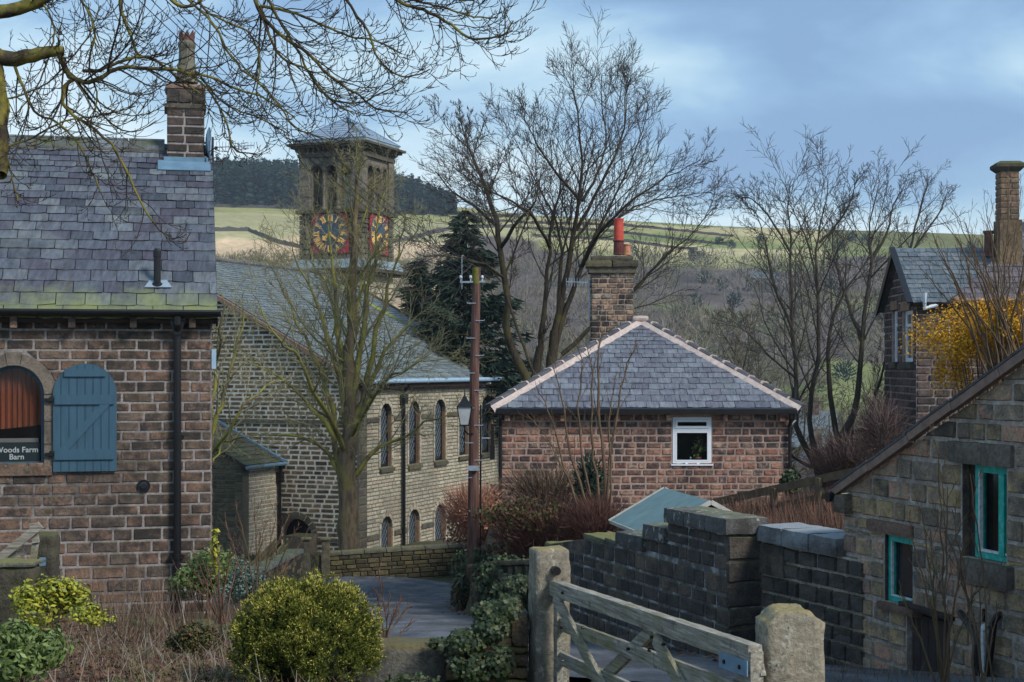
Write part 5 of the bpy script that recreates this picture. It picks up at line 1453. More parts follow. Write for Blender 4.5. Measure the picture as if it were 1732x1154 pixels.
    def slope_face(P0, P1, Q0, Q1, budget, seed):
        """P0->P1 eaves (u dir), Q0,Q1 top points above P0,P1"""
        u = (P1 - P0).normalized(); n = u.cross(Q0 - P0).normalized(); v = n.cross(u)
        M = PM(P0 + n * .012, u, n=n, v=v); H = (Q0 - P0).dot(v); W_ = (P1 - P0).length; ul = (Q0 - P0).dot(u); ur = (Q1 - P0).dot(u)
        rows = []; q = 0; h = .285
        while q < H - .04: rows.append((q, min(H, q + h))); q += h; h = max(.17, h * .972)
        lay(t, roof, M, rows, rect_spans(lambda s: ul * s / H, lambda s: W_ + (ur - W_) * s / H), .36, .007, .012, SL_COTT, ts=T_SLATE, name='slate', budget=budget, seed=seed, bond=True, jitter=.2)
    slope_face(c[0], c[1], A, A, 300, 1); slope_face(c[1], c[2], A, B, 0, 2); slope_face(c[3], c[0], B, A, 0, 3)
    # hips: dark tiles with pale joints and mortar fillet
    for (C0, sg) in ((c[0], -1), (c[1], 1)):
        d = (A - C0); L_ = d.length; d = d.normalized(); side = Vector((0, 0, 1)).cross(d).normalized() * 1.0
        side = d.cross(Vector((0, 0, 1))).normalized(); up = side.cross(d).normalized()
        if up.z < 0: up = -up
        n = 13; sgn = 1 if side.dot(Vector((-1 if sg < 0 else 1, 0, 0))) > 0 else -1; side = side * sgn   # outward
        for i in range(n):
            a = C0 + d * (L_ * i / n + .03); b = C0 + d * (L_ * (i + 1) / n - .03)
            off = up * (.045 + .012 * ((i * 7) % 3))
            m = MB(); sec = [side * .24 - up * .02, side * .20 + up * .035, up * .065, -side * .05 + up * .02, -side * .05 - up * .04, side * .24 - up * .08]
            p = [a + off + s for s in sec]; m.prism(p, b - a); m.build('hip_tile', S_HIP, roof)
            q = C0 + d * (L_ * (i + 1) / n); m = MB(); m.prism([q + off * 1.12 + s * 1.08 for s in sec], d * .045 ); m.build('tile_joint', HIPM, roof)
        m = MB(); pts = []
        nn = 40; fr = Vector((0, -1, 0)); rr = random.Random(5)
        inn = (-side + fr * .25).normalized()
        for i in range(nn + 1):
            q = C0 + d * (L_ * i / nn) + up * .035; w0 = .045; w1 = .115 + rr.uniform(-.02, .02)
            inn = (-side).normalized()
            pa = q + inn * w0 + up * .035; pb = q + inn * w1 - up * (.075); pts += [pa, pb + fr * .05, pb + fr * .04 - up * .05]
        F = []
        for i in range(nn): F += [(3*i, 3*i+1, 3*i+4, 3*i+3), (3*i+1, 3*i+2, 3*i+5, 3*i+4)]
        m.add(pts, F); m.build('mortar_fillet', HIPM, roof)
    place_ = rough_block(.42, .30, .14, .08, .05, .02, 5); place(place_, Matrix.Translation(A + Vector((0, -.05, -.01)))); place_.build('apex_cap', HIPM, roof)
    # ---- chimney behind the left hip
    yc = 5.2
    cl, ct = FK.onY(1000, 462, yc); cr, _ = FK.onY(1072, 462, yc); zb2 = FK.onY(1036, 640, yc)[1]
    chm = MB().box(cl + .02, cr - .02, yc + .02, yc + .6, zb2, ct).build('chimney', MORTAR_K, t)
    for (M, a, b) in ((PM((0, yc + .02, 0), (1,0,0), n=(0,-1,0)), cl, cr), (PM((cr - .02, 0, 0), (0,1,0), n=(1,0,0)), yc, yc + .62), (PM((cl + .02, 0, 0), (0,-1,0), n=(-1,0,0)), -yc - .62, -yc)):
        lay(t, chm, M, even_rows(zb2, ct - .0, .145, 5), rect_spans(a, b), .25, .022, .022, S_CHIM, budget=60, seed=int(a*10), jitter=.4)
    zA = FK.onY(1036, 452, yc)[1]; zB = FK.onY(1036, 441, yc)[1]; zC = FK.onY(1036, 433, yc)[1]
    MB().box(cl - .06, cr + .06, yc - .06, yc + .66, ct + .002, zA).build('corbel_course', S_BAND, chm)
    for k, (x0_, x1_) in enumerate(((cl - .13, (cl+cr)/2 - .02), ((cl+cr)/2 + .0, cr + .12))):
        m = rough_block(x1_ - x0_, .86, zB - zA, .07, .02, .02, k); place(m, Matrix.Translation(((x0_+x1_)/2, yc + .3, zA + .003))); m.build('cap_slab', S_DRY, chm)
    m = rough_block(cr - cl - .02, .6, zC - zB, .07, .03, .02, 9); place(m, Matrix.Translation(((cl+cr)/2, yc + .3, zB + .005))); m.build('cap_block', S_BAND, chm)
    xp, zp1 = FK.onY(1046.5, 370, yc + .3); _, zp0 = FK.onY(1046, 431, yc + .3); _, zpm = FK.onY(1046, 407, yc + .3)
    MB().lathe((xp, yc + .3, zp0), [(.15,0),(.145,.04),(.135, zpm - zp0 - .04),(.15, zpm - zp0 - .03),(.15, zpm - zp0)], 16).build('pot_base', POT_BASE, chm)
    MB().lathe((xp, yc + .3, zpm + .002), [(.135,0),(.135,.02),(.128,zp1 - zpm - .05),(.14,zp1 - zpm - .04),(.14,zp1 - zpm),(.11,zp1 - zpm),(.11,zp1 - zpm-.2)], 18).build('red_chimney_pot', POT_RED, chm)
    x2, z21 = FK.onY(1058, 413, yc + .42)
    MB().lathe((x2 + .03, yc + .42, zp0), [(.12,0),(.11,.05),(.105,z21 - zp0 - .05),(.125,z21 - zp0 - .03),(.12,z21 - zp0)], 14).build('orange_chimney_pot', POT_OR, chm)
    m = MB(); zq = FK.onY(1036, 600, yc)[1]; m.box(cr + .0, cr + .05, yc - .03, yc + .5, zq - .15, zq + .1).build('flashing', LEAD, chm)
    # ---- things in the window
    zs = FK.o.z + wb - .002
    def at(px): return FK.onY(px, 770, .2)[0]
    tp = thing('potted_plant', 'small leafy pot plant on the cottage window sill', 'plant', loc=(at(1181), 36.2, zs))
    MB().lathe((0, 0, 0), [(.05,0),(.075,.13),(.08,.13),(.08,.16)], 10).build('pot', POT_OR, tp)
    g = np.random.default_rng(4); n = 60; cc = g.normal(size=(n,3)) * np.array([.09,.05,.10]) + np.array([0,0,.36]); V, F = leaves(cc, g.normal(size=(n,3)), .07, 1.5, 3)
    link('foliage', np_mesh('foliage', V, F, LF_GREEN), tp); MB().tube([(0,0,.15),(.01,0,.4)], .008, 5).build('stem', STEM_BR, tp)
    tb = thing('soap_bottle', 'tiny blue bottle beside the pot plant inside the cottage window', 'bottle', loc=(at(1168), 36.2, zs))
    MB().lathe((0,0,0), [(.03,0),(.032,.02),(.032,.09),(.014,.115),(.014,.13)], 10).build('body', BLUEPL, tb); MB().lathe((0,0,.131), [(.017,0),(.017,.025)], 8).build('cap', WHITE, tb)
    tm = thing('small_cup', 'pale green cup at the right end of the cottage window sill', 'cup', loc=(at(1191), 36.2, zs))
    MB().lathe((0,0,0), [(.035,0),(.045,.09),(.04,.09),(.03,.01)], 12).build('body', plain('pale green cup', (.25,.45,.35)), tm); MB().tube([(.044,0,.07),(.07,0,.06),(.065,0,.03),(.04,0,.02)], .006, 5).build('handle', MATS['pale green cup'], tm)
    # aerial on the chimney
    ax, az = FK.onY(999, 478, yc); ta = thing('chimney_aerial', 'pale toothed aerial on the left side of the red potted chimney', 'aerial', loc=(FK.w(cl, yc, az)))
    MB().tube([(-.05, .1, -1.0), (-.05, .1, .1)], .02, 5).build('mast', METAL, ta)
    ex = FK.onY(958, 478, yc)[0] - cl
    MB().beam((-.03, .1, 0), (ex, .1, .03), .02, .02).build('boom', METAL, ta)
    for i in range(9): x = -.08 + (ex + .08) * i / 8; MB().tube([(x, .08, -.10), (x, .12, .13)], .007, 4, False).build('element', METAL, ta)
    return xl, xr
S_HIP = masonry('dark hip tile', [(.07,.07,.08),(.11,.11,.12),(.09,.085,.10),(.16,.13,.14)], soot=.3, bump=.3)
S_CHIM = masonry('cottage chimney stone', [(.055,.045,.04),(.30,.20,.125),(.40,.26,.17),(.09,.07,.055),(.46,.38,.29),(.06,.05,.045),(.17,.12,.09)], soot=.62, big=1.3, bump=.5, grain=18)
_kxl, _kxr = build_cottage()

# ---------------------------------------------------------------- terraced house far right
def build_terrace():
    Yn = 40.0; N_ = Vector((.263 * Yn, Yn, 0)); F_ = Vector((.2427 * 44.2, 44.2, 0)); d = (N_ - F_); Lg = d.length; d.normalize()
    FR = Frame((F_.x, F_.y, -4.6), math.atan2(d.y, d.x))
    t = thing('terraced_house', 'dark stone gabled house with tall brown chimney at the right edge', 'house', FR)
    ze = 1.75 + 4.6; zr = ze + 1.42; Wd = 13.0
    MG = PM((0, 0, 0), (1, 0, 0), n=(0, -1, 0)); ML = PM((Lg, 0, 0), (0, 1, 0), n=(1, 0, 0))
    w = [];
    for (pa, pb) in ((1510, 1518), (1528, 1544)):
        a = FR.onY(pa, 560)[0]; b = FR.onY(pb, 560)[0]; w.append((a, b, FR.onY(pb, 612)[1], FR.onY(pb, 524)[1]))
    g = plate([(0, -1), (Lg, -1), (Lg, ze), (Lg/2, zr), (0, ze)], [[(a, b0), (b, b0), (b, b1), (a, b1)] for a, b, b0, b1 in w], MG, .35).build('gable_wall', MORTAR_T, t)
    lay(t, g, MG, even_rows(-.6, zr - .1, .21, 2), rect_spans(lambda v: 0 if v < ze else (v-ze)/(zr-ze)*Lg/2, lambda v: Lg if v < ze else Lg - (v-ze)/(zr-ze)*Lg/2, [rect_hole(a - .12, b + .12, b0 - .02, b1 + .02) for a, b, b0, b1 in w]), .5, .03, .03, S_TERR, budget=140, seed=3)
    for (a, b, b0, b1) in w:
        f = plate([(a, b0), (b, b0), (b, b1), (a, b1)], [[(a+.16, b0+.10), (b-.16, b0+.10), (b-.16, b1-.10), (a+.16, b1-.10)]], PM((0, .06, 0), (1,0,0), n=(0,-1,0)), .1).build('window', WHITE, t)
        MB().box(a+.15, b-.15, .10, .11, b0+.1, b1-.1).build('glass', GLASS_O, f)
        MB().box(a + .1, b - .1, .055, .09, (b0+b1)/2+.25, (b0+b1)/2+.33).build('glazing_bar', WHITE, f)
        MB().box(a - .14, b + .14, -.05, .1, b1 + .003, b1 + .25).build('lintel', S_REVEAL, t); MB().box(a - .14, b + .14, -.10, .1, b0 - .18, b0 - .003).build('sill', S_BAND, t)
    # long wall facing the camera
    lw = []
    for (pa, pb, q0, q1) in ((1605, 1616, 528, 600), (1690, 1702, 500, 560), (1712, 1724, 500, 560)):
        a = FR.onX(pa, 540, Lg)[0]; b = FR.onX(pb, 540, Lg)[0]; lw.append((a, b, FR.onX(pb, q1, Lg)[1], FR.onX(pb, q0, Lg)[1]))
    l = plate([(.35, -1), (Wd, -1), (Wd, ze), (.35, ze)], [[(a, b0), (b, b0), (b, b1), (a, b1)] for a, b, b0, b1 in lw], ML, .35).build('front_wall', MORTAR_T, t)
    lay(t, l, ML, even_rows(-.6, ze - .02, .19, 4), rect_spans(.0, Wd, [rect_hole(a, b, b0, b1) for a, b, b0, b1 in lw]), .38, .025, .03, S_TERR, budget=150, seed=5, in_view=lambda u, v: u < 3.2)
    for (a, b, b0, b1) in lw:
        f = plate([(a, b0), (b, b0), (b, b1), (a, b1)], [[(a+.05, b0+.05), (b-.05, b0+.05), (b-.05, b1-.05), (a+.05, b1-.05)]], PM((Lg - .08, 0, 0), (0,1,0), n=(1,0,0)), .08).build('window', WHITE, t)
        MB().box(Lg - .13, Lg - .12, a+.05, b-.05, b0+.05, b1-.05).build('glass', GLASS_O, f)
    MB().box(0, Lg, Wd - .3, Wd, -1, ze).box(0, .3, .35, Wd - .3, -1, ze).build('back_wall', S_TERR, t)
    # roofs
    half = Lg / 2; th = math.atan((zr - ze) / half); c_, s_ = math.cos(th), math.sin(th); oh = .25; sl = (half + oh) / c_; z0 = ze - oh * math.tan(th) + .06
    Lw = 3.4
    R1 = PM((Lg + oh, -.2, z0), (0, 1, 0), n=(s_, 0, c_), v=(-c_, 0, s_)); R2 = PM((-oh, Lw, z0), (0, -1, 0), n=(-s_, 0, c_), v=(c_, 0, s_))
    r1 = roof_slab(R1, [(0,0),(Lw,0),(Lw,sl),(0,sl)], .1, 'gable_roof', WOOD_DARK, t); roof_slab(R2, [(0,0),(Lw+.2,0),(Lw+.2,sl),(0,sl)], .1, 'gable_roof_far_side', SL_TERR, t)
    lay(t, r1, R1, even_rows(0, sl, .24, 1, .03), rect_spans(0, lambda v: .9 + (v/sl) * 2.5), .36, .008, .012, SL_TERR, ts=T_SLATE, name='slate', budget=120, seed=7, bond=True)
    for M, a in ((R1, 0), (R2, Lw + .2)):
        MB().beam(M @ Vector((a, -.05, -.08)), M @ Vector((a, sl, -.08)), .05, .20, up=(0,0,1)).build('bargeboard', IRON, r1)
    MB().beam(R1 @ Vector((-.02, -.03, .03)), R1 @ Vector((-.02, sl, .03)), .16, .04).build('verge_trim', IRON, r1)
    # main roof: purple, rising higher to the right
    y0 = .75; px, pz = FR.onX(1732, 385, Lg - 3.4)
    zr2 = zr + 1.5; run = 3.6; th2 = math.atan((zr2 - ze) / run); c2, s2 = math.cos(th2), math.sin(th2); sl2 = (run + oh) / c2; z2 = ze - oh * math.tan(th2) + .05
    R3 = PM((Lg + oh, y0, z2), (0, 1, 0), n=(s2, 0, c2), v=(-c2, 0, s2)); R4 = PM((Lg - 2*run - oh, Wd, z2), (0, -1, 0), n=(-s2, 0, c2), v=(c2, 0, s2)); LL = Wd - y0
    k = 3.9   # hip end slopes back
    r3 = roof_slab(R3, [(0, 0), (LL, 0), (LL, sl2), (k, sl2)], .1, 'main_roof', WOOD_DARK, t)
    lay(t, r3, R3, even_rows(0, sl2, .24, 1, .03), rect_spans(lambda v: k * v / sl2, LL), .36, .008, .012, SL_TERR2, ts=T_SLATE, name='slate', budget=170, seed=8, bond=True)
    roof_slab(R4, [(0, 0), (LL, 0), (LL - k, sl2), (0, sl2)], .1, 'main_roof_far_side', SL_TERR2, t)
    tl = R3 @ Vector((k, sl2, 0)); MB().add([R3 @ Vector((0,0,0)), tl, Vector((Lg - 2*run - oh, y0, z2))], [(0,1,2)]).build('hip_end', SL_TERR2, t)
    MB().tube([(Lg + oh + .06, .9, ze - .05), (Lg + oh + .06, Wd, ze - .05)], .07, 6).build('gutter', WOOD_BROWN, t)
    MB().tube([(Lg + oh + .06, .15, ze + .15), (Lg + oh + .06, .15, ze - .25), (Lg + .12, .6, ze - .12)], .06, 8).build('white_downpipe', GUTTER_W, t)
    # bay pilaster strip at the corner
    # chimney
    yc = 5.3
    xcn = Lg - 1.2
    a, z1 = FR.onX(1692, 292, xcn); b, zt = FR.onX(1725, 272, xcn); zb = FR.onX(1700, 372, xcn)[1]; zc = FR.onX(1700, 290, xcn)[1]
    ch = MB().box(xcn - .5, xcn - .02, a + .02, b - .02, ze + .3, zc).build('chimney', MORTAR_T, t)
    for (M, p, q) in ((PM((xcn - .02, 0, 0), (0,1,0), n=(1,0,0)), a, b), (PM((0, a + .02, 0), (1,0,0), n=(0,-1,0)), xcn - .52, xcn)):
        lay(t, ch, M, even_rows(zb, zc, .16, 3), rect_spans(p, q), .30, .018, .025, S_TCHIM, budget=40, seed=2)
    MB().box(xcn - .58, xcn + .08, a - .03, b + .04, ze + .2, zb).build('chimney_base', S_TCHIM, ch)
    mb = MB(); e = .12
    v = [(xcn-.5,a,zc),(xcn,a,zc),(xcn,b,zc),(xcn-.5,b,zc)]; zz = zc + .12
    v += [(xcn-.5-e,a-e,zz),(xcn+e,a-e,zz),(xcn+e,b+e,zz),(xcn-.5-e,b+e,zz)]; zz2 = zt - .08
    v += [(xcn-.5-e,a-e,zz2),(xcn+e,a-e,zz2),(xcn+e,b+e,zz2),(xcn-.5-e,b+e,zz2), (xcn-.5,a,zt),(xcn,a,zt),(xcn,b,zt),(xcn-.5,b,zt)]
    f = [(0,3,2,1),(12,13,14,15)]
    for i in range(3):
        for j in range(4): f.append((i*4+j, i*4+(j+1)%4, (i+1)*4+(j+1)%4, (i+1)*4+j))
    mb.add(v, f); mb.build('chimney_cap', S_DRY, ch)
    px_, pz_ = FR.onX(1672, 398, xcn - .5)
    MB().lathe((xcn - .5, px_, zr - .2), [(.12, 0), (.11, .6), (.14, .62), (.14, .7)], 10).build('chimney_pot', POT_CROWN, t)
GUTTER_W = plain('white plastic pipe', (.5,.56,.6), rough=.4, var=.1)
S_TCHIM = masonry('brown chimney stone', [(.24,.14,.085),(.30,.18,.11),(.17,.12,.07),(.26,.18,.11)], soot=.3, big=.8, bump=.4, grain=14, moss=.1)
build_terrace()
# ---------------------------------------------------------------- outhouse on the right
O0 = Vector(((1428 - CX) / FPX * 12.6, 12.6, 0))
FO = Frame((O0.x, O0.y, -2.75), math.atan2(-.952, .305))
def build_outhouse():
    t = thing('stone_outhouse', 'rough stone outhouse with sloping eaves and turquoise window frames, right edge', 'building', FO)
    M = PM((0, 0, 0), (1, 0, 0), n=(0, -1, 0))
    ax, az = FO.onY(1432, 832); bx, bz = FO.onY(1732, 617)
    sl = (bz - az) / (bx - ax); X1 = 7.2; top = lambda u: az + (u - ax) * sl
    R = lambda pa, pb, qa, qb, : (FO.onY(pa, 900)[0], FO.onY(pb, 900)[0], FO.onY((pa+pb)/2, qb)[1], FO.onY((pa+pb)/2, qa)[1])
    w1 = R(1496, 1544, 908, 1022); w2 = R(1627, 1703, 788, 948); dr = R(1534, 1607, 1040, 1160)
    dr = (dr[0], dr[1], -.3, dr[3])
    rc = lambda q: [(q[0], q[2]), (q[1], q[2]), (q[1], q[3]), (q[0], q[3])]
    wall = plate([(0, -.6), (X1, -.6), (X1, top(X1)), (0, top(0) - .02)], [rc(w1), rc(w2), rc(dr)], M, .32).build('wall', MORTAR_O, t)
    lt2 = R(1608, 1716, 748, 788); si2 = R(1632, 1716, 958, 998); lt1 = R(1472, 1546, 880, 906)
    holes = [rect_hole(w1[0], w1[1], w1[2], w1[3]), rect_hole(w2[0], w2[1], w2[2], w2[3]), rect_hole(dr[0], dr[1], dr[2], dr[3]),
             rect_hole(lt2[0], lt2[1], w2[3], w2[3] + .165), rect_hole(si2[0], si2[1], w2[2] - .17, w2[2]), rect_hole(lt1[0], lt1[1], w1[3], w1[3] + .11)]
    # snap rows to openings
    marks = sorted([-.3, dr[3], w1[2], w1[3], w1[3] + .11, w2[2] - .17, w2[2], w2[3], w2[3] + .165, 2.95])
    rows = []
    for a, b in zip(marks, marks[1:]):
        if b - a < .02: continue
        rows += even_rows(a, b, .150, int(a*100), .10) if b - a > .1 else [(a, b)]
    lay(t, wall, M, rows, rect_spans(lambda v: 0.0 if v < top(0) else (v - az)/sl + ax, 4.2, holes), .24, .024, .014, S_OUT, ts=T_FINE, budget=300, seed=12, jitter=.4, in_view=lambda u, v: u < 3.3 and v > .1)
    lay(t, wall, M, even_rows(0, top(X1) - .1, .16, 5), rect_spans(lambda v: max(4.2, (v - az)/sl + ax), X1), .28, .02, .022, S_OUT, budget=0, seed=13)
    def slab(q, nm, mat, y0, y1, seed, amp=.008):
        m = rough_block(q[1]-q[0], y1-y0, q[3]-q[2], .04, .014, amp, seed); place(m, Matrix.Translation(((q[0]+q[1])/2, (y0+y1)/2, q[2]))); return m.build(nm, mat, t)
    slab((lt2[0], lt2[1], w2[3] + .004, w2[3] + .16), 'lintel', S_DRESSED, -.035, .30, 1)
    slab((si2[0], si2[1], w2[2] - .165, w2[2] - .004), 'sill', S_DRESSED, -.07, .30, 2)
    slab((lt1[0], lt1[1], w1[3] + .004, w1[3] + .105), 'lintel', S_REDL, -.03, .30, 3)
    slab((w1[0] - .06, w1[1] + .06, w1[2] - .07, w1[2] - .004), 'sill', S_REDL, -.045, .30, 4)
    slab((dr[0] - .08, dr[1] + .06, dr[3] + .0, dr[3] + .055), 'door_lintel', WOOD_DARK, -.03, .30, 5)
    # windows
    def frame(q, y, fw, nm, bars=()):
        f = plate(rc(q), [[(q[0]+fw, q[2]+fw), (q[1]-fw, q[2]+fw), (q[1]-fw, q[3]-fw), (q[0]+fw, q[3]-fw)]], PM((0, y, 0), (1,0,0), n=(0,-1,0)), .06).build(nm, TEAL, t); return f
    e = .004
    f1 = frame((w1[0]+e, w1[1]-e, w1[2]+e, w1[3]-e), .03, .045, 'window')
    MB().box(w1[0]+.04, w1[1]-.04, .075, .08, w1[2]+.04, w1[3]-.04).build('glass', GLASS_O, f1)
    m = MB(); q0 = w1[0]+.05; q1 = w1[0]+.058
    m.box(q0, q1, .028, .05, w1[2]+.05, w1[3]-.05).box(q0, w1[1]-.05, .026, .05, w1[2]+.045, w1[2]+.055); m.build('flaking_putty', WHITEP, f1)
    # large window: two lights
    xm = FO.onY(1687, 870)[0]; xb = FO.onY(1650, 870)[0]
    f2 = frame((w2[0]+.09, w2[1]-e, w2[2]+e, w2[3]-e), .05, .05, 'window')
    for q in (w1, w2): MB().box(q[0]+.001, q[0]+.010, .004, .30, q[2], q[3]).build('jamb', S_DARK, t)
    MB().box(w2[0]+.01, w2[0]+.088, .055, .2, w2[2], w2[3]).build('jamb_board', WOOD_DARK, t)
    MB().box(xm - .03, xm + .03, .03, .10, w2[2] + .05, w2[3] - .05).build('mullion', TEAL, f2)
    m = MB(); m.box(w2[0]+.141, w2[0]+.155, .040, .07, w2[2]+.05, w2[3]-.05).box(w2[0]+.14, w2[1]-.05, .040, .07, w2[2]+.052, w2[2]+.068); m.build('flaking_putty', WHITEP, f2)
    MB().box(w2[0]+.14, w2[1]-.05, .095, .10, w2[2]+.05, w2[3]-.05).build('glass', GLASS_B, f2)
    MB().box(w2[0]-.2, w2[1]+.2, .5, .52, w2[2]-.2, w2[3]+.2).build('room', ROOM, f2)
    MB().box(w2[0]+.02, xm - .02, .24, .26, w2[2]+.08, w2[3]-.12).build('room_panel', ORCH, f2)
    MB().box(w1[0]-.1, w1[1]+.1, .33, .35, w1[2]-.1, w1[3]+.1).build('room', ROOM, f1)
    # low dark doorway
    dd = MB().box(dr[0]+.005, dr[1]-.005, .06, .10, -.3, dr[3]-.01).build('door', WOOD_DARK, t)
    for i in range(5):
        a = dr[0] + .02 + (dr[1]-dr[0]-.04)*i/5; MB().box(a+.004, a + (dr[1]-dr[0]-.04)/5-.004, .035, .059, -.3, dr[3]-.03).build('plank', WOOD_DARK, dd)
    # verge: timber board with slate edge above
    a = Vector((ax - .10, -.05, top(ax - .10) + .0)); b = Vector((X1, -.05, top(X1) + .0))
    d = (b - a).normalized(); up = Vector((-d.z, 0, d.x))
    seglen = .62; n = int((b - a).length / seglen)
    for i in range(n):
        p = a + d * (seglen * i + .004); q = a + d * (seglen * (i + 1) - .004); j = random.Random(i).uniform(-.006, .006)
        MB().beam(p + up * (.03 + j), q + up * (.03 + j), .05, .062).build('verge_board', WOOD_BROWN, t)
        MB().beam(p + up*(.072 + j) + Vector((0, .05, 0)), q + up*(.072 + j) + Vector((0, .05, 0)), .16, .018).build('verge_slate', S_HIP, t)
    MB().add([a + up*.06 + Vector((-.1,.2,-.05)), b + up*.06 + Vector((0,.2,0)), b + up*.06 + Vector((0,5,0)), a + up*.06 + Vector((-.1,5,-.05))], [(0,1,2,3)]).build('roof', SL_TERR2, t)
    MB().box(0, .32, .33, 5, -.6, az - .1).build('end_wall', S_OUT, t)
    # kneeler stone and gutter end at the corner
    gx, gz = FO.onY(1436, 828)
    m = rough_block(.20, .34, .16, .05, .03, .01, 7); place(m, Matrix.Translation((gx - .02, .08, gz - .2))); m.build('kneeler', S_DARK, t)
    MB().tube([(gx - .14, -.12, gz - .07), (gx - .14, .4, gz - .07)], .045, 8).build('gutter_end', IRON, t)
    # pipes
    def pt(px, py, y=-.06): x, z = FO.onY(px, py, y); return Vector((x, y, z))
    MB().tube([pt(1669, 1058, -.0), pt(1664, 1060), pt(1661, 1068), pt(1663, 1140), pt(1663, 1200)], .020, 8).build('white_pipe', WHITEP, t)
    MB().tube([pt(1692, 1040, -.0), pt(1688, 1042), pt(1681, 1052), pt(1673, 1120), pt(1667, 1160), pt(1667, 1210)], .026, 8).build('black_pipe', IRON, t)
    MB().tube([pt(1624, 1036, -.02), pt(1634, 1052), pt(1645, 1068), pt(1652, 1090), pt(1654, 1200)], .024, 8).build('black_bent_pipe', IRON, t)
    MB().tube([pt(1664, 1030), pt(1664, 1052)], .012, 6).build('pipe_clip', IRON, t)
S_REDL = masonry('red lintel stone', [(.22,.12,.075),(.17,.11,.08),(.27,.15,.09)], soot=.3, per=False, big=3, bump=.5)
build_outhouse()

# ---------------------------------------------------------------- blackened stepped wall behind the gate
FW = Frame((1.89, 13.5, -2.75), math.atan2(-.935, .354))
def cope(t, q, top, y0, y1, h, seed, mat=S_COPE, nm='coping', amp=.008, rot=0):
    m = rough_block(q[1]-q[0], y1-y0, h, .045, .016, amp, seed, nscale=9)
    place(m, Matrix.Translation(((q[0]+q[1])/2, (y0+y1)/2, top - h)) @ Matrix.Rotation(rot, 4, 'Y')); return m.build(nm, mat, t)
def build_dark_wall():
    t = thing('stepped_wall', 'soot blackened stone wall stepping down behind the five bar gate', 'wall', FW)
    T = .36
    X = lambda px, py: FW.onY(px, py)[0]
    Z = lambda px, py: FW.onY(px, py)[1]
    xs = [X(1127, 880), X(1090, 905), X(1044, 920), X(985, 930), X(925, 940)]
    ztop = Z(1180, 868); z2 = Z(1110, 889); z3 = Z(1067, 903); z4 = Z(1015, 910); z5 = Z(955, 918)
    z4 = min(z4, z3 - .06); z5 = min(z5, z4 - .03)
    L_ = X(926, 925)
    z5 = min(Z(955, 922), z4 - .10)
    prof = [(0, ztop - .14), (xs[0], ztop - .14), (xs[0], z2 - .14), (xs[1], z2 - .14), (xs[1], z3 - .14), (xs[2], z3 - .14), (xs[2], z4 - .04), (xs[3], z4 - .04), (xs[3], z5 - .04), (L_, z5 - .04)]
    MBk = MB(); MBk.prism([(x, .02, z) for x, z in [(0 - .02, -.6), (-.02, prof[0][1])] + prof[1:] + [(L_, -.6)]], (0, T - .02, 0)); core = MBk.build('core', MORTAR_B, t)
    M = PM((0, .02, 0), (1, 0, 0), n=(0, -1, 0))
    def left(v):
        if v > z2 - .14: return xs[0]
        if v > z3 - .14: return xs[1]
        if v > z4 - .04: return xs[2]
        if v > z5 - .04: return xs[3]
        return L_
    zt = ztop - .145
    rows = even_rows(-.4, z5 - .05, .125, 3, .15) + [(z5 - .05, z4 - .05)] + even_rows(z4 - .05, z3 - .14, .11, 4, .1) + [(z3 - .14, z2 - .14)] + even_rows(z2 - .14, zt, .10, 4, .1)
    rows = [r for r in rows if r[1] - r[0] > .03]
    lay(t, core, M, rows, rect_spans(left, .0), .25, .019, .010, S_DARK, ts=T_FINE, budget=295, seed=3, jitter=.4)
    ME = PM((-.02, 0, 0), (0, 1, 0), n=(1, 0, 0))
    lay(t, core, ME, [(a, b) for a, b in even_rows(-.4, zt, .20, 6, .2)], rect_spans(.0, T), .34, .010, .026, S_DARK, ts=T_FINE, name='end_stone', budget=20, seed=5)
    # copings
    n = 3; w = (0.04 - xs[0]) / n
    for i in range(n): cope(t, (xs[0] + w*i + .003, xs[0] + w*(i+1) - .003), ztop + .002*i, -.035, T + .035, .145, i + 1)
    cope(t, (xs[1] + .003, xs[0] - .003), z2, -.03, T + .03, .15, 7); cope(t, (xs[2] + .003, xs[1] - .003), z3, -.03, T + .03, .15, 8)
    x = xs[2]; i = 0
    while x > L_ + .2:
        w = .34 + .1 * (i % 2); w = x - xs[3] if (x > xs[3] and x - w < xs[3] + .2) else w; cope(t, (x - w, x - .006), (z4 + .01 if x > xs[3] + .05 else z5 + .01) - .01*i, .01, T + .03, .06, 11 + i, mat=S_COPEM, nm='top_slab', amp=.014, rot=.02); x -= w; i += 1
build_wall_mat = None
S_COPEM = masonry('lichened top slab', [(.10,.10,.085),(.14,.135,.11)], soot=.3, per=True, big=2, bump=.7, grain=40, moss=.62, moss_col=(.22,.21,.06))
build_dark_wall()

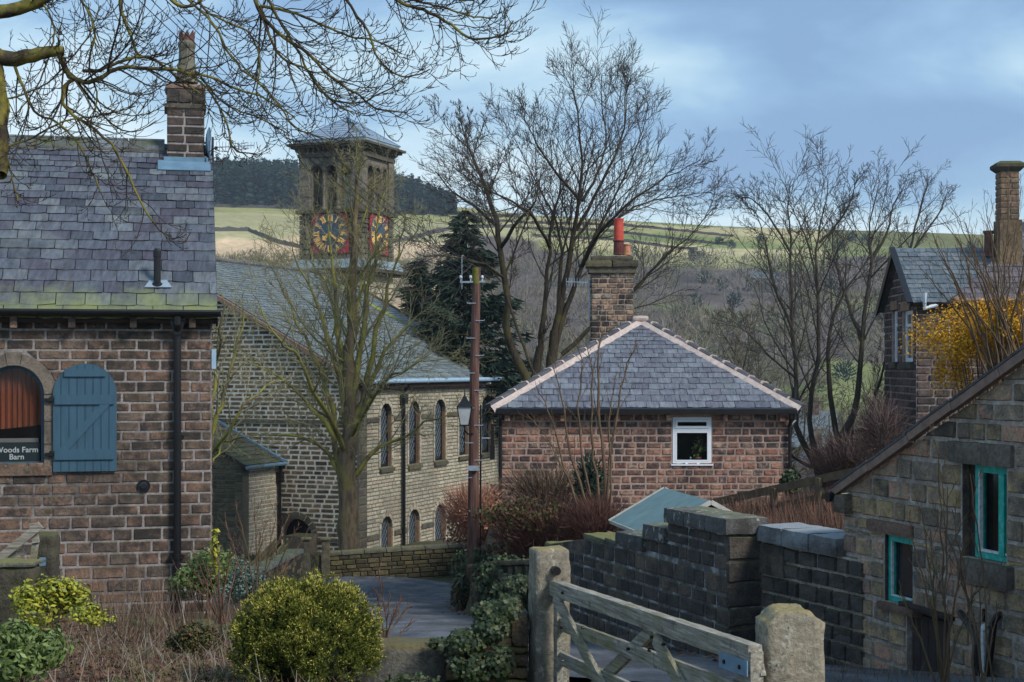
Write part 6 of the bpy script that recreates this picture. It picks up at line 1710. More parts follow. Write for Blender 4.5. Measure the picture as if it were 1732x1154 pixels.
def build_wall2():
    d = Vector((.41, -.91, 0)).normalized(); F2 = Frame((2.20, 13.62, -2.75), math.atan2(d.y, d.x))
    t = thing('boundary_wall', 'lower stone wall with frost grey coping joining the stepped wall to the outhouse', 'wall', F2)
    ztop = F2.onY(1290, 887)[1]; L2 = F2.onY(1422, 905)[0]; T = .36
    core = MB().box(.02, L2 + .30, .02, T, -.6, ztop - .16).build('core', MORTAR_O, t)
    M = PM((0, .02, 0), (1, 0, 0), n=(0, -1, 0))
    bz = ztop - .16; x1 = F2.onY(1327, 940)[0]
    rows = even_rows(-.4, bz - .28, .15, 5, .1) + even_rows(bz - .28, bz - .005, .14, 6, .1)
    lay(t, core, M, rows, rect_spans(.0, L2 + .30, [rect_hole(-.01, x1, bz - .27, bz)]), .21, .016, .026, S_WALL2, ts=T_FINE, budget=120, seed=8, jitter=.35)
    m = rough_block(x1, .1, .27, .05, .01, .006, 3); place(m, Matrix.Translation((x1/2, .03, bz - .275))); m.build('large_block', S_DARK, t)
    n = 3
    for i in range(n): a = L2 * i / n; b = L2 * (i+1) / n; cope(t, (a + .003, b - .003), ztop - .004*i, -.05, T + .05, .15, 20 + i, mat=S_COPEF)
    return F2
S_WALL2 = masonry('grey brown wall stone', [(.05,.045,.04),(.08,.07,.06),(.11,.095,.078),(.065,.06,.055)], soot=.4, big=1.5, bump=.8, grain=45, moss=.1)
S_COPEF = masonry('frosted coping', [(.12,.12,.12),(.17,.17,.168)], soot=.4, per=True, big=2.2, bump=.6, grain=50, moss=.75, moss_col=(.36,.39,.40))
build_wall2()

# ---------------------------------------------------------------- gate and posts
def gatepost(label, pos, dims, rz, chamfer, seed, parts):
    t = thing('gatepost', label, 'gatepost', loc=pos, rz=rz, group='stone gateposts either side of the field gate')
    m = rough_block(dims[0], dims[1], dims[2], .028, .026, .012, seed, nscale=7, chamfer=chamfer, maxn=60); o = m.build('post', S_POST, t, smooth=True)
    parts(t); return t
zb = -2.75
def lp(t):
    MB().tube([(.035, -.135, 1.42), (.035, -.115, 1.42)], .030, 14).build('iron_disc', IRON, t)
zt = (HY - 928) / FPX * 9.95
gatepost('tall pale stone gatepost on the hinge side, left of the gate', P(929, 925, 10.0) * 1 + Vector((0, 0, 0)) - Vector((0, 0, (HY-925)/FPX*10 - zb)), (.235, .22, zt - zb), math.radians(13), 0, 3, lambda t: None)
def disc():
    pass
zt2 = (HY - 1034) / FPX * 7.15
gatepost('stout round shouldered gatepost with mossy top, right of the gate', P(1335, 1035, 7.25) - Vector((0, 0, (HY-1035)/FPX*7.25 - zb)), (.285, .25, zt2 - zb), math.radians(4), .05, 8, lambda t: None)

H0 = Vector((.2665, 9.9, 0)); H1 = Vector((1.135, 6.98, 0)); gd = (H1 - H0).normalized()
FG = Frame((H0.x, H0.y, 0), math.atan2(gd.y, gd.x))
def build_gate():
    t = thing('field_gate', 'weathered timber five bar gate between the two stone gateposts', 'gate', loc=(H0.x, H0.y, -2.42), rz=FG.rz)
    o = Vector((0, 0, 2.42))
    def g(px, py, y=0): x, z = FG.onY(px, py, y); return Vector((x, y, z)) + o
    def rail(nm, pa, pb, w, h, y=0, ext=0.0, mat=WOOD_GREY, seed=1):
        a = g(*pa, 0); b = g(*pb, 0); a.y = y; b.y = y; d = b - a; b = b + d.normalized() * ext
        L_ = (b - a).length; m = rough_block(L_, w, h, .06, .008, .0035, seed, nscale=10, maxn=60); 
        an = math.atan2(b.z - a.z, b.x - a.x)
        place(m, Matrix.Translation(a) @ Matrix.Rotation(-an, 4, 'Y') @ Matrix.Translation((L_/2, 0, -h)))
        return m.build(nm, mat, t)
    # rails given by their top edges
    rail('top_rail', (937, 981), (1278, 1090), .075, .098, 0, .0, seed=1)
    rail('rail', (942, 1042), (1241, 1151), .03, .085, 0, .62, seed=2)
    rail('rail', (943, 1099), (1068, 1155), .03, .085, 0, 1.86, seed=3)
    a = g(943, 1099)
    for k, (dz) in enumerate((.25, .50)):
        m = rough_block(2.93, .03, .085, .06, .008, .0035, 5 + k, nscale=10, maxn=60); place(m, Matrix.Translation((a.x + 1.46, 0, a.z - dz - .05))); m.build('rail', WOOD_GREY, t)
    # stiles
    for nm, x, w, z1 in (('heel_stile', g(947, 1040).x, .075, g(940, 985).z - .005), ('head_stile', 2.96, .07, g(1278, 1090).z - .03)):
        m = rough_block(w, .07, z1 - .02, .06, .008, .003, 9, nscale=9, maxn=40); place(m, Matrix.Translation((x, .002, .02))); m.build(nm, WOOD_GREY, t)
    # braces
    def brace(pa, pb, y, w=.075, ext=.0):
        a = g(*pa, 0); b = g(*pb, 0); a.y = y; b.y = y; MB().beam(a, b + (b-a).normalized()*ext, .026, w, up=(0, 1, 0) if False else (0, 0, 1)).build('brace', WOOD_GREY, t)
    brace((947, 1008), (1026, 1156), -.032, ext=.55)
    brace((1099, 1062), (1004, 1156), .030, ext=.25)
    brace((1118, 1080), (1161, 1156), -.032, ext=.45)
    brace((1279, 1130), (1242, 1158), .030, ext=.35)
    # hinge plate at right end & metal edge at left
    p = g(1231, 1100, -.04); q = g(1278, 1118, -.04); 
    a = g(1231, 1086); b = g(1279, 1101)
    m = MB(); y = -.0405; h = .072
    m.prism([(a.x, y, a.z - .045), (b.x, y, b.z - .045), (b.x, y, b.z - .045 - h), (a.x, y, a.z - .045 - h)], (0, -.006, 0)); hp = m.build('latch_plate', BLUEPL, t)
    for k in (.2, .75):
        c = a + (b - a) * k; MB().tube([(c.x, y - .012, c.z - .083), (c.x, y - .003, c.z - .083)], .011, 8).build('bolt', IRON, hp)
    x = g(935, 1000).x; MB().tube([(x - .012, -.03, .0), (x - .012, -.03, 1.22)], .012, 8).build('hinge_rod', METAL, t)
build_gate()
def gate_bolts():
    gt = [o for o in bpy.data.objects if o.name == 'field_gate'][0]
    for px, py in ((951,1003),(949,1062),(951,1118),(1010,1063),(1102,1078),(1122,1090),(1062,1098),(1098,1100),(985,1062)):
        x, z = FG.onY(px, py, -.045); z += 2.42
        MB().tube([(x, -.052, z), (x, -.036, z)], .009, 8).build('bolt', IRON, gt)
gate_bolts()
# iron disc on the hinge post: fixed to the post
def disc_on_post():
    c = P(941, 966, 9.845)
    post = [o for o in bpy.data.objects if o.name == 'gatepost'][0]
    M = Matrix.Rotation(-math.radians(13), 4, 'Z') @ Matrix.Translation(-post.location)
    a = M @ c
    MB().tube([(a.x, a.y - .012, a.z), (a.x, a.y + .05, a.z)], .028, 16).build('iron_disc', IRON, post)
disc_on_post()

# ---------------------------------------------------------------- low garden wall (front) and loose stones by the post
def build_front_wall():
    t = thing('garden_wall', 'low garden wall of a long slab and ivy grown rubble left of the hinge post', 'wall', loc=(0, 10.0, -2.6))
    def q(pa, pb, pt, Y): return P(pa, pt, Y), P(pb, pt, Y)
    a, b = q(600, 757, 1089, 10.0)
    m = rough_block(b.x - a.x, .34, a.z + 2.75, .05, .03, .02, 4, maxn=40); place(m, Matrix.Translation(((a.x+b.x)/2, .1, -.15))); m.build('slab', S_SLAB, t, smooth=True)
    a, b = q(520, 600, 1092, 10.1)
    m = rough_block(b.x - a.x, .3, a.z + 2.75, .06, .03, .02, 5, maxn=30); place(m, Matrix.Translation(((a.x+b.x)/2, .2, -.15))); m.build('slab', S_SLAB, t, smooth=True)
    specs = [(758, 800, 1096, 1120), (800, 842, 1086, 1112), (756, 806, 1122, 1150), (808, 850, 1114, 1150), (866, 892, 1042, 1094), (852, 892, 1094, 1106), (850, 892, 1108, 1128), (848, 892, 1130, 1150), (845, 893, 1151, 1180), (795, 846, 1151, 1185), (755, 794, 1152, 1185), (835, 866, 1078, 1094), (842, 870,1060,1078)]
    for i, (pa, pb, qa, qb) in enumerate(specs):
        A = P(pa, qb, 9.95); B = P(pb, qa, 9.95)
        m = rough_block(B.x - A.x + .01, .30 + .05*(i % 3), B.z - A.z + .004, .03, .022, .016, 20 + i); place(m, Matrix.Translation(((A.x+B.x)/2, .1 + .03*(i % 2), A.z + 2.6))); m.build('stone', S_RUBBLE, t)
    for i in range(6):
        A = P(757 + i*22, 1240, 9.95); m = rough_block(.12, .34, .26, .05, .03, .02, 40+i); place(m, Matrix.Translation((A.x, .12, A.z + 2.6 - .02))); m.build('stone', S_RUBBLE, t)
S_SLAB = masonry('mossy garden slab', [(.09,.085,.07),(.13,.125,.11),(.07,.075,.06)], soot=.5, per=False, big=2, bump=.8, moss=.4, moss_col=(.16,.13,.05))
S_RUBBLE = masonry('buff rubble stone', [(.16,.115,.065),(.22,.16,.10),(.12,.09,.06),(.25,.19,.12)], soot=.35, big=4, bump=.9, grain=50, moss=.2)
build_front_wall()

# ---------------------------------------------------------------- walls along the lane and churchyard
def stone_run(name, label, A, B, h, T, rowh, avg, mat, core, copeh=.10, cmat=None, budget=200, seed=1, ts=T_STONE, zA=None, zB=None, both=False, ragged=False, fol=None):
    """wall from A to B (xy), top follows heights zA->zB (absolute tops), face towards camera side"""
    A = Vector((A[0], A[1], 0)); B = Vector((B[0], B[1], 0)); d = (B - A); L_ = d.length
    zmin = min(zA, zB) - h - .8
    F = Frame((A.x, A.y, zmin), math.atan2(d.y, d.x)); t = thing(name, label, 'wall', F, group=None)
    ta, tb = zA - zmin - copeh, zB - zmin - copeh
    top = lambda u: ta + (tb - ta) * u / L_
    MBk = MB(); MBk.prism([(0, .02, 0), (L_, .02, 0), (L_, .02, tb), (0, .02, ta)], (0, T - .04, 0)); c = MBk.build('core', core, t)
    # shear the panel so rows follow the slope
    sh = (tb - ta) / L_; M = PM((0, .02, 0), (1, 0, 0), n=(0, -1, 0)); S = Matrix.Identity(4); S[1][0] = sh; 
    rows = even_rows(max(0, ta - h - .35), ta, rowh, seed, .25)
    r = random.Random(seed)
    lay(t, c, M @ S, rows, rect_spans(0, L_), avg, rowh*.10, .035, mat, ts=ts, budget=budget, seed=seed, jitter=.45)
    lay(t, c, PM((0, T - .02, 0), (-1, 0, 0), n=(0, 1, 0)) @ Matrix.Diagonal((-1, 1, 1, 1)) @ S, rows, rect_spans(0, L_), avg, rowh*.10, .035, mat, ts=ts, budget=0, seed=seed+1, jitter=.45)
    x = 0; i = 0
    while x < L_ - .05:
        w = r.uniform(.5, .8); w = min(w, L_ - x)
        m = rough_block(w - .012, T + .08, copeh, .09, .02, .012, seed*9 + i, maxn=12); an = math.atan(sh)
        place(m, Matrix.Translation((x + w/2, T/2, top(x + w/2) + .0 + r.uniform(0, .012))) @ Matrix.Rotation(-an, 4, 'Y')); m.build('coping', cmat or mat, t); x += w; i += 1
    return t
S_CWALL = masonry('churchyard wall stone', [(.055,.045,.028),(.10,.08,.045),(.15,.115,.06),(.075,.062,.036),(.04,.033,.022)], soot=.45, big=.6, bump=.7, grain=16, moss=.42, moss_col=(.12,.12,.025))
S_CCOPE = masonry('churchyard coping', [(.12,.115,.085),(.17,.16,.12)], soot=.35, big=1, bump=.5, moss=.5, moss_col=(.17,.16,.06))
pA = P(543, 936, 50.5); pB = P(868, 914, 51.6)
stone_run('churchyard_wall', 'mossy churchyard wall with slab coping across the end of the lane', (pA.x, pA.y), (pB.x, pB.y), 1.2, .45, .15, .36, S_CWALL, DARKJOINT, .12, S_CCOPE, 260, 5, zA=pA.z, zB=pB.z)
pA = P(385, 963, 50.8); pB = P(512, 946, 50.6)
stone_run('churchyard_wall', 'short low wall in front of the church porch, left of the gate gap', (pA.x, pA.y), (pB.x, pB.y), .9, .4, .15, .36, S_CWALL, DARKJOINT, .10, S_CCOPE, 90, 6, zA=pA.z, zB=pB.z)
pA = P(424, 972, 35.5); pB = P(512, 928, 48.5)
stone_run('lane_side_wall', 'blue grey lichened wall climbing along the left of the lane to the church gate', (pA.x, pA.y), (pB.x, pB.y), 1.1, .4, .14, .32, S_CWALL, DARKJOINT, .14, S_LICH if 'S_LICH' in globals() else S_COPE, 120, 7, zA=pA.z, zB=pB.z)
# stone gatepost pair at the churchyard gap
for px, lab in ((551, 'thin stone post at the left end of the churchyard wall'), (518, 'squat mossy post at the top of the lane side wall')):
    b = P(px, 978, 50.0); tp = P(px, 914, 50.0); t = thing('churchyard_post', lab, 'post', loc=(b.x, b.y, b.z - .3)); m = rough_block(.26, .26, tp.z - b.z + .3, .08, .03, .02, px, maxn=20); m.build('shaft', S_DRY, t)
    m = rough_block(.34, .34, .10, .08, .04, .01, px + 1); place(m, Matrix.Translation((0, 0, tp.z - b.z + .3))); m.build('cap', S_CCOPE, t)

# retaining wall along right of lane
def lane_retaining():
    pts = [(1.0, 17.2), (.45, 20.2), (-.25, 24.5), (-.75, 29), (-.98, 34), (-1.1, 40)]
    for i, (a, b) in enumerate(zip(pts, pts[1:])):
        za = interp(a[1], F_L) + (.7 if i == 0 else .95); zb_ = interp(b[1], F_L) + .95
        # face towards the lane: run from near to far has normal to -x... use far->near order so that face looks left
        labs = ['nearest length of the ivy grown retaining wall right of the lane', 'second length of the lane retaining wall, under the ivy', 'middle length of the lane retaining wall in front of the pole', 'length of lane retaining wall beside the telegraph pole foot', 'farthest length of the lane retaining wall below the russet hedge']
        stone_run('retaining_wall', labs[i], b, a, 1.1, .4, .14, .28, S_DRY, DARKJOINT, .08, S_DRY, 60, 30 + i, zA=zb_, zB=za, ts=T_STONE)
lane_retaining()

# ---------------------------------------------------------------- shed with felt roof
def build_shed():
    F = Frame((2.37, 24.0, -3.3), math.atan2(.18, .984)) # local x to the right, y away
    t = thing('garden_shed', 'small shed with grey green felt roof behind the stepped wall', 'shed', loc=(2.60, 22.9, -3.3), rz=math.atan2(.18, .984))
    zr = -1.90 + 3.3; w = .78; L_ = 2.35; ez = zr - .44
    m = MB(); m.prism([(-w+.06, -L_/2+.06, -.2), (w-.06, -L_/2+.06, -.2), (w-.06, -L_/2+.06, ez), (0, -L_/2+.06, zr-.04), (-w+.06, -L_/2+.06, ez)], (0, L_-.12, 0)); wl_ = m.build('walls', WOOD_DARK, t)
    for i in range(9):
        z0 = .0 + i*.11
        if z0 > ez - .1: break
        MB().box(-w+.035, w-.035, -L_/2+.03, -L_/2+.058, z0, z0+.10).build('board', WOOD_FENCE, wl_)
        MB().box(-w+.03, -w+.058, -L_/2+.07, L_/2-.07, z0, z0+.10).build('board', WOOD_FENCE, wl_)
    for s in (-1, 1):
        m = MB(); e = .10; za = ez - e*.56
        m.prism([(0, -L_/2, zr), (s*(w+e), -L_/2, za), (s*(w+e), -L_/2, za-.03), (0, -L_/2, zr-.03)], (0, L_, 0)); r = m.build('roof_felt', FELT, t)
        for y in (-L_/2 - .012, L_/2 + .012):
            MB().beam((0, y, zr - .015), (s*(w+e+.01), y, za - .015), .022, .065).build('bargeboard', FELTE, t)
        if s < 0:
            for k in (.33, .66):
                y = -L_/2 + L_*k; MB().beam((0 - .0, y, zr + .003), (s*(w+e), y, za + .003), .02, .006).build('felt_seam', FELT, r)
        MB().beam((s*(w+e), -L_/2, za - .02), (s*(w+e), L_/2, za - .02), .018, .05).build('eaves_trim', FELTE, t)
build_shed()
# loose reddish slate/board by the shed
t = thing('leaning_board', 'weathered pinkish board lying below the shed roof on the wall top', 'board', loc=P(1052, 902, 19.5) + Vector((0, 0, -.06)), rz=.5)
m = rough_block(.36, .22, .03, .05, .008, .006, 2); m.build('board', WOOD_BROWN, t).rotation_euler = (.2, .25, 0)

# ---------------------------------------------------------------- post and rail fence
def build_fence():
    A = P(1205, 851, 27.0); B = P(1436, 800, 24.0); C_ = P(1120, 868, 28.5)
    F = Frame((A.x, A.y, A.z - 1.1), math.atan2(B.y - A.y, B.x - A.x)); L_ = math.hypot(B.x - A.x, B.y - A.y); s = (B.z - A.z) / L_
    t = thing('garden_fence', 'mossy post and rail fence climbing from the cottage to the outhouse', 'fence', F)
    for k, (dz, h) in enumerate(((0, .13), (-.28, .09))):
        MB().beam((-1.0, 0, 1.1 + dz - 1.0*s), (L_ + .2, 0, 1.1 + dz + (L_ + .2) * s), .05, h).build('rail', WOOD_FENCE, t)
    n = 30
    for i in range(n):
        x = -.95 + (L_ + 1.1) * i / (n - 1) if n > 1 else 0
        if i % 7 == 3: MB().box(x - .055, x + .055, -.09, -.03, -.9 + x*s, 1.12 + x * s).build('post', WOOD_FENCE, t)
build_fence()

# ---------------------------------------------------------------- telegraph pole, lantern, wires
def build_pole():
    Y = 32.0; b = P(797, 1040, Y); tp = P(806, 452, Y - .1); b2 = Vector((b.x, b.y, b.z - .3))
    t = thing('telegraph_pole', 'tall red brown telegraph pole with mossy top beside the lane', 'pole', loc=b2)
    d = tp - b2
    m = MB(); pts = []; rad = []
    for i in range(16): q = i/15; pts.append(d*q + Vector((.01*math.sin(q*7), 0, 0))); rad.append(.136 - .052*q)
    m.tube(pts, rad, 14); m.build('shaft', POLEW, t, smooth=False)
    m = MB(); m.tube([d * .955, d * 1.0], [.089, .086], 14); m.build('mossy_top', POLETOP, t)
    z = (HY - 478) / FPX * Y - b2.z; x = P(806, 478, Y).x - b2.x
    arm = MB().beam((x - .34, -.14, z), (x + .18, -.14, z + .01), .03, .035).build('cross_arm', METAL, t)
    for dx in (-.32, -.12, .12): MB().lathe((x + dx, -.14, z + .02), [(.012,0),(.012,.05),(.03,.06),(.034,.09),(.02,.12)], 8).build('insulator', GUTTER_W, arm)
    m = MB(); xq = x - .30; m.tube([(xq, -.16, z - .15), (xq, -.16, z + .55)], .008, 4); m.build('stay_wire', METAL, t)
    for i in range(11):
        q = .42 + .048*i; c = d*q; s = 1 if i % 2 else -1; MB().tube([c + Vector((0, -.1, 0)), c + Vector((s*.18, -.11, .0)), c + Vector((s*.18, -.11, .03))], .010, 5).build('step_iron', METAL, t)
    c = d * .44; MB().box(c.x - .11, c.x + .11, c.y - .19, c.y - .12, c.z - .0, c.z + .1).build('steel_band', METAL, t)
    # cable conduit running down on the right side
    MB().tube([d*.62 + Vector((.13,-.03,0)), d*.3 + Vector((.16,-.03,0)), d*.08 + Vector((.17,-.03,0))], .022, 6).build('conduit', IRON, t)
    return tp
POLETOP = plain('mossy pole top', (.16,.16,.03), rough=1, var=.4, scale=9)
_ptop = build_pole()
def build_lantern():
    c = P(786, 700, 31.6)
    t = thing('street_lantern', 'black square lantern mounted on the left of the telegraph pole', 'lantern', loc=c)
    s = .10
    def frus(z0, z1, a, b): return [(-a,-a,z0),(a,-a,z0),(a,a,z0),(-a,a,z0),(-b,-b,z1),(b,-b,z1),(b,b,z1),(-b,b,z1)]
    fc = [(0,3,2,1),(4,5,6,7),(0,1,5,4),(1,2,6,5),(2,3,7,6),(3,0,4,7)]
    MB().add(frus(-.22, .14, .085, .145), fc).build('glass_body', LAMPG, t)
    m = MB(); m.add(frus(.142, .30, .17, .05), fc); m.add(frus(.302, .36, .05, .035), fc); m.tube([(0,0,.36),(0,0,.50)], [.02,.008], 6); m.build('roof', IRON, t)
    m = MB(); m.box(-.1,.1,-.1,.1,-.25,-.222); 
    for i in (-1, 1):
        for j in (-1, 1): m.beam((i*.088, j*.088, -.22), (i*.148, j*.148, .14), .014, .014)
    m.build('frame', IRON, t)
    MB().tube([(0,0,-.25),(0,0,-.34),(.06,.1,-.42),(.2,.3,-.42)], .018, 6).build('bracket', IRON, t)
LAMPG = plain('pale lantern glass', (.42,.45,.46), rough=.25, var=.15, scale=4)
build_lantern()
# bracket bar with junction box right of the pole
t = thing('cable_bracket', 'thin horizontal bracket and upright conduit right of the telegraph pole', 'bracket', loc=P(812, 741, 32.2))
x1 = P(833, 741, 32.2).x - P(812, 741, 32.2).x
MB().beam((0, 0, 0), (x1, 0, .0), .025, .03).build('bar', METAL, t)
MB().box(x1 - .03, x1 + .03, -.03, .03, -.45, .30).box(x1 - .05, x1 + .05, -.05, .04, -.45, -.15).build('conduit', IRON, t)

def wire(label, A, B, sag, r=.006):
    t = thing('overhead_wire', label, 'wire', loc=A, group='wires running to the telegraph pole')
    n = 24; m = MB(); m.tube([(B - A) * (i/n) + Vector((0, 0, -sag * 4 * (i/n) * (1 - i/n))) for i in range(n+1)], r, 4, False); m.build('cable', IRON, t)
for k, (px, py, Y) in enumerate(((-320, -560, 9), (-300, -580, 9), (-275, -600, 9.5), (-245, -610, 9.5))):
    wire(['lowest wire crossing the sky from the top left to the pole', 'second lowest wire crossing the sky to the pole', 'second highest wire crossing the sky to the pole', 'highest wire crossing the sky to the pole'][k], P(px, py, Y), _ptop + Vector((-.3 + .14*k, 0, -.15 + .03*k)), .35 + .04*k)

# ---------------------------------------------------------------- old gateway at the left edge below the barn window
def build_left_gateway():
    Y = 17.0
    b = P(80, 1010, Y)
    t = thing('old_gatepost', 'dark mossy stone gatepost standing against the barn wall', 'gatepost', loc=(b.x, b.y, b.z - .3)); h = P(80, 903, Y).z - b.z + .3
    m = rough_block(.22, .24, h, .04, .035, .02, 31, maxn=40); m.build('post', S_DRYD, t, smooth=True)
    b = P(32, 1040, 14.5); t = thing('old_gatepost', 'short broad stone stump with pale top at the left edge', 'gatepost', loc=(b.x, b.y, b.z - .3)); h = P(32, 955, 14.5).z - b.z + .3
    m = rough_block(.34, .3, h, .05, .04, .02, 33, maxn=40); m.build('stump', S_DRYD, t, smooth=True); m = rough_block(.38, .33, .05, .04, .02, .012, 34); place(m, Matrix.Translation((0, 0, h - .01))); m.build('cap', S_COPEM, t)
    # timber pieces of a broken gate
    t = thing('broken_gate', 'leaning weathered boards of an old wicket gate at the left edge', 'gate', loc=P(30, 960, 15.9))
    o = P(30, 960, 15.9)
    def bd(pa, pb, w, y=0, th=.03): MB().beam(P(*pa, 15.9 + y) - o, P(*pb, 15.9 + y) - o, th, w, up=(0, 0, 1)).build('board', WOOD_GREY, t)
    bd((-8, 950), (69, 888), .085, -.04); bd((56, 885), (61, 918), .07); bd((61, 912), (56, 950), .065, .03)
    bd((20, 925), (22, 955), .09, .06); bd((33, 938), (41, 932), .08, .10); bd((-20, 972), (60, 962), .05, .12)
    bd((82, 868), (82, 902), .05, .25, .05); 
    m = rough_block(.07, .07, .06, .03, .01, .004, 1); place(m, Matrix.Translation(P(82, 870, 16.15) - o)); m.build('post_cap', WOOD_FENCE, t)
    t = thing('blue_bar', 'small pale blue iron bolt lying on the stump at the left edge', 'bolt', loc=P(32, 949, 15.2))
    x = P(76, 949, 15.2).x - P(32, 949, 15.2).x; MB().tube([(0, 0, 0), (x, 0, 0)], .016, 8).build('rod', LEAD, t); MB().box(x - .05, x + .0, -.03, .03, -.045, .03).build('head', LEAD, t)
S_DRYD = masonry('dark mossy post stone', [(.05,.045,.032),(.085,.075,.05),(.06,.06,.035)], soot=.4, per=False, big=3, bump=.9, moss=.4, moss_col=(.10,.11,.035))
build_left_gateway()
# edging rocks in the garden
rr = random.Random(2)
for i, (px, py, Y, w) in enumerate(((190, 1042, 17.5, .22), (232, 1046, 17.4, .2), (265, 1050, 17.0, .24), (330, 1048, 17.2, .3), (365, 1052, 16.6, .34), (395, 1056, 16.2, .26), (412, 1046, 16.8, .2))):
    b = P(px, py, Y); z = ground(b.x, b.y)
    t = thing('edging_rock', ['first mossy edging rock from the left, below the barn', 'second mossy edging rock from the left, below the barn', 'third edging rock from the left, below the downpipe', 'fourth edging rock, left of the variegated shrub foot', 'largest edging rock, under the tall brown stems', 'edging rock just left of the golden yew', 'last small edging rock behind the golden yew'][i], 'rock', loc=(b.x, b.y, z - .08))
    m = rough_block(w, w*.7, w*.62 + .08, .03, .05, .04, 60 + i, nscale=4); m.build('stone', S_DRY, t)
# ---------------------------------------------------------------- branching trees
class Tubes:
    def __init__(s): s.g = {}
    def add(s, pts, rad, k): s.g.setdefault((len(pts), k), []).append((pts, rad))
    def mesh(s, name, mat, smooth=True):
        VV = []; FF = []; off = 0
        for (n, k), lst in s.g.items():
            Pn = np.array([a for a, b in lst], dtype=np.float64); Rn = np.array([b for a, b in lst], dtype=np.float64)
            m = len(lst)
            T = np.empty_like(Pn); T[:, 1:-1] = Pn[:, 2:] - Pn[:, :-2] if n > 2 else T[:, 1:-1]; T[:, 0] = Pn[:, 1] - Pn[:, 0]; T[:, -1] = Pn[:, -1] - Pn[:, -2]
            T /= (np.linalg.norm(T, axis=2, keepdims=True) + 1e-12)
            ref = np.array([.31, -.87, .38]); X = np.cross(T, ref); X /= (np.linalg.norm(X, axis=2, keepdims=True) + 1e-9); Y = np.cross(T, X)
            a = 2*np.pi*np.arange(k)/k
            V = Pn[:, :, None, :] + (X[:, :, None, :]*np.cos(a)[None, None, :, None] + Y[:, :, None, :]*np.sin(a)[None, None, :, None]) * Rn[:, :, None, None]
            VV.append(V.reshape(-1, 3))
            i = np.arange(n-1)[:, None]; j = np.arange(k)[None, :]
            q = np.stack([i*k + j, i*k + (j+1) % k, (i+1)*k + (j+1) % k, (i+1)*k + j], -1).reshape(-1, 4)
            F = (q[None] + (np.arange(m)*n*k)[:, None, None]).reshape(-1, 4) + off
            FF.append(F); off += m*n*k
        return np_mesh(name, np.concatenate(VV), np.concatenate(FF), mat, smooth)

def smooth_path(pts, n):
    """Catmull-Rom through pts -> n points"""
    P_ = [np.array(p, float) for p in pts]; P_ = [2*P_[0]-P_[1]] + P_ + [2*P_[-1]-P_[-2]]; m = len(pts) - 1; out = []
    for q in np.linspace(0, m - 1e-6, n):
        i = int(q); t = q - i; a, b, c, d = P_[i:i+4]
        out.append(.5*((2*b) + (c-a)*t + (2*a-5*b+4*c-d)*t*t + (3*b-a-3*c+d)*t**3))
    return np.array(out)

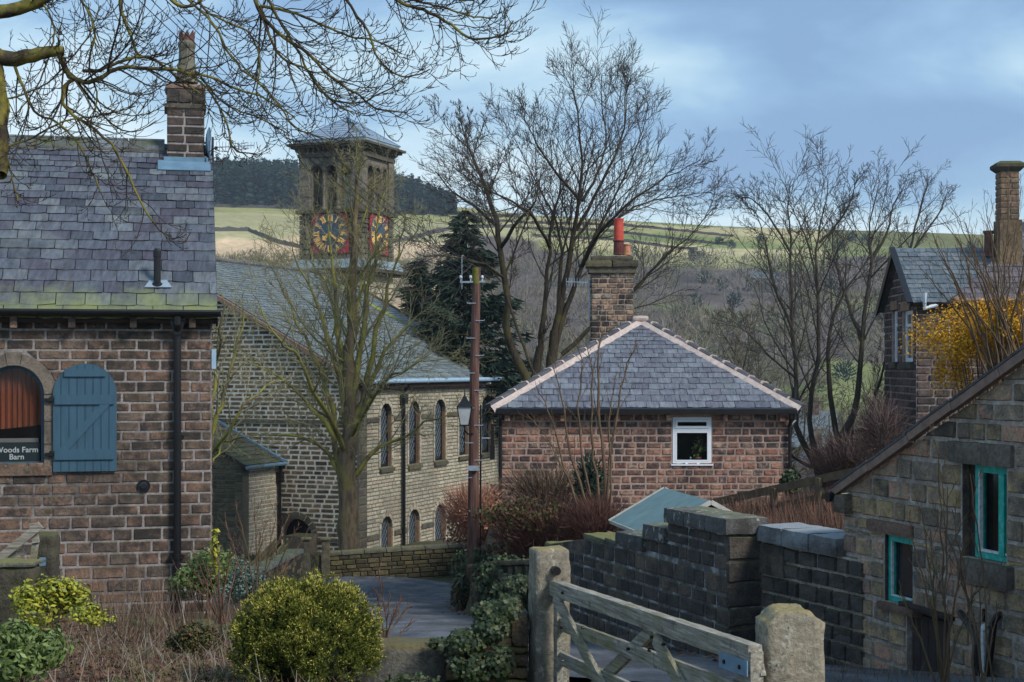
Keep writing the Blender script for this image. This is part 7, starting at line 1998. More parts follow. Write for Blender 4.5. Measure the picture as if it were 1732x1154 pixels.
class Grower:
    """S: dict(n=[children per level], ang, ratio, up, wig, seg=[..], rmin, flare)"""
    def __init__(s, seed, S): s.r = random.Random(seed); s.g = np.random.default_rng(seed); s.S = S; s.trunk = Tubes(); s.limb = Tubes(); s.twig = Tubes()
    def emit(s, pts, rad, lvl):
        if lvl <= 0: s.trunk.add(pts, rad, 9)
        elif lvl == 1: s.limb.add(pts, rad, 6)
        elif lvl == 2: s.twig.add(pts, rad, 4)
        else: s.twig.add(pts, rad, 3)
    def main(s, pts, r0, r1, lvl, n=16, t0=.35, nchild=None, lscale=1.0, power=1.0):
        pts = smooth_path(pts, n); w = s.S.get('mwig', .03)
        L_ = float(np.sum(np.linalg.norm(np.diff(pts, axis=0), axis=1)))
        j = s.g.normal(size=pts.shape) * w * L_ / n; j[0] = 0; pts = pts + j
        rad = r1 + (r0 - r1) * (1 - np.linspace(0, 1, n)) ** power
        s.emit(pts, rad, lvl if lvl <= 1 else 1)
        s.children(pts, rad, L_, lvl, t0, nchild, lscale)
    def children(s, pts, rad, L_, lvl, t0, nchild=None, lscale=1.0):
        S = s.S; n = len(pts)
        if lvl + 1 > S['max']: return
        k = nchild if nchild is not None else S['n'][min(lvl, len(S['n'])-1)]
        k = max(1, int(round(k * s.r.uniform(.8, 1.2))))
        az = s.r.uniform(0, 6.28)
        for i in range(k):
            t = t0 + (1 - t0) * (i + s.r.random()) / k; t = min(.995, t)
            q = t * (n - 1); a = int(q); f = q - a; b = min(n - 1, a + 1)
            p = pts[a]*(1-f) + pts[b]*f; d = pts[b] - pts[a] if b > a else pts[a] - pts[a-1]; d = d / (np.linalg.norm(d) + 1e-9); r = rad[a]*(1-f) + rad[b]*f
            az += 2.4 + s.r.uniform(-.5, .5)
            u = np.cross(d, np.array([.2, .9, .3])); u /= np.linalg.norm(u) + 1e-9; v = np.cross(d, u)
            perp = u*math.cos(az) + v*math.sin(az)
            if 'flat' in S: perp = perp * np.array([1, S['flat'], 1])
            if 'dropz' in S: perp = perp + np.array([0, 0, S['dropz'] * (1 if s.r.random() < .7 else -.6)])
            perp /= np.linalg.norm(perp) + 1e-9
            ang = math.radians(S['ang'] + s.r.uniform(-12, 12)); cd = d*math.cos(ang) + perp*math.sin(ang)
            CL = L_ * (S['ratio'][min(lvl, len(S['ratio'])-1)] if isinstance(S['ratio'], list) else S['ratio']) * (1.15 - .62*t) * s.r.uniform(.6, 1.25) * lscale
            if 'maxL' in S: CL = min(CL, S['maxL'][min(lvl, len(S['maxL'])-1)] * s.r.uniform(.6, 1.1))
            s.branch(p, cd, CL, max(S['rmin'], min(r*.55, CL * S.get('slim', .022))), lvl + 1)
    def branch(s, p, d, L_, r, lvl):
        S = s.S; n = S['seg'][min(lvl, len(S['seg'])-1)]; pts = [p]; rad = [r]; st = L_/(n-1); rm = S['rmin']
        up = S['up'][min(lvl, len(S['up'])-1)]; wig = S['wig']; w = s.g.normal(size=(n, 3))
        for i in range(1, n):
            u = up if not callable(up) else up(i/(n-1))
            d = d + w[i]*wig + np.array([0, 0, u]); d = d/np.linalg.norm(d); p = p + d*st; pts.append(p)
            rad.append(max(rm*.6, r*(1 - .72*i/(n-1))))
        pts = np.array(pts); s.emit(pts, np.array(rad), lvl); s.children(pts, np.array(rad), L_, lvl, S.get('ct0', .15))
    def build(s, name, label, loc, m1, m2, cat='tree', group=None, m0=None):
        t = thing(name, label, cat, loc=loc, group=group); o = Vector(loc)
        for nm, tb, m in (('trunk', s.trunk, m0 or m1), ('limbs', s.limb, m1), ('crown', s.twig, m2)):
            if tb.g:
                me = tb.mesh(nm, m); me.transform(Matrix.Translation(-o)); link(nm, me, t)
        return t
def PP(px, py, Y): return np.array(P(px, py, Y))

# ---- big sycamore before the church
def sycamore():
    Y = 54.0
    S = dict(max=4, n=[9, 10, 6, 5, 3], ang=38, ratio=[.4,.36,.46,.5], up=[.05,.05,.05,.04,.02], wig=.12, seg=[10,8,6,5,4,4], rmin=.0095, slim=.015, mwig=.10, ct0=.18)
    G = Grower(11, S); q = lambda *a: [PP(x, y if y > 400 else 400-(400-y)*.86, Y + (a_[0] if a_ else 0)) for x, y, *a_ in a]
    G.main(q((592,955),(589,880),(589,800),(590,735)), .40, .30, 0, 12, .95, 0)
    G.main(q((590,745),(592,650),(593,560),(597,430),(602,340),(606,268)), .26, .03, 0, 16, .25, 18, .8, .8)
    L_ = [(((585,790),(563,690),(530,600),(492,520),(455,440)), .17), (((587,760),(572,640),(548,540),(515,470),(490,395)), .17),
          (((583,800),(545,715),(495,655),(435,618),(385,590,-1)), .15), (((584,815),(540,752),(480,738),(420,738,1),(372,752,1)), .11),
          (((583,770,0),(550,690,-2),(500,600,-4),(460,560,-5),(420,480,-5)), .13),
          (((592,770),(618,680),(650,600),(695,545),(735,515)), .16), (((594,740),(620,640),(648,520),(672,430),(688,350)), .17),
          (((594,810),(628,770),(680,738),(740,708,-1),(812,706,-1)), .12), (((590,720),(578,600),(566,480),(556,380),(548,300)), .16),
          (((592,700),(614,570),(632,450),(640,360),(652,290)), .15), (((590,690,0),(600,560,2),(622,450,3),(665,390,4)), .13), (((593,740,0),(640,660,-3),(690,620,-4),(770,600,-5)), .10),
          (((591,720,0),(575,560,3),(540,470,5),(520,400,6)), .12)]
    for pts, r in L_: G.main(q(*pts), r*.88, .013, 1, 13, .12, 15, .9, 1.35)
    b = P(592, 948, Y); G.build('sycamore', 'large many stemmed leafless sycamore with green mossy trunk before the church', b, BARK_SYC, BARK_SYT, m0=BARK_TRUNK)
sycamore()

# ---- tall ash behind the cottage
def ash():
    Y = 49.0
    S = dict(max=4, n=[9, 10, 8, 6, 2], ang=35, ratio=[.4,.36,.46,.52], up=[.04,.06,.07,.06,.03], wig=.075, seg=[10,9,7,5,4,4], rmin=.0082, slim=.0115, mwig=.045, ct0=.15)
    G = Grower(23, S); q = lambda *a: [PP(x, y if y > 380 else 380-(380-y)*(.80 if x < 990 else .93), Y + (a_[0] if a_ else 0)) for x, y, *a_ in a]
    G.main(q((898,860),(903,740),(905,650),(915,590)), .19, .13, 0, 10, .95, 0); G.main(q((938,860),(930,740),(930,640),(938,560)), .23, .16, 0, 10, .95, 0)
    T = [(((915,592),(922,520),(928,440),(934,360),(950,290),(930,180)), .16, 13), (((938,562),(955,480),(968,400),(980,330),(985,230),(972,110),(958,78)), .19, 17),
         (((936,600),(958,520),(985,450),(1005,400),(1035,340),(1070,260),(1100,160)), .17, 16), (((940,570),(950,460),(945,390),(925,330,2),(890,250,2),(862,175,2)), .12, 13),
         (((985,450),(1010,400,-2),(1060,345,-3),(1120,300,-3),(1185,262,-3)), .11, 14), (((975,390),(1010,320),(1050,230),(1060,140,1),(1068,112)), .10, 13),
         (((950,600),(1012,545),(1077,487),(1120,440),(1165,400),(1215,345)), .12, 13), (((985,330),(1020,260,3),(1020,170,4),(1015,110)), .08, 10),
         (((930,420),(900,360,-2),(850,320,-3),(800,290,-3),(770,260)), .09, 12), (((1005,400),(1070,350,2),(1140,330,3),(1205,320,3)), .08, 11), (((980,330),(935,260,-2),(900,190,-3),(885,150,-3)), .08, 10)]
    for pts, r, n in T: G.main(q(*pts), r*.64, .011, 1, 15, .2, n+4, .95, 1.25)
    G.build('ash_tree', 'tallest leafless tree rising behind the cottage with wide fan crown', P(920, 868, Y), BARK_ASH, BARK_ASHT)
    S2 = dict(S); S2['n'] = [8, 9, 7, 5, 2]
    G = Grower(29, S2)
    G.main(q((905,850),(900,700),(893,640),(870,600),(856,560),(856,490),(846,420),(838,362),(822,300),(800,240),(785,190)), .17, .02, 0, 20, .45, 17, .62, .8)
    G.main(q((846,420),(880,370,-1),(905,330,-2),(915,270)), .07, .014, 1, 10, .2, 9, .8); G.main(q((838,380),(800,340,1),(765,310,2),(735,265)), .06, .014, 1, 10, .2, 10, .8)
    G.main(q((856,497),(890,600,-1),(915,650,-1)), .05, .05, 1, 8, .9, 0); G.main(q((852,470),(800,440,-2),(750,435,-3),(700,430)), .05, .012, 1, 10, .2, 9, .8)
    G.build('ash_tree', 'slender leaning leafless tree between the dark spruce and the tallest tree', P(905, 858, Y), BARK_ASH, BARK_ASHT)
ash()

# ---- valley trees right of the cottage
def right_trees():
    Y = 46.0
    S = dict(max=4, n=[9, 9, 7, 5, 2], ang=36, ratio=[.4,.38,.46,.5], up=[.04,.06,.06,.05,.03], wig=.09, seg=[10,8,6,5,4,4], rmin=.0080, slim=.0115, mwig=.045, ct0=.15)
    G = Grower(31, S); q = lambda *a: [PP(x, y if y > 440 else 440-(440-y)*.74, Y + (a_[0] if a_ else 0)) for x, y, *a_ in a]
    G.main(q((1392,835),(1390,797),(1372,760)), .26, .20, 0, 6, .95, 0)
    for pts, r, n in [(((1390,797),(1350,735),(1347,657),(1341,565),(1336,431),(1333,330),(1338,265)), .17, 15), (((1341,560),(1309,480),(1293,388),(1275,320)), .08, 11),
        (((1385,785),(1370,716),(1384,576),(1382,442),(1387,361),(1403,255)), .16, 15), (((1384,500),(1370,420,1),(1350,350,2),(1330,300,2)), .07, 9), (((1386,400),(1420,350),(1440,300),(1450,250)), .06, 10),
        (((1347,640),(1300,600,-1),(1260,560,-2),(1235,540,-2)), .06, 9), (((1395,800),(1345,775,-1),(1320,740,-2),(1290,690,-3),(1250,640,-3)), .09, 10), (((1336,420),(1300,340),(1270,300),(1245,300)), .06, 9)]: G.main(q(*pts), r*.68, .011, 1, 15, .24, n+4, .95, 1.2)
    G.build('valley_tree', 'leafless multi stemmed tree just right of the cottage corner', P(1392, 838, Y), BARK_RT, BARK_RTT)
    G = Grower(37, S)
    G.main(q((1412,838),(1416,790),(1420,740)), .36, .27, 0, 6, .95, 0)
    for pts, r, n in [(((1420,760),(1408,684),(1400,590),(1420,510),(1450,460),(1480,420)), .14, 12), (((1424,740),(1449,684),(1457,576),(1473,442),(1470,377),(1486,262)), .17, 16),
        (((1424,735),(1465,722),(1482,665),(1496,610),(1500,560)), .13, 8), (((1425,765),(1460,745,-1),(1490,700,-2),(1515,650,-2)), .10, 7), (((1457,576),(1430,500,1),(1410,430,2),(1408,350,2)), .09, 11), (((1473,442),(1500,380),(1510,320),(1530,270)), .07, 10)]: G.main(q(*pts), r*.78, .011, 1, 14, .28, n+4, .95, 1.2)
    G.build('valley_tree', 'thick mossy forked leafless tree left of the terraced house', P(1414, 842, Y), BARK_RT, BARK_RTT)
    # background thin trees
    Y = 64.0; G = Grower(41, S)
    for pts, r, n in [(((1525,560),(1535,440),(1555,330),(1572,255)), .08, 14), (((1530,500),(1545,420),(1590,330),(1600,290)), .06, 12)]: G.main(q(*pts), r, .014, 1, 12, .2, n, .9, .85)
    G.main(q((1520,800),(1522,680),(1525,560)), .12, .09, 0, 6, .9, 0)
    G.build('valley_tree', 'thin pale leafless tree rising behind the gable of the terraced house', P(1520, 800, Y), BARK_RT, BARK_RTT)
right_trees()

# ---- mid-ground background trees (behind the cottage), three built, others copied
def background_trees():
    protos = []
    for k in range(3):
        S = dict(max=4, n=[12, 8, 6, 4], ang=40, ratio=.42, up=[.03,.05,.05,.03], wig=.13, seg=[9,7,5,4,4], rmin=.018, slim=.022, mwig=.12, ct0=.15)
        G = Grower(60 + k, S); h = 11
        G.main([(0,0,0),(.2,0,h*.3),(-.1,.2,h*.6),(.3,0,h)], .24, .03, 0, 14, .2, 14, .9, .8)
        for a in range(4):
            an = a*1.6 + k; G.main([(0,0,h*.12),(math.cos(an)*1.6, math.sin(an)*1.6, h*.4),(math.cos(an)*2.9, math.sin(an)*2.9, h*.85)], .13, .02, 1, 10, .25, 10, .9, .8)
        t = G.build('background_tree', 'x', (0,0,0), BARK_BG, BARK_BGT, group='leafless trees filling the valley behind the cottage')
        t['label'] = 'grey brown leafless tree filling the valley behind the cottage roof'; protos.append(t)
    r = random.Random(8); n = 0
    spots = [(1110, 92), (1155, 84), (1200, 100), (1250, 88), (1290, 96), (1130, 120), (1185, 130), (1235, 140), (1280, 125), (1165, 165), (1225, 175), (1440, 100), (1475, 90), (1100, 150), (980, 100), (1020, 115), (880, 130), (940, 150), (1350, 150), (1310, 170), (1410, 150), (1470, 160), (1060, 170), (1000, 190), (1520, 130)]
    for i, (px, Y) in enumerate(spots):
        x = (px - CX)/FPX*Y; z = ground(x, Y) - .2
        if i < 3: t = protos[i]
        else:
            src = protos[i % 3]; t = src.copy(); COL.objects.link(t)
            for ch in list(src.children):
                c = ch.copy(); COL.objects.link(c); c.parent = t
        sc = r.uniform(.85, 1.2); t.location = (x, Y, z); t.scale = (sc*1.15, sc*1.15, sc); t.rotation_euler = (0, 0, r.uniform(0, 6.28))
BARK_BG = bark('far tree bark', (.06,.05,.04), (.11,.09,.065), (.10,.10,.045), moss=.3)
BARK_BGT = bark('far tree twigs', (.10,.09,.065), (.155,.14,.095), (.11,.11,.05), moss=.3)
background_trees()

# ---- small tree between barn and church
def small_left():
    Y = 38.0; S = dict(max=4, n=[9, 7, 5, 3], ang=34, ratio=.42, up=[.05,.05,.05,.03], wig=.13, seg=[9,7,5,4,4], rmin=.0085, slim=.02, mwig=.1, ct0=.15)
    G = Grower(71, S); q = lambda *a: [PP(x, y, Y + (a_[0] if a_ else 0)) for x, y, *a_ in a]
    G.main(q((340,1000),(345,860),(352,740)), .14, .10, 0, 8, .9, 0)
    for pts, r, n in [(((352,760),(372,690),(392,620),(412,520)), .07, 12), (((350,780),(390,720,-1),(430,670,-1),(470,640)), .05, 9), (((348,800),(372,760,1),(400,740),(440,745)), .035, 7), (((352,740),(365,640,1),(372,570),(380,500)), .06, 11), (((352,740),(335,620,1),(330,540)), .05, 8)]: G.main(q(*pts), r, .012, 1, 12, .15, n, .9, .85)
    G.build('small_tree', 'small olive twigged leafless tree half hidden by the barn corner', P(340, 1000, Y), BARK_SYC, BARK_SYT)
small_left()

# ---- sapling clump in front of the cottage
def sapling():
    Y = 25.0; S = dict(max=3, n=[7, 4, 3], ang=24, ratio=.36, up=[.03,.04,.04,.03], wig=.06, seg=[9,7,5,4], rmin=.0042, slim=.012, mwig=.05, ct0=.25)
    G = Grower(81, S); q = lambda *a: [PP(x, y, Y + (a_[0] if a_ else 0)) for x, y, *a_ in a]
    for pts, r in [(((1024,915),(1022,800),(1014,700),(1012,600),(1020,560)), .040), (((1018,915),(1012,820),(1000,740),(1003,640),(990,575)), .032), (((1008,915),(985,830),(962,760),(952,680),(932,610)), .034),
        (((1002,915),(972,840),(948,770),(930,700),(905,650)), .026), (((1026,912),(1030,800),(1042,700),(1060,620),(1078,580)), .028), (((1016,915),(990,800),(978,700),(985,620),(980,590)), .024), (((1028,915),(1034,820),(1030,720),(1040,640)), .024), (((1000,915),(985,860),(955,800),(925,740),(890,700)), .018)]:
        G.main(q(*pts), r, .006, 1, 14, .35, 9, .55, .9)
    G.build('sapling', 'clump of slender brown sapling stems in front of the cottage wall', P(1016, 918, Y), STEM_BR, STEM_BR)
sapling()

# ---- overhanging branches, near, top left
def overhang():
    Yn = 8.2
    drop = lambda t: -.08 if t < .40 else .23
    S = dict(max=4, n=[12, 7, 4, 2], ang=40, ratio=.5, up=[-.02, drop, drop, .15, .12], wig=.065, seg=[10,13,10,8,5], rmin=.0026, slim=.011, mwig=.07, ct0=.15, flat=.8, dropz=-.35, maxL=[.85,.80,.45,.07])
    G = Grower(97, S); q = lambda *a: [PP(x, y, Yn + (a_[0] if a_ else 0)) for x, y, *a_ in a]
    # mossy trunk and stubs at the left edge
    G.main(q((-60,-60),(-25,60),(-6,150),(0,230),(-2,262),(2,300)), .055, .040, 0, 16, .97, 0, 1, .5)
    G.main(q((-40,60),(0,97),(50,96),(82,88),(106,86)), .050, .026, 0, 14, .5, 3)
    G.main(q((-60,30),(-10,22),(40,12),(75,-5),(120,-30)), .042, .028, 0, 12, .4, 5)
    main = [(((100,84),(106,110),(124,134),(150,140),(176,128),(205,114),(250,115),(295,118),(345,130),(400,150),(455,172),(500,200)), .017, 17),
        (((124,134),(112,145),(106,170),(118,190),(140,206),(175,232),(205,270),(232,330),(262,380),(290,402)), .012, 15),
        (((140,120),(170,118),(215,100),(235,96),(262,100),(300,130),(340,160)), .011, 11),
        (((205,-20),(204,12),(212,38),(222,62),(236,92),(290,112)), .013, 12), (((270,-25),(300,8),(330,8),(352,-12)), .014, 5),
        (((330,-20),(345,15),(372,32),(400,45),(425,60),(440,110),(432,160)), .008, 11), (((120,-20),(150,20),(160,60),(150,110),(165,165),(150,215)), .007, 11),
        (((425,-30),(440,20),(470,55),(520,90),(560,130),(590,150),(640,185),(690,190)), .013, 17), (((440,-30),(470,30),(500,80),(540,150),(600,195)), .010, 14),
        (((440,10),(490,20),(540,40),(590,60),(640,70),(680,92)), .009, 14), (((560,-30),(600,20),(625,60),(640,100),(680,130),(728,118)), .009, 12),
        (((640,-30),(680,5),(720,18),(760,40),(800,66),(850,58),(868,35)), .012, 17), (((620,-25),(680,-5),(740,10),(800,28),(842,30)), .008, 13),
        (((700,-30),(760,-5),(800,0),(842,-12)), .008, 9), (((440,10),(470,90),(520,120),(560,170),(620,170),(690,130)), .008, 12),
        (((20,100),(40,150),(60,190),(100,210),(130,240),(160,300),(170,330)), .009, 12), (((5,170),(40,160),(80,140),(120,100),(150,60),(170,10)), .006, 10),
        (((10,250),(60,230),(110,205),(170,195),(230,180)), .007, 10), (((300,112),(350,150),(380,200),(395,250),(420,260)), .007, 11), (((295,-20),(360,40),(400,110),(450,150),(500,215),(560,240)), .008, 13),
        (((0,140),(15,180),(8,240),(20,300),(30,340)), .006, 9), (((330,120),(380,175),(440,200),(490,228)), .006, 10), (((60,-20),(90,40),(85,90),(60,150),(30,190)), .006, 10)]
    for pts, r, n in main: G.main(q(*pts), r, .0035, 1, 26, .06, n+3, .9, .8)
    t = G.build('overhanging_tree', 'near tree with mossy limbs, its drooping leafless twigs hanging across the top left sky', P(-60, -60, Yn), BARK_OAK, BARK_TW)
overhang()

# ---- conifers
def spruce(px, top, base, Y, label, seed, wide=.30, lean=0):
    b = P(px, base, Y); h = (base - top)/FPX*Y; g = np.random.default_rng(seed); r = random.Random(seed); parts = []
    t = thing('spruce', label, 'tree', loc=b)
    MB().tube([(0,0,0),(0,0,h*.5),(lean,0,h)], [h*.022, h*.013, .02], 8).build('trunk', BARK_ASH, t)
    nb = 230
    for i in range(nb):
        q = (i/nb)**.85; z = h*(.08 + .91*q); Lb = (1-q)**.8 * h*wide * r.uniform(.6, 1.25) + .15; a = r.uniform(0, 6.28)
        n = max(8, int(30*Lb)); s = g.random(n)**.7
        dx = np.cos(a)*Lb*s; dy = np.sin(a)*Lb*s; dz = -.32*Lb*s + .28*Lb*s*s - g.random(n)*.16*Lb
        w = (1-s)*.18*Lb + .07
        sd = g.normal(size=n)*w
        c = np.stack([dx - np.sin(a)*sd + lean*q, dy + np.cos(a)*sd, z + dz], 1)
        d = np.stack([np.cos(a) + g.normal(size=n)*.5, np.sin(a) + g.normal(size=n)*.5, -.30 + g.normal(size=n)*.25], 1)
        parts.append(slivers(c, d, g.uniform(.25, .55, n), .13, seed=seed*1000+i))
    V, F = cat(parts); link('crown', np_mesh('crown', V, F, LF_SPRUCE), t)
spruce(788, 350, 740, 74, 'dark spruce standing between the church roof and the tall bare trees', 5, .34)
spruce(706, 438, 640, 86, 'small pointed spruce left of the telegraph pole top', 6, .26)

# ---------------------------------------------------------------- shrubs
def bush(name, label, px, py, Y, rx, ry, rz, mat, n, size, kind='leaf', seed=0, stems=None, nstem=14, cat_='shrub', shell=.55, lump=.22, core=None, upb=.35, aspect=1.6, toZ=None, tuft=1, nl=0, ls_=1.38, lr=(.35,.78), lz=(.26,.50)):
    """ellipsoid bush centred at pixel, radii metres"""
    c = P(px, py, Y); g = np.random.default_rng(seed)
    zb = ground(c.x, c.y) if toZ is None else toZ
    t = thing(name, label, cat_, loc=(c.x, c.y, zb))
    u = g.normal(size=(n, 3)); u /= np.linalg.norm(u, axis=1, keepdims=True)
    lum = np.array([mnoise.noise(Vector((a*2.2 + seed, b*2.2, d*2.2))) + .5*mnoise.noise(Vector((a*5 + seed, b*5, d*5))) for a, b, d in u])
    rad = (1 + lump*lum) * (shell + (1-shell)*g.random(n)**.6)
    if nl:
        lc = g.normal(size=(nl, 3)); lc /= np.linalg.norm(lc, axis=1, keepdims=True); lc[:, 2] = np.where(lc[:, 2] < -.25, -lc[:, 2], lc[:, 2]); lc *= g.uniform(*lr, (nl, 1)); ls = g.uniform(*lz, nl)
        k = g.integers(0, nl, n); base = lc[k] + u*ls[k][:, None]*(1 + .5*lum[:, None])*(shell + (1-shell)*g.random((n, 1))**.5)
        pos = base*np.array([rx, ry, rz])*ls_ + np.array([0, 0, c.z - zb])
    else: pos = u*rad[:, None]*np.array([rx, ry, rz]) + np.array([0, 0, c.z - zb])
    pos[:, 2] = np.maximum(pos[:, 2], .02 + g.random(n)*.1)
    if kind == 'needle':
        if tuft > 1:
            pos = np.repeat(pos, tuft, 0) + g.normal(size=(n*tuft, 3))*size*.25; u = np.repeat(u, tuft, 0)
        d = u + g.normal(size=u.shape)*.75 + np.array([0, 0, upb]); V, F = slivers(pos, d, g.uniform(.6, 1.3, len(pos))*size, size*.34, seed=seed)
    elif kind == 'twig':
        d = u*np.array([1,1,.4]) + g.normal(size=u.shape)*.35 + np.array([0, 0, .9]); V, F = slivers(pos, d, g.uniform(.5, 1.4, n)*size, size*.045, seed=seed)
    else:
        nn = u + g.normal(size=u.shape)*.7 + np.array([0, 0, upb]); V, F = leaves(pos, nn, g.uniform(.65, 1.25, n)*size, aspect, seed)
    link('foliage' if kind != 'twig' else 'twigs', np_mesh('foliage', V, F, mat), t)
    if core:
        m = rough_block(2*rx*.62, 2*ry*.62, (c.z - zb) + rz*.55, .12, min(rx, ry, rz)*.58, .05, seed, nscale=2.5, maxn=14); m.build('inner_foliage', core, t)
    if nstem:
        T = Tubes(); r = random.Random(seed)
        for i in range(nstem):
            a = r.uniform(0, 6.28); e = r.uniform(.3, .95); p = [(r.uniform(-.15,.15)*rx, r.uniform(-.15,.15)*ry, 0), (math.cos(a)*rx*e*.45, math.sin(a)*ry*e*.45, (c.z-zb)*.6 + rz*.1), (math.cos(a)*rx*e*.85, math.sin(a)*ry*e*.85, (c.z - zb) + rz*.55*r.uniform(.3, 1.2))]
            T.add(smooth_path(p, 8), np.linspace(.012, .004, 8)*(rx*1.5), 5)
        link('stems', T.mesh('stems', stems or STEM_BR), t)
    return t
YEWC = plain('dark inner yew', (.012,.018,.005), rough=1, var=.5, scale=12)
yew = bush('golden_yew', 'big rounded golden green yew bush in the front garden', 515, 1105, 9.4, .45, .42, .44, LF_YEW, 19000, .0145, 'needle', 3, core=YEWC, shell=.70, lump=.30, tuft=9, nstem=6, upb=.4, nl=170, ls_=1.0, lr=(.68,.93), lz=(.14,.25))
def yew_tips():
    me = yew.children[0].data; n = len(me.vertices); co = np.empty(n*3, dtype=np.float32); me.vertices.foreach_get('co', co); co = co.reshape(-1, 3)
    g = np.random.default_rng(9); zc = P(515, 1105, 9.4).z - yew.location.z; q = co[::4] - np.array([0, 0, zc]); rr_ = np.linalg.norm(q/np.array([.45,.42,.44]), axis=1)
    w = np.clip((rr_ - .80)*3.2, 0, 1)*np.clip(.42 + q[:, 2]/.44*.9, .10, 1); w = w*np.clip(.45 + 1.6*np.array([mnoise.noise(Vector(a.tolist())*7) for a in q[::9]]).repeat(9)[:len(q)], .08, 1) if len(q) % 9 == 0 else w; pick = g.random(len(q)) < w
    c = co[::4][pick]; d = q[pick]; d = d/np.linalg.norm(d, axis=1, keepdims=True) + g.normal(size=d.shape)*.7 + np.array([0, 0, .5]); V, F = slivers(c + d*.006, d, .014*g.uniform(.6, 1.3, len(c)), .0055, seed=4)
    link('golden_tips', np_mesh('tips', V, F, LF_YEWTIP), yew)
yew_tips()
bush('green_shrub', 'leafy pale green shrub at the bottom left corner', 42, 1112, 8.6, .20, .22, .17, LF_GREEN, 5200, .021, seed=4, shell=.3, aspect=2.4, nl=16)
bush('yellow_shrub', 'yellow leaved shrub standing before the old gatepost', 92, 1024, 12.2, .24, .24, .22, LF_YELLOW, 2900, .022, seed=5, shell=.3, upb=.7, aspect=2.2, nl=16)
bush('yellow_shrub', 'low yellow green trailing end of growth right of the yellow shrub', 146, 1046, 11.6, .14, .2, .10, LF_YELLOW, 800, .020, seed=15, shell=.2, upb=.6, nl=8)
bush('small_shrub', 'low olive green shrub between the dead stems and golden yew', 335, 1092, 11.5, .19, .18, .13, LF_HEDGE, 4600, .016, seed=6, shell=.3, nl=14)
bush('variegated_shrub', 'pale green variegated shrub at the foot of the barn downpipe', 345, 985, 19.5, .40, .36, .32, LF_GREEN, 7000, .028, seed=7, shell=.3, nl=18)
bush('yellow_sprig', 'slim upright yellow leaved sprig above the variegated shrub', 364, 935, 19, .06, .06, .30, LF_YELLOW, 130, .05, seed=8, shell=.1, nstem=2)
bush('glaucous_shrub', 'blue green shrub right of the variegated shrub', 410, 1000, 18, .22, .25, .28, LF_GLAUC, 2600, .024, seed=9, shell=.3, nl=12)
bush('red_hedge', 'large dark red twiggy hedge left of the sapling clump', 930, 915, 25.5, 1.10, .8, .72, LF_REDT, 9000, .20, 'twig', 10, shell=.25, nstem=30, stems=STEM_RED)
bush('hedge_leaves', 'olive leaved growth topping the red hedge', 905, 872, 25.6, .95, .6, .33, LF_HEDGE, 2600, .05, seed=11, shell=.2, nstem=0, lump=.4)
bush('red_hedge', 'right hand end of the red twiggy hedge beside the shed', 1010, 895, 24.5, .62, .6, .50, LF_REDT, 4200, .17, 'twig', 12, shell=.25, nstem=14, stems=STEM_RED)
bush('russet_hedge', 'pale russet beech hedge behind the telegraph pole', 806, 905, 35.5, .80, .9, 1.0, LF_BEECH, 6500, .05, seed=13, shell=.2, lump=.35, nstem=30, stems=STEM_RED, nl=16, ls_=1.2)
bush('hedge_top_growth', 'fine russet twigs poking out above the beech hedge', 800, 872, 35, .75, .7, .62, LF_BEECH, 2600, .34, 'twig', 14, shell=.2, nstem=0)
bush('bramble_bank', 'brown leafless brambles on the bank in front of the cottage', 925, 835, 31, 1.0, .6, .42, STEM_STRAW, 2200, .30, 'twig', 16, shell=.15, nstem=16)
bush('garden_conifer', 'small dark upright conifer against the cottage wall behind the sapling', 997, 835, 30, .32, .3, .75, LF_SPRUCE, 1500, .12, 'needle', 17, shell=.2, nstem=2)
bush('purple_scrub', 'purple brown leafless scrub below the forked tree', 1440, 795, 38, 1.15, 1.0, .85, LF_PURP, 4200, .34, 'twig', 18, shell=.1, nstem=22)
bush('purple_scrub', 'purple brown scrub against the terraced house wall', 1490, 740, 36, .55, .8, .9, LF_PURP, 2000, .36, 'twig', 19, shell=.1, nstem=12)
bush('corner_shrub', 'dark evergreen shrub at the right corner of the cottage', 1338, 815, 35, .27, .3, .30, LF_IVY, 700, .07, seed=20, shell=.3, nstem=4)
bush('forsythia', 'forsythia in golden yellow flower behind the sloping outhouse eaves', 1672, 588, 17.6, .66, .5, .46, LF_FORS, 15000, .020, seed=21, shell=.15, lump=.8, nl=26, nstem=40, stems=STEM_BR, toZ=-1.9)
bush('forsythia', 'right hand mass of golden forsythia flowers running out of the frame', 1722, 560, 17.0, .45, .4, .34, LF_FORS, 8500, .019, seed=24, shell=.15, lump=.8, nl=16, nstem=20, stems=STEM_BR, toZ=-1.7)
bush('forsythia', 'lower left spray of golden forsythia flowers beside the terraced house wall', 1604, 640, 17.8, .22, .3, .34, LF_FORS, 1500, .019, seed=22, shell=.1, lump=.8, nl=9, nstem=12, stems=STEM_BR, toZ=-1.9)

def fan(name, label, px0, py0, Y, tops, seed, r0=.012, mats=(None, None), S=None, wob=.4, nch=7, cat_='shrub'):
    S = S or dict(max=3, n=[6, 4, 3], ang=22, ratio=.34, up=[.02,.03,.03,.02], wig=.07, seg=[8,6,5,4], rmin=.0028, slim=.010, mwig=.06, ct0=.25)
    G = Grower(seed, S); r = random.Random(seed)
    for (px, py) in tops:
        yo = r.uniform(-wob, wob); bx = px0 + r.uniform(-14, 14)
        G.main([PP(bx, py0, Y), PP(bx + (px-bx)*.30, py0 + (py-py0)*.38, Y + yo*.4), PP(bx + (px-bx)*.65, py0 + (py-py0)*.72, Y + yo*.8), PP(px, py, Y + yo)], r0*r.uniform(.7, 1.2), .003, 1, 12, .35, nch, .75, .9)
    return G.build(name, label, P(px0, py0, Y), mats[0] or STEM_BR, mats[1] or STEM_BR, cat=cat_)
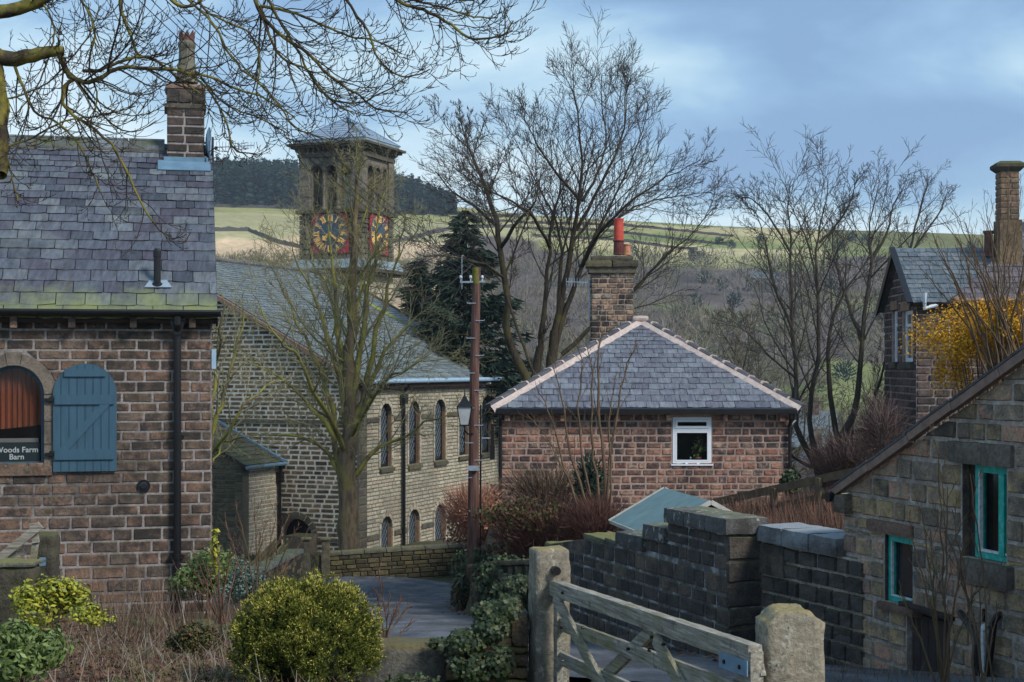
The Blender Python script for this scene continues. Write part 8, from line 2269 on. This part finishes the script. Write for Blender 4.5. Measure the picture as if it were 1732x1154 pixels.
rr = random.Random(12)
fan('bare_shrub', 'tall spray of brown leafless stems over the forsythia', 1690, 660, 16.8, [(1560 + i*13 + rr.uniform(-8, 8), 300 + abs(i-11)*9 + rr.uniform(-10, 90)) for i in range(17)], 12, .016, nch=8)
fan('bare_shrub', 'leafless stems crossing in front of the purple roof at the right edge', 1730, 640, 16.2, [(1590 + i*16 + rr.uniform(-9, 9), 400 + rr.uniform(-60, 120)) for i in range(12)], 13, .013)
fan('elder_sapling', 'thin sapling stems standing in front of the low dark doorway', 1600, 1190, 8.9, [(1540, 905), (1560, 860), (1586, 770), (1603, 820), (1630, 930), (1572, 900), (1650, 1000), (1520, 1000)], 14, .008, nch=6, wob=.15)
fan('elder_sapling', 'brown stems rising right of the small turquoise window', 1668, 1190, 8.8, [(1610, 860), (1640, 800), (1602, 900), (1655, 960), (1690, 1020)], 15, .008, nch=5, wob=.15)
fan('twiggy_shrub', 'small spray of red brown twigs behind the slab of the garden wall', 655, 1096, 10.4, [(612, 1010), (636, 1000), (640, 965), (660, 1005), (680, 1010), (694, 1020), (700, 1050), (625, 1040), (670, 1030)], 16, .006, mats=(STEM_RED, STEM_RED), nch=7, wob=.1)
fan('rose_shrub', 'bare reddish stems of a tall shrub left of the lane side wall', 430, 1050, 17, [(400, 860), (430, 850), (450, 880), (470, 850), (490, 870), (380, 880), (500, 900), (440, 900), (410, 920), (520, 905)], 17, .009, mats=(STEM_BR, STEM_RED), nch=8, wob=.4)
fan('stalk_clump', 'dense brown upright stems beside the barn downpipe', 372, 1056, 15.5, [(296, 960), (310, 940), (325, 930), (342, 948), (356, 930), (372, 935), (390, 930), (402, 945), (415, 960), (334, 970), (350, 960), (365, 900), (398, 900)], 18, .008, mats=(STEM_RED, STEM_RED), nch=4, wob=.5)

# ivy over the garden wall and retaining wall
def ivy(label, spots, seed, size=.027, loc=None):
    g = np.random.default_rng(seed); Cs = []; Ns = []
    for (px, py, Y, rx, rz, n) in spots:
        n = int(n*1.5); c = np.array(P(px, py, Y)); u = g.normal(size=(n, 3)); u /= np.linalg.norm(u, axis=1, keepdims=True); rad = g.random((n, 1))**.45
        Cs.append(c + u*rad*np.array([rx, .16, rz])); Ns.append(u*.5 + np.array([0, -.7, .35]) + g.normal(size=(n, 3))*.35)
    C = np.concatenate(Cs); Nn = np.concatenate(Ns); o = Vector(P(spots[0][0], spots[0][1], spots[0][2]))
    V, F = leaves(C - np.array(o), Nn, size*g.uniform(.6, 1.3, len(C)), 1.15, seed, .35)
    t = thing('ivy', label, 'ivy', loc=o); link('foliage', np_mesh('ivy', V, F, LF_IVY), t)
    T = Tubes(); r = random.Random(seed)
    for i in range(40):
        k = r.choice(spots); p = np.array(P(k[0], k[1], k[2])) - np.array(o)
        T.add(smooth_path([p + np.array([r.uniform(-1,1)*k[3]*.5, .05, -k[4]]), p + np.array([r.uniform(-.1,.1), 0, 0]), p + np.array([r.uniform(-1,1)*k[3]*.8, -.12, k[4]*.8])], 7), np.linspace(.005, .002, 7), 4)
    link('stems', T.mesh('stems', STEM_BR), t)
ivy('glossy ivy tumbling over the garden wall left of the tall gatepost', [(790,1085,9.8,.13,.08,420), (830,1062,9.85,.12,.11,420), (858,1030,9.9,.09,.10,240), (800,1130,9.75,.14,.10,330), (845,1120,9.75,.10,.12,300), (770,1115,9.8,.07,.08,150), (825,1035,9.9,.12,.07,260), (745,1088,9.85,.08,.03,60), (700,1152,9.5,.18,.05,90)], 5)
ivy('ivy and ferns hanging on the retaining wall at the foot of the pole', [(800,960,33,.5,.5,500), (860,985,24,.6,.45,700), (780,1005,31,.20,.45,180), (870,1010,20,.35,.3,400), (850,945,26,.7,.3,400)], 6, .055)
LF_NOTE = None
# ---------------------------------------------------------------- ground litter, dead stems, grass
def scatter(name, label, mat, n, region, size, wid, seed, lean=1.0, cat_='ground cover', on=None, base=0.0, clump=1, zoff=0.0):
    g = np.random.default_rng(seed); C = []; r = random.Random(seed); tries = 0
    while len(C) < n and tries < n*12:
        tries += 1
        px = r.uniform(region[0], region[1]); Y = r.uniform(region[2], region[3]); x = (px - CX)/FPX*Y
        if on and not on(x, Y): continue
        for k in range(clump):
            xx = x + r.gauss(0, .06)*(clump > 1); yy = Y + r.gauss(0, .06)*(clump > 1); C.append((xx, yy, ground(xx, yy) + zoff))
    C = np.array(C); m = len(C); d = g.normal(size=(m, 3)); d[:, 2] = np.abs(d[:, 2])*.5 + lean
    V, F = slivers(C, d, g.uniform(.5, 1.4, m)*size, wid, seed=seed)
    o = link(name, np_mesh(name, V, F, mat)); props(o, label, cat_, kind='stuff'); return o
offlane = lambda x, Y: not (lane_right(Y) - 3.2 < x < lane_right(Y) + .1) if Y > 14.5 else x < .0
garden = lambda x, Y: x < -1.0 and (Y < 14 or x < lane_right(Y) - 3.0)
scatter('dead_stems', 'tangle of dead bracken and straw stems across the left garden', STEM_STRAW, 9000, (-60, 640, 7.6, 20), .13, .008, 1, .25, on=garden)
scatter('red_litter', 'low red brown twiggy growth across the left garden', STEM_RED, 8000, (-60, 620, 7.8, 19), .11, .005, 2, .4, on=garden)
scatter('upright_stalks', 'upright dead flower stalks in front of the barn wall', STEM_STRAW, 420, (150, 450, 13, 21), .50, .012, 3, 2.6, on=garden)
scatter('garden_grass', 'short green grass tufts in the left garden', LF_GREEN, 7000, (-60, 640, 7.6, 21), .06, .006, 4, 1.2, on=lambda x, Y: garden(x, Y) and mnoise.noise(Vector((x*1.2, Y*1.2, 0))) > .08)
scatter('bank_stems', 'red brown dead stems on the bank below the garden fence', STEM_RED, 15000, (1150, 1470, 18, 27.5), .55, .013, 5, 1.6, on=lambda x, Y: x > 2.2)
scatter('bank_straw', 'straw coloured dead grass on the bank below the garden fence', STEM_STRAW, 2500, (1150, 1470, 17, 27), .3, .014, 6, 1.3, on=lambda x, Y: x > 2.2)
scatter('cottage_garden_growth', 'rough brown growth in the cottage garden behind the hedge', STEM_STRAW, 5000, (820, 1420, 24, 36), .35, .02, 7, 1.2, on=lambda x, Y: x > lane_right(Y) + .7)
scatter('verge_grass', 'mossy green grass along the foot of the stepped wall', LF_HEDGE, 900, (900, 1330, 12.2, 15.5), .07, .008, 8, 1.0, on=lambda x, Y: (abs((x - 1.89) - (13.5 - Y)*.378 + .1) < .16) and Y > 13)
scatter('yard_weeds', 'weeds and dead stems along the foot of the outhouse wall', STEM_STRAW, 1200, (1400, 1800, 7.5, 12.5), .18, .006, 9, 1.0, on=lambda x, Y: x > 1.6)
scatter('churchyard_grass', 'rough grass around the church and sycamore foot', LF_HEDGE, 5000, (340, 860, 51.8, 59), .22, .03, 10, 1.2, on=lambda x, Y: True)
scatter('straw_stalks', 'pale broken straw stalks lying over the left garden', LF_BAREPALE, 420, (-60, 560, 7.8, 16), .28, .009, 12, .12, on=garden)
scatter('low_green_growth', 'small green weeds dotted through the left garden', LF_HEDGE, 420, (-60, 640, 7.8, 18), .07, .022, 13, .8, on=garden, clump=9)
# fallen leaves
g = np.random.default_rng(4); r = random.Random(4); C = []
while len(C) < 9000:
    Y = r.uniform(7.6, 21); x = (r.uniform(-60, 900) - CX)/FPX*Y
    if not garden(x, Y): continue
    C.append((x, Y, ground(x, Y) + .03))
C = np.array(C); V, F = leaves(C, g.normal(size=C.shape)*.4 + np.array([0, 0, 1]), .035*g.uniform(.6, 1.3, len(C)), 1.5, 4)
o = link('fallen_leaves', np_mesh('fallen_leaves', V, F, LF_BROWN)); props(o, 'brown fallen leaves littering the left garden', 'leaves', kind='stuff')
C = []
for i in range(900):
    k = r.choice(range(60)); Y = r.uniform(12, 50); s = r.choice((-1, 1)); x = lane_right(Y) - 1.45 + s*(1.35 - abs(r.gauss(0, .12))); C.append((x, Y, interp(Y, F_L) + .075))
C = np.array(C); V, F = leaves(C, g.normal(size=C.shape)*.2 + np.array([0, 0, 1]), .06, 1.4, 5)
o = link('lane_leaves', np_mesh('lane_leaves', V, F, LF_BROWN)); props(o, 'scattered leaves along both edges of the lane', 'leaves', kind='stuff')

# ---------------------------------------------------------------- light valley haze
HZ, N, L, b = new_mat('valley haze'); N.remove(b)
out = [n for n in N if n.type == 'OUTPUT_MATERIAL'][0]; pv = N.new('ShaderNodeVolumePrincipled')
pv.inputs['Color'].default_value = (.80, .88, 1.0, 1); pv.inputs['Density'].default_value = HAZE_DENSITY; pv.inputs['Anisotropy'].default_value = .2
L.new(pv.outputs[0], out.inputs['Volume'])
if HAZE_DENSITY > 0:
    o = MB().box(-1600, 1600, -40, 2600, -60, 130).build('haze', HZ); o['kind'] = 'stuff'
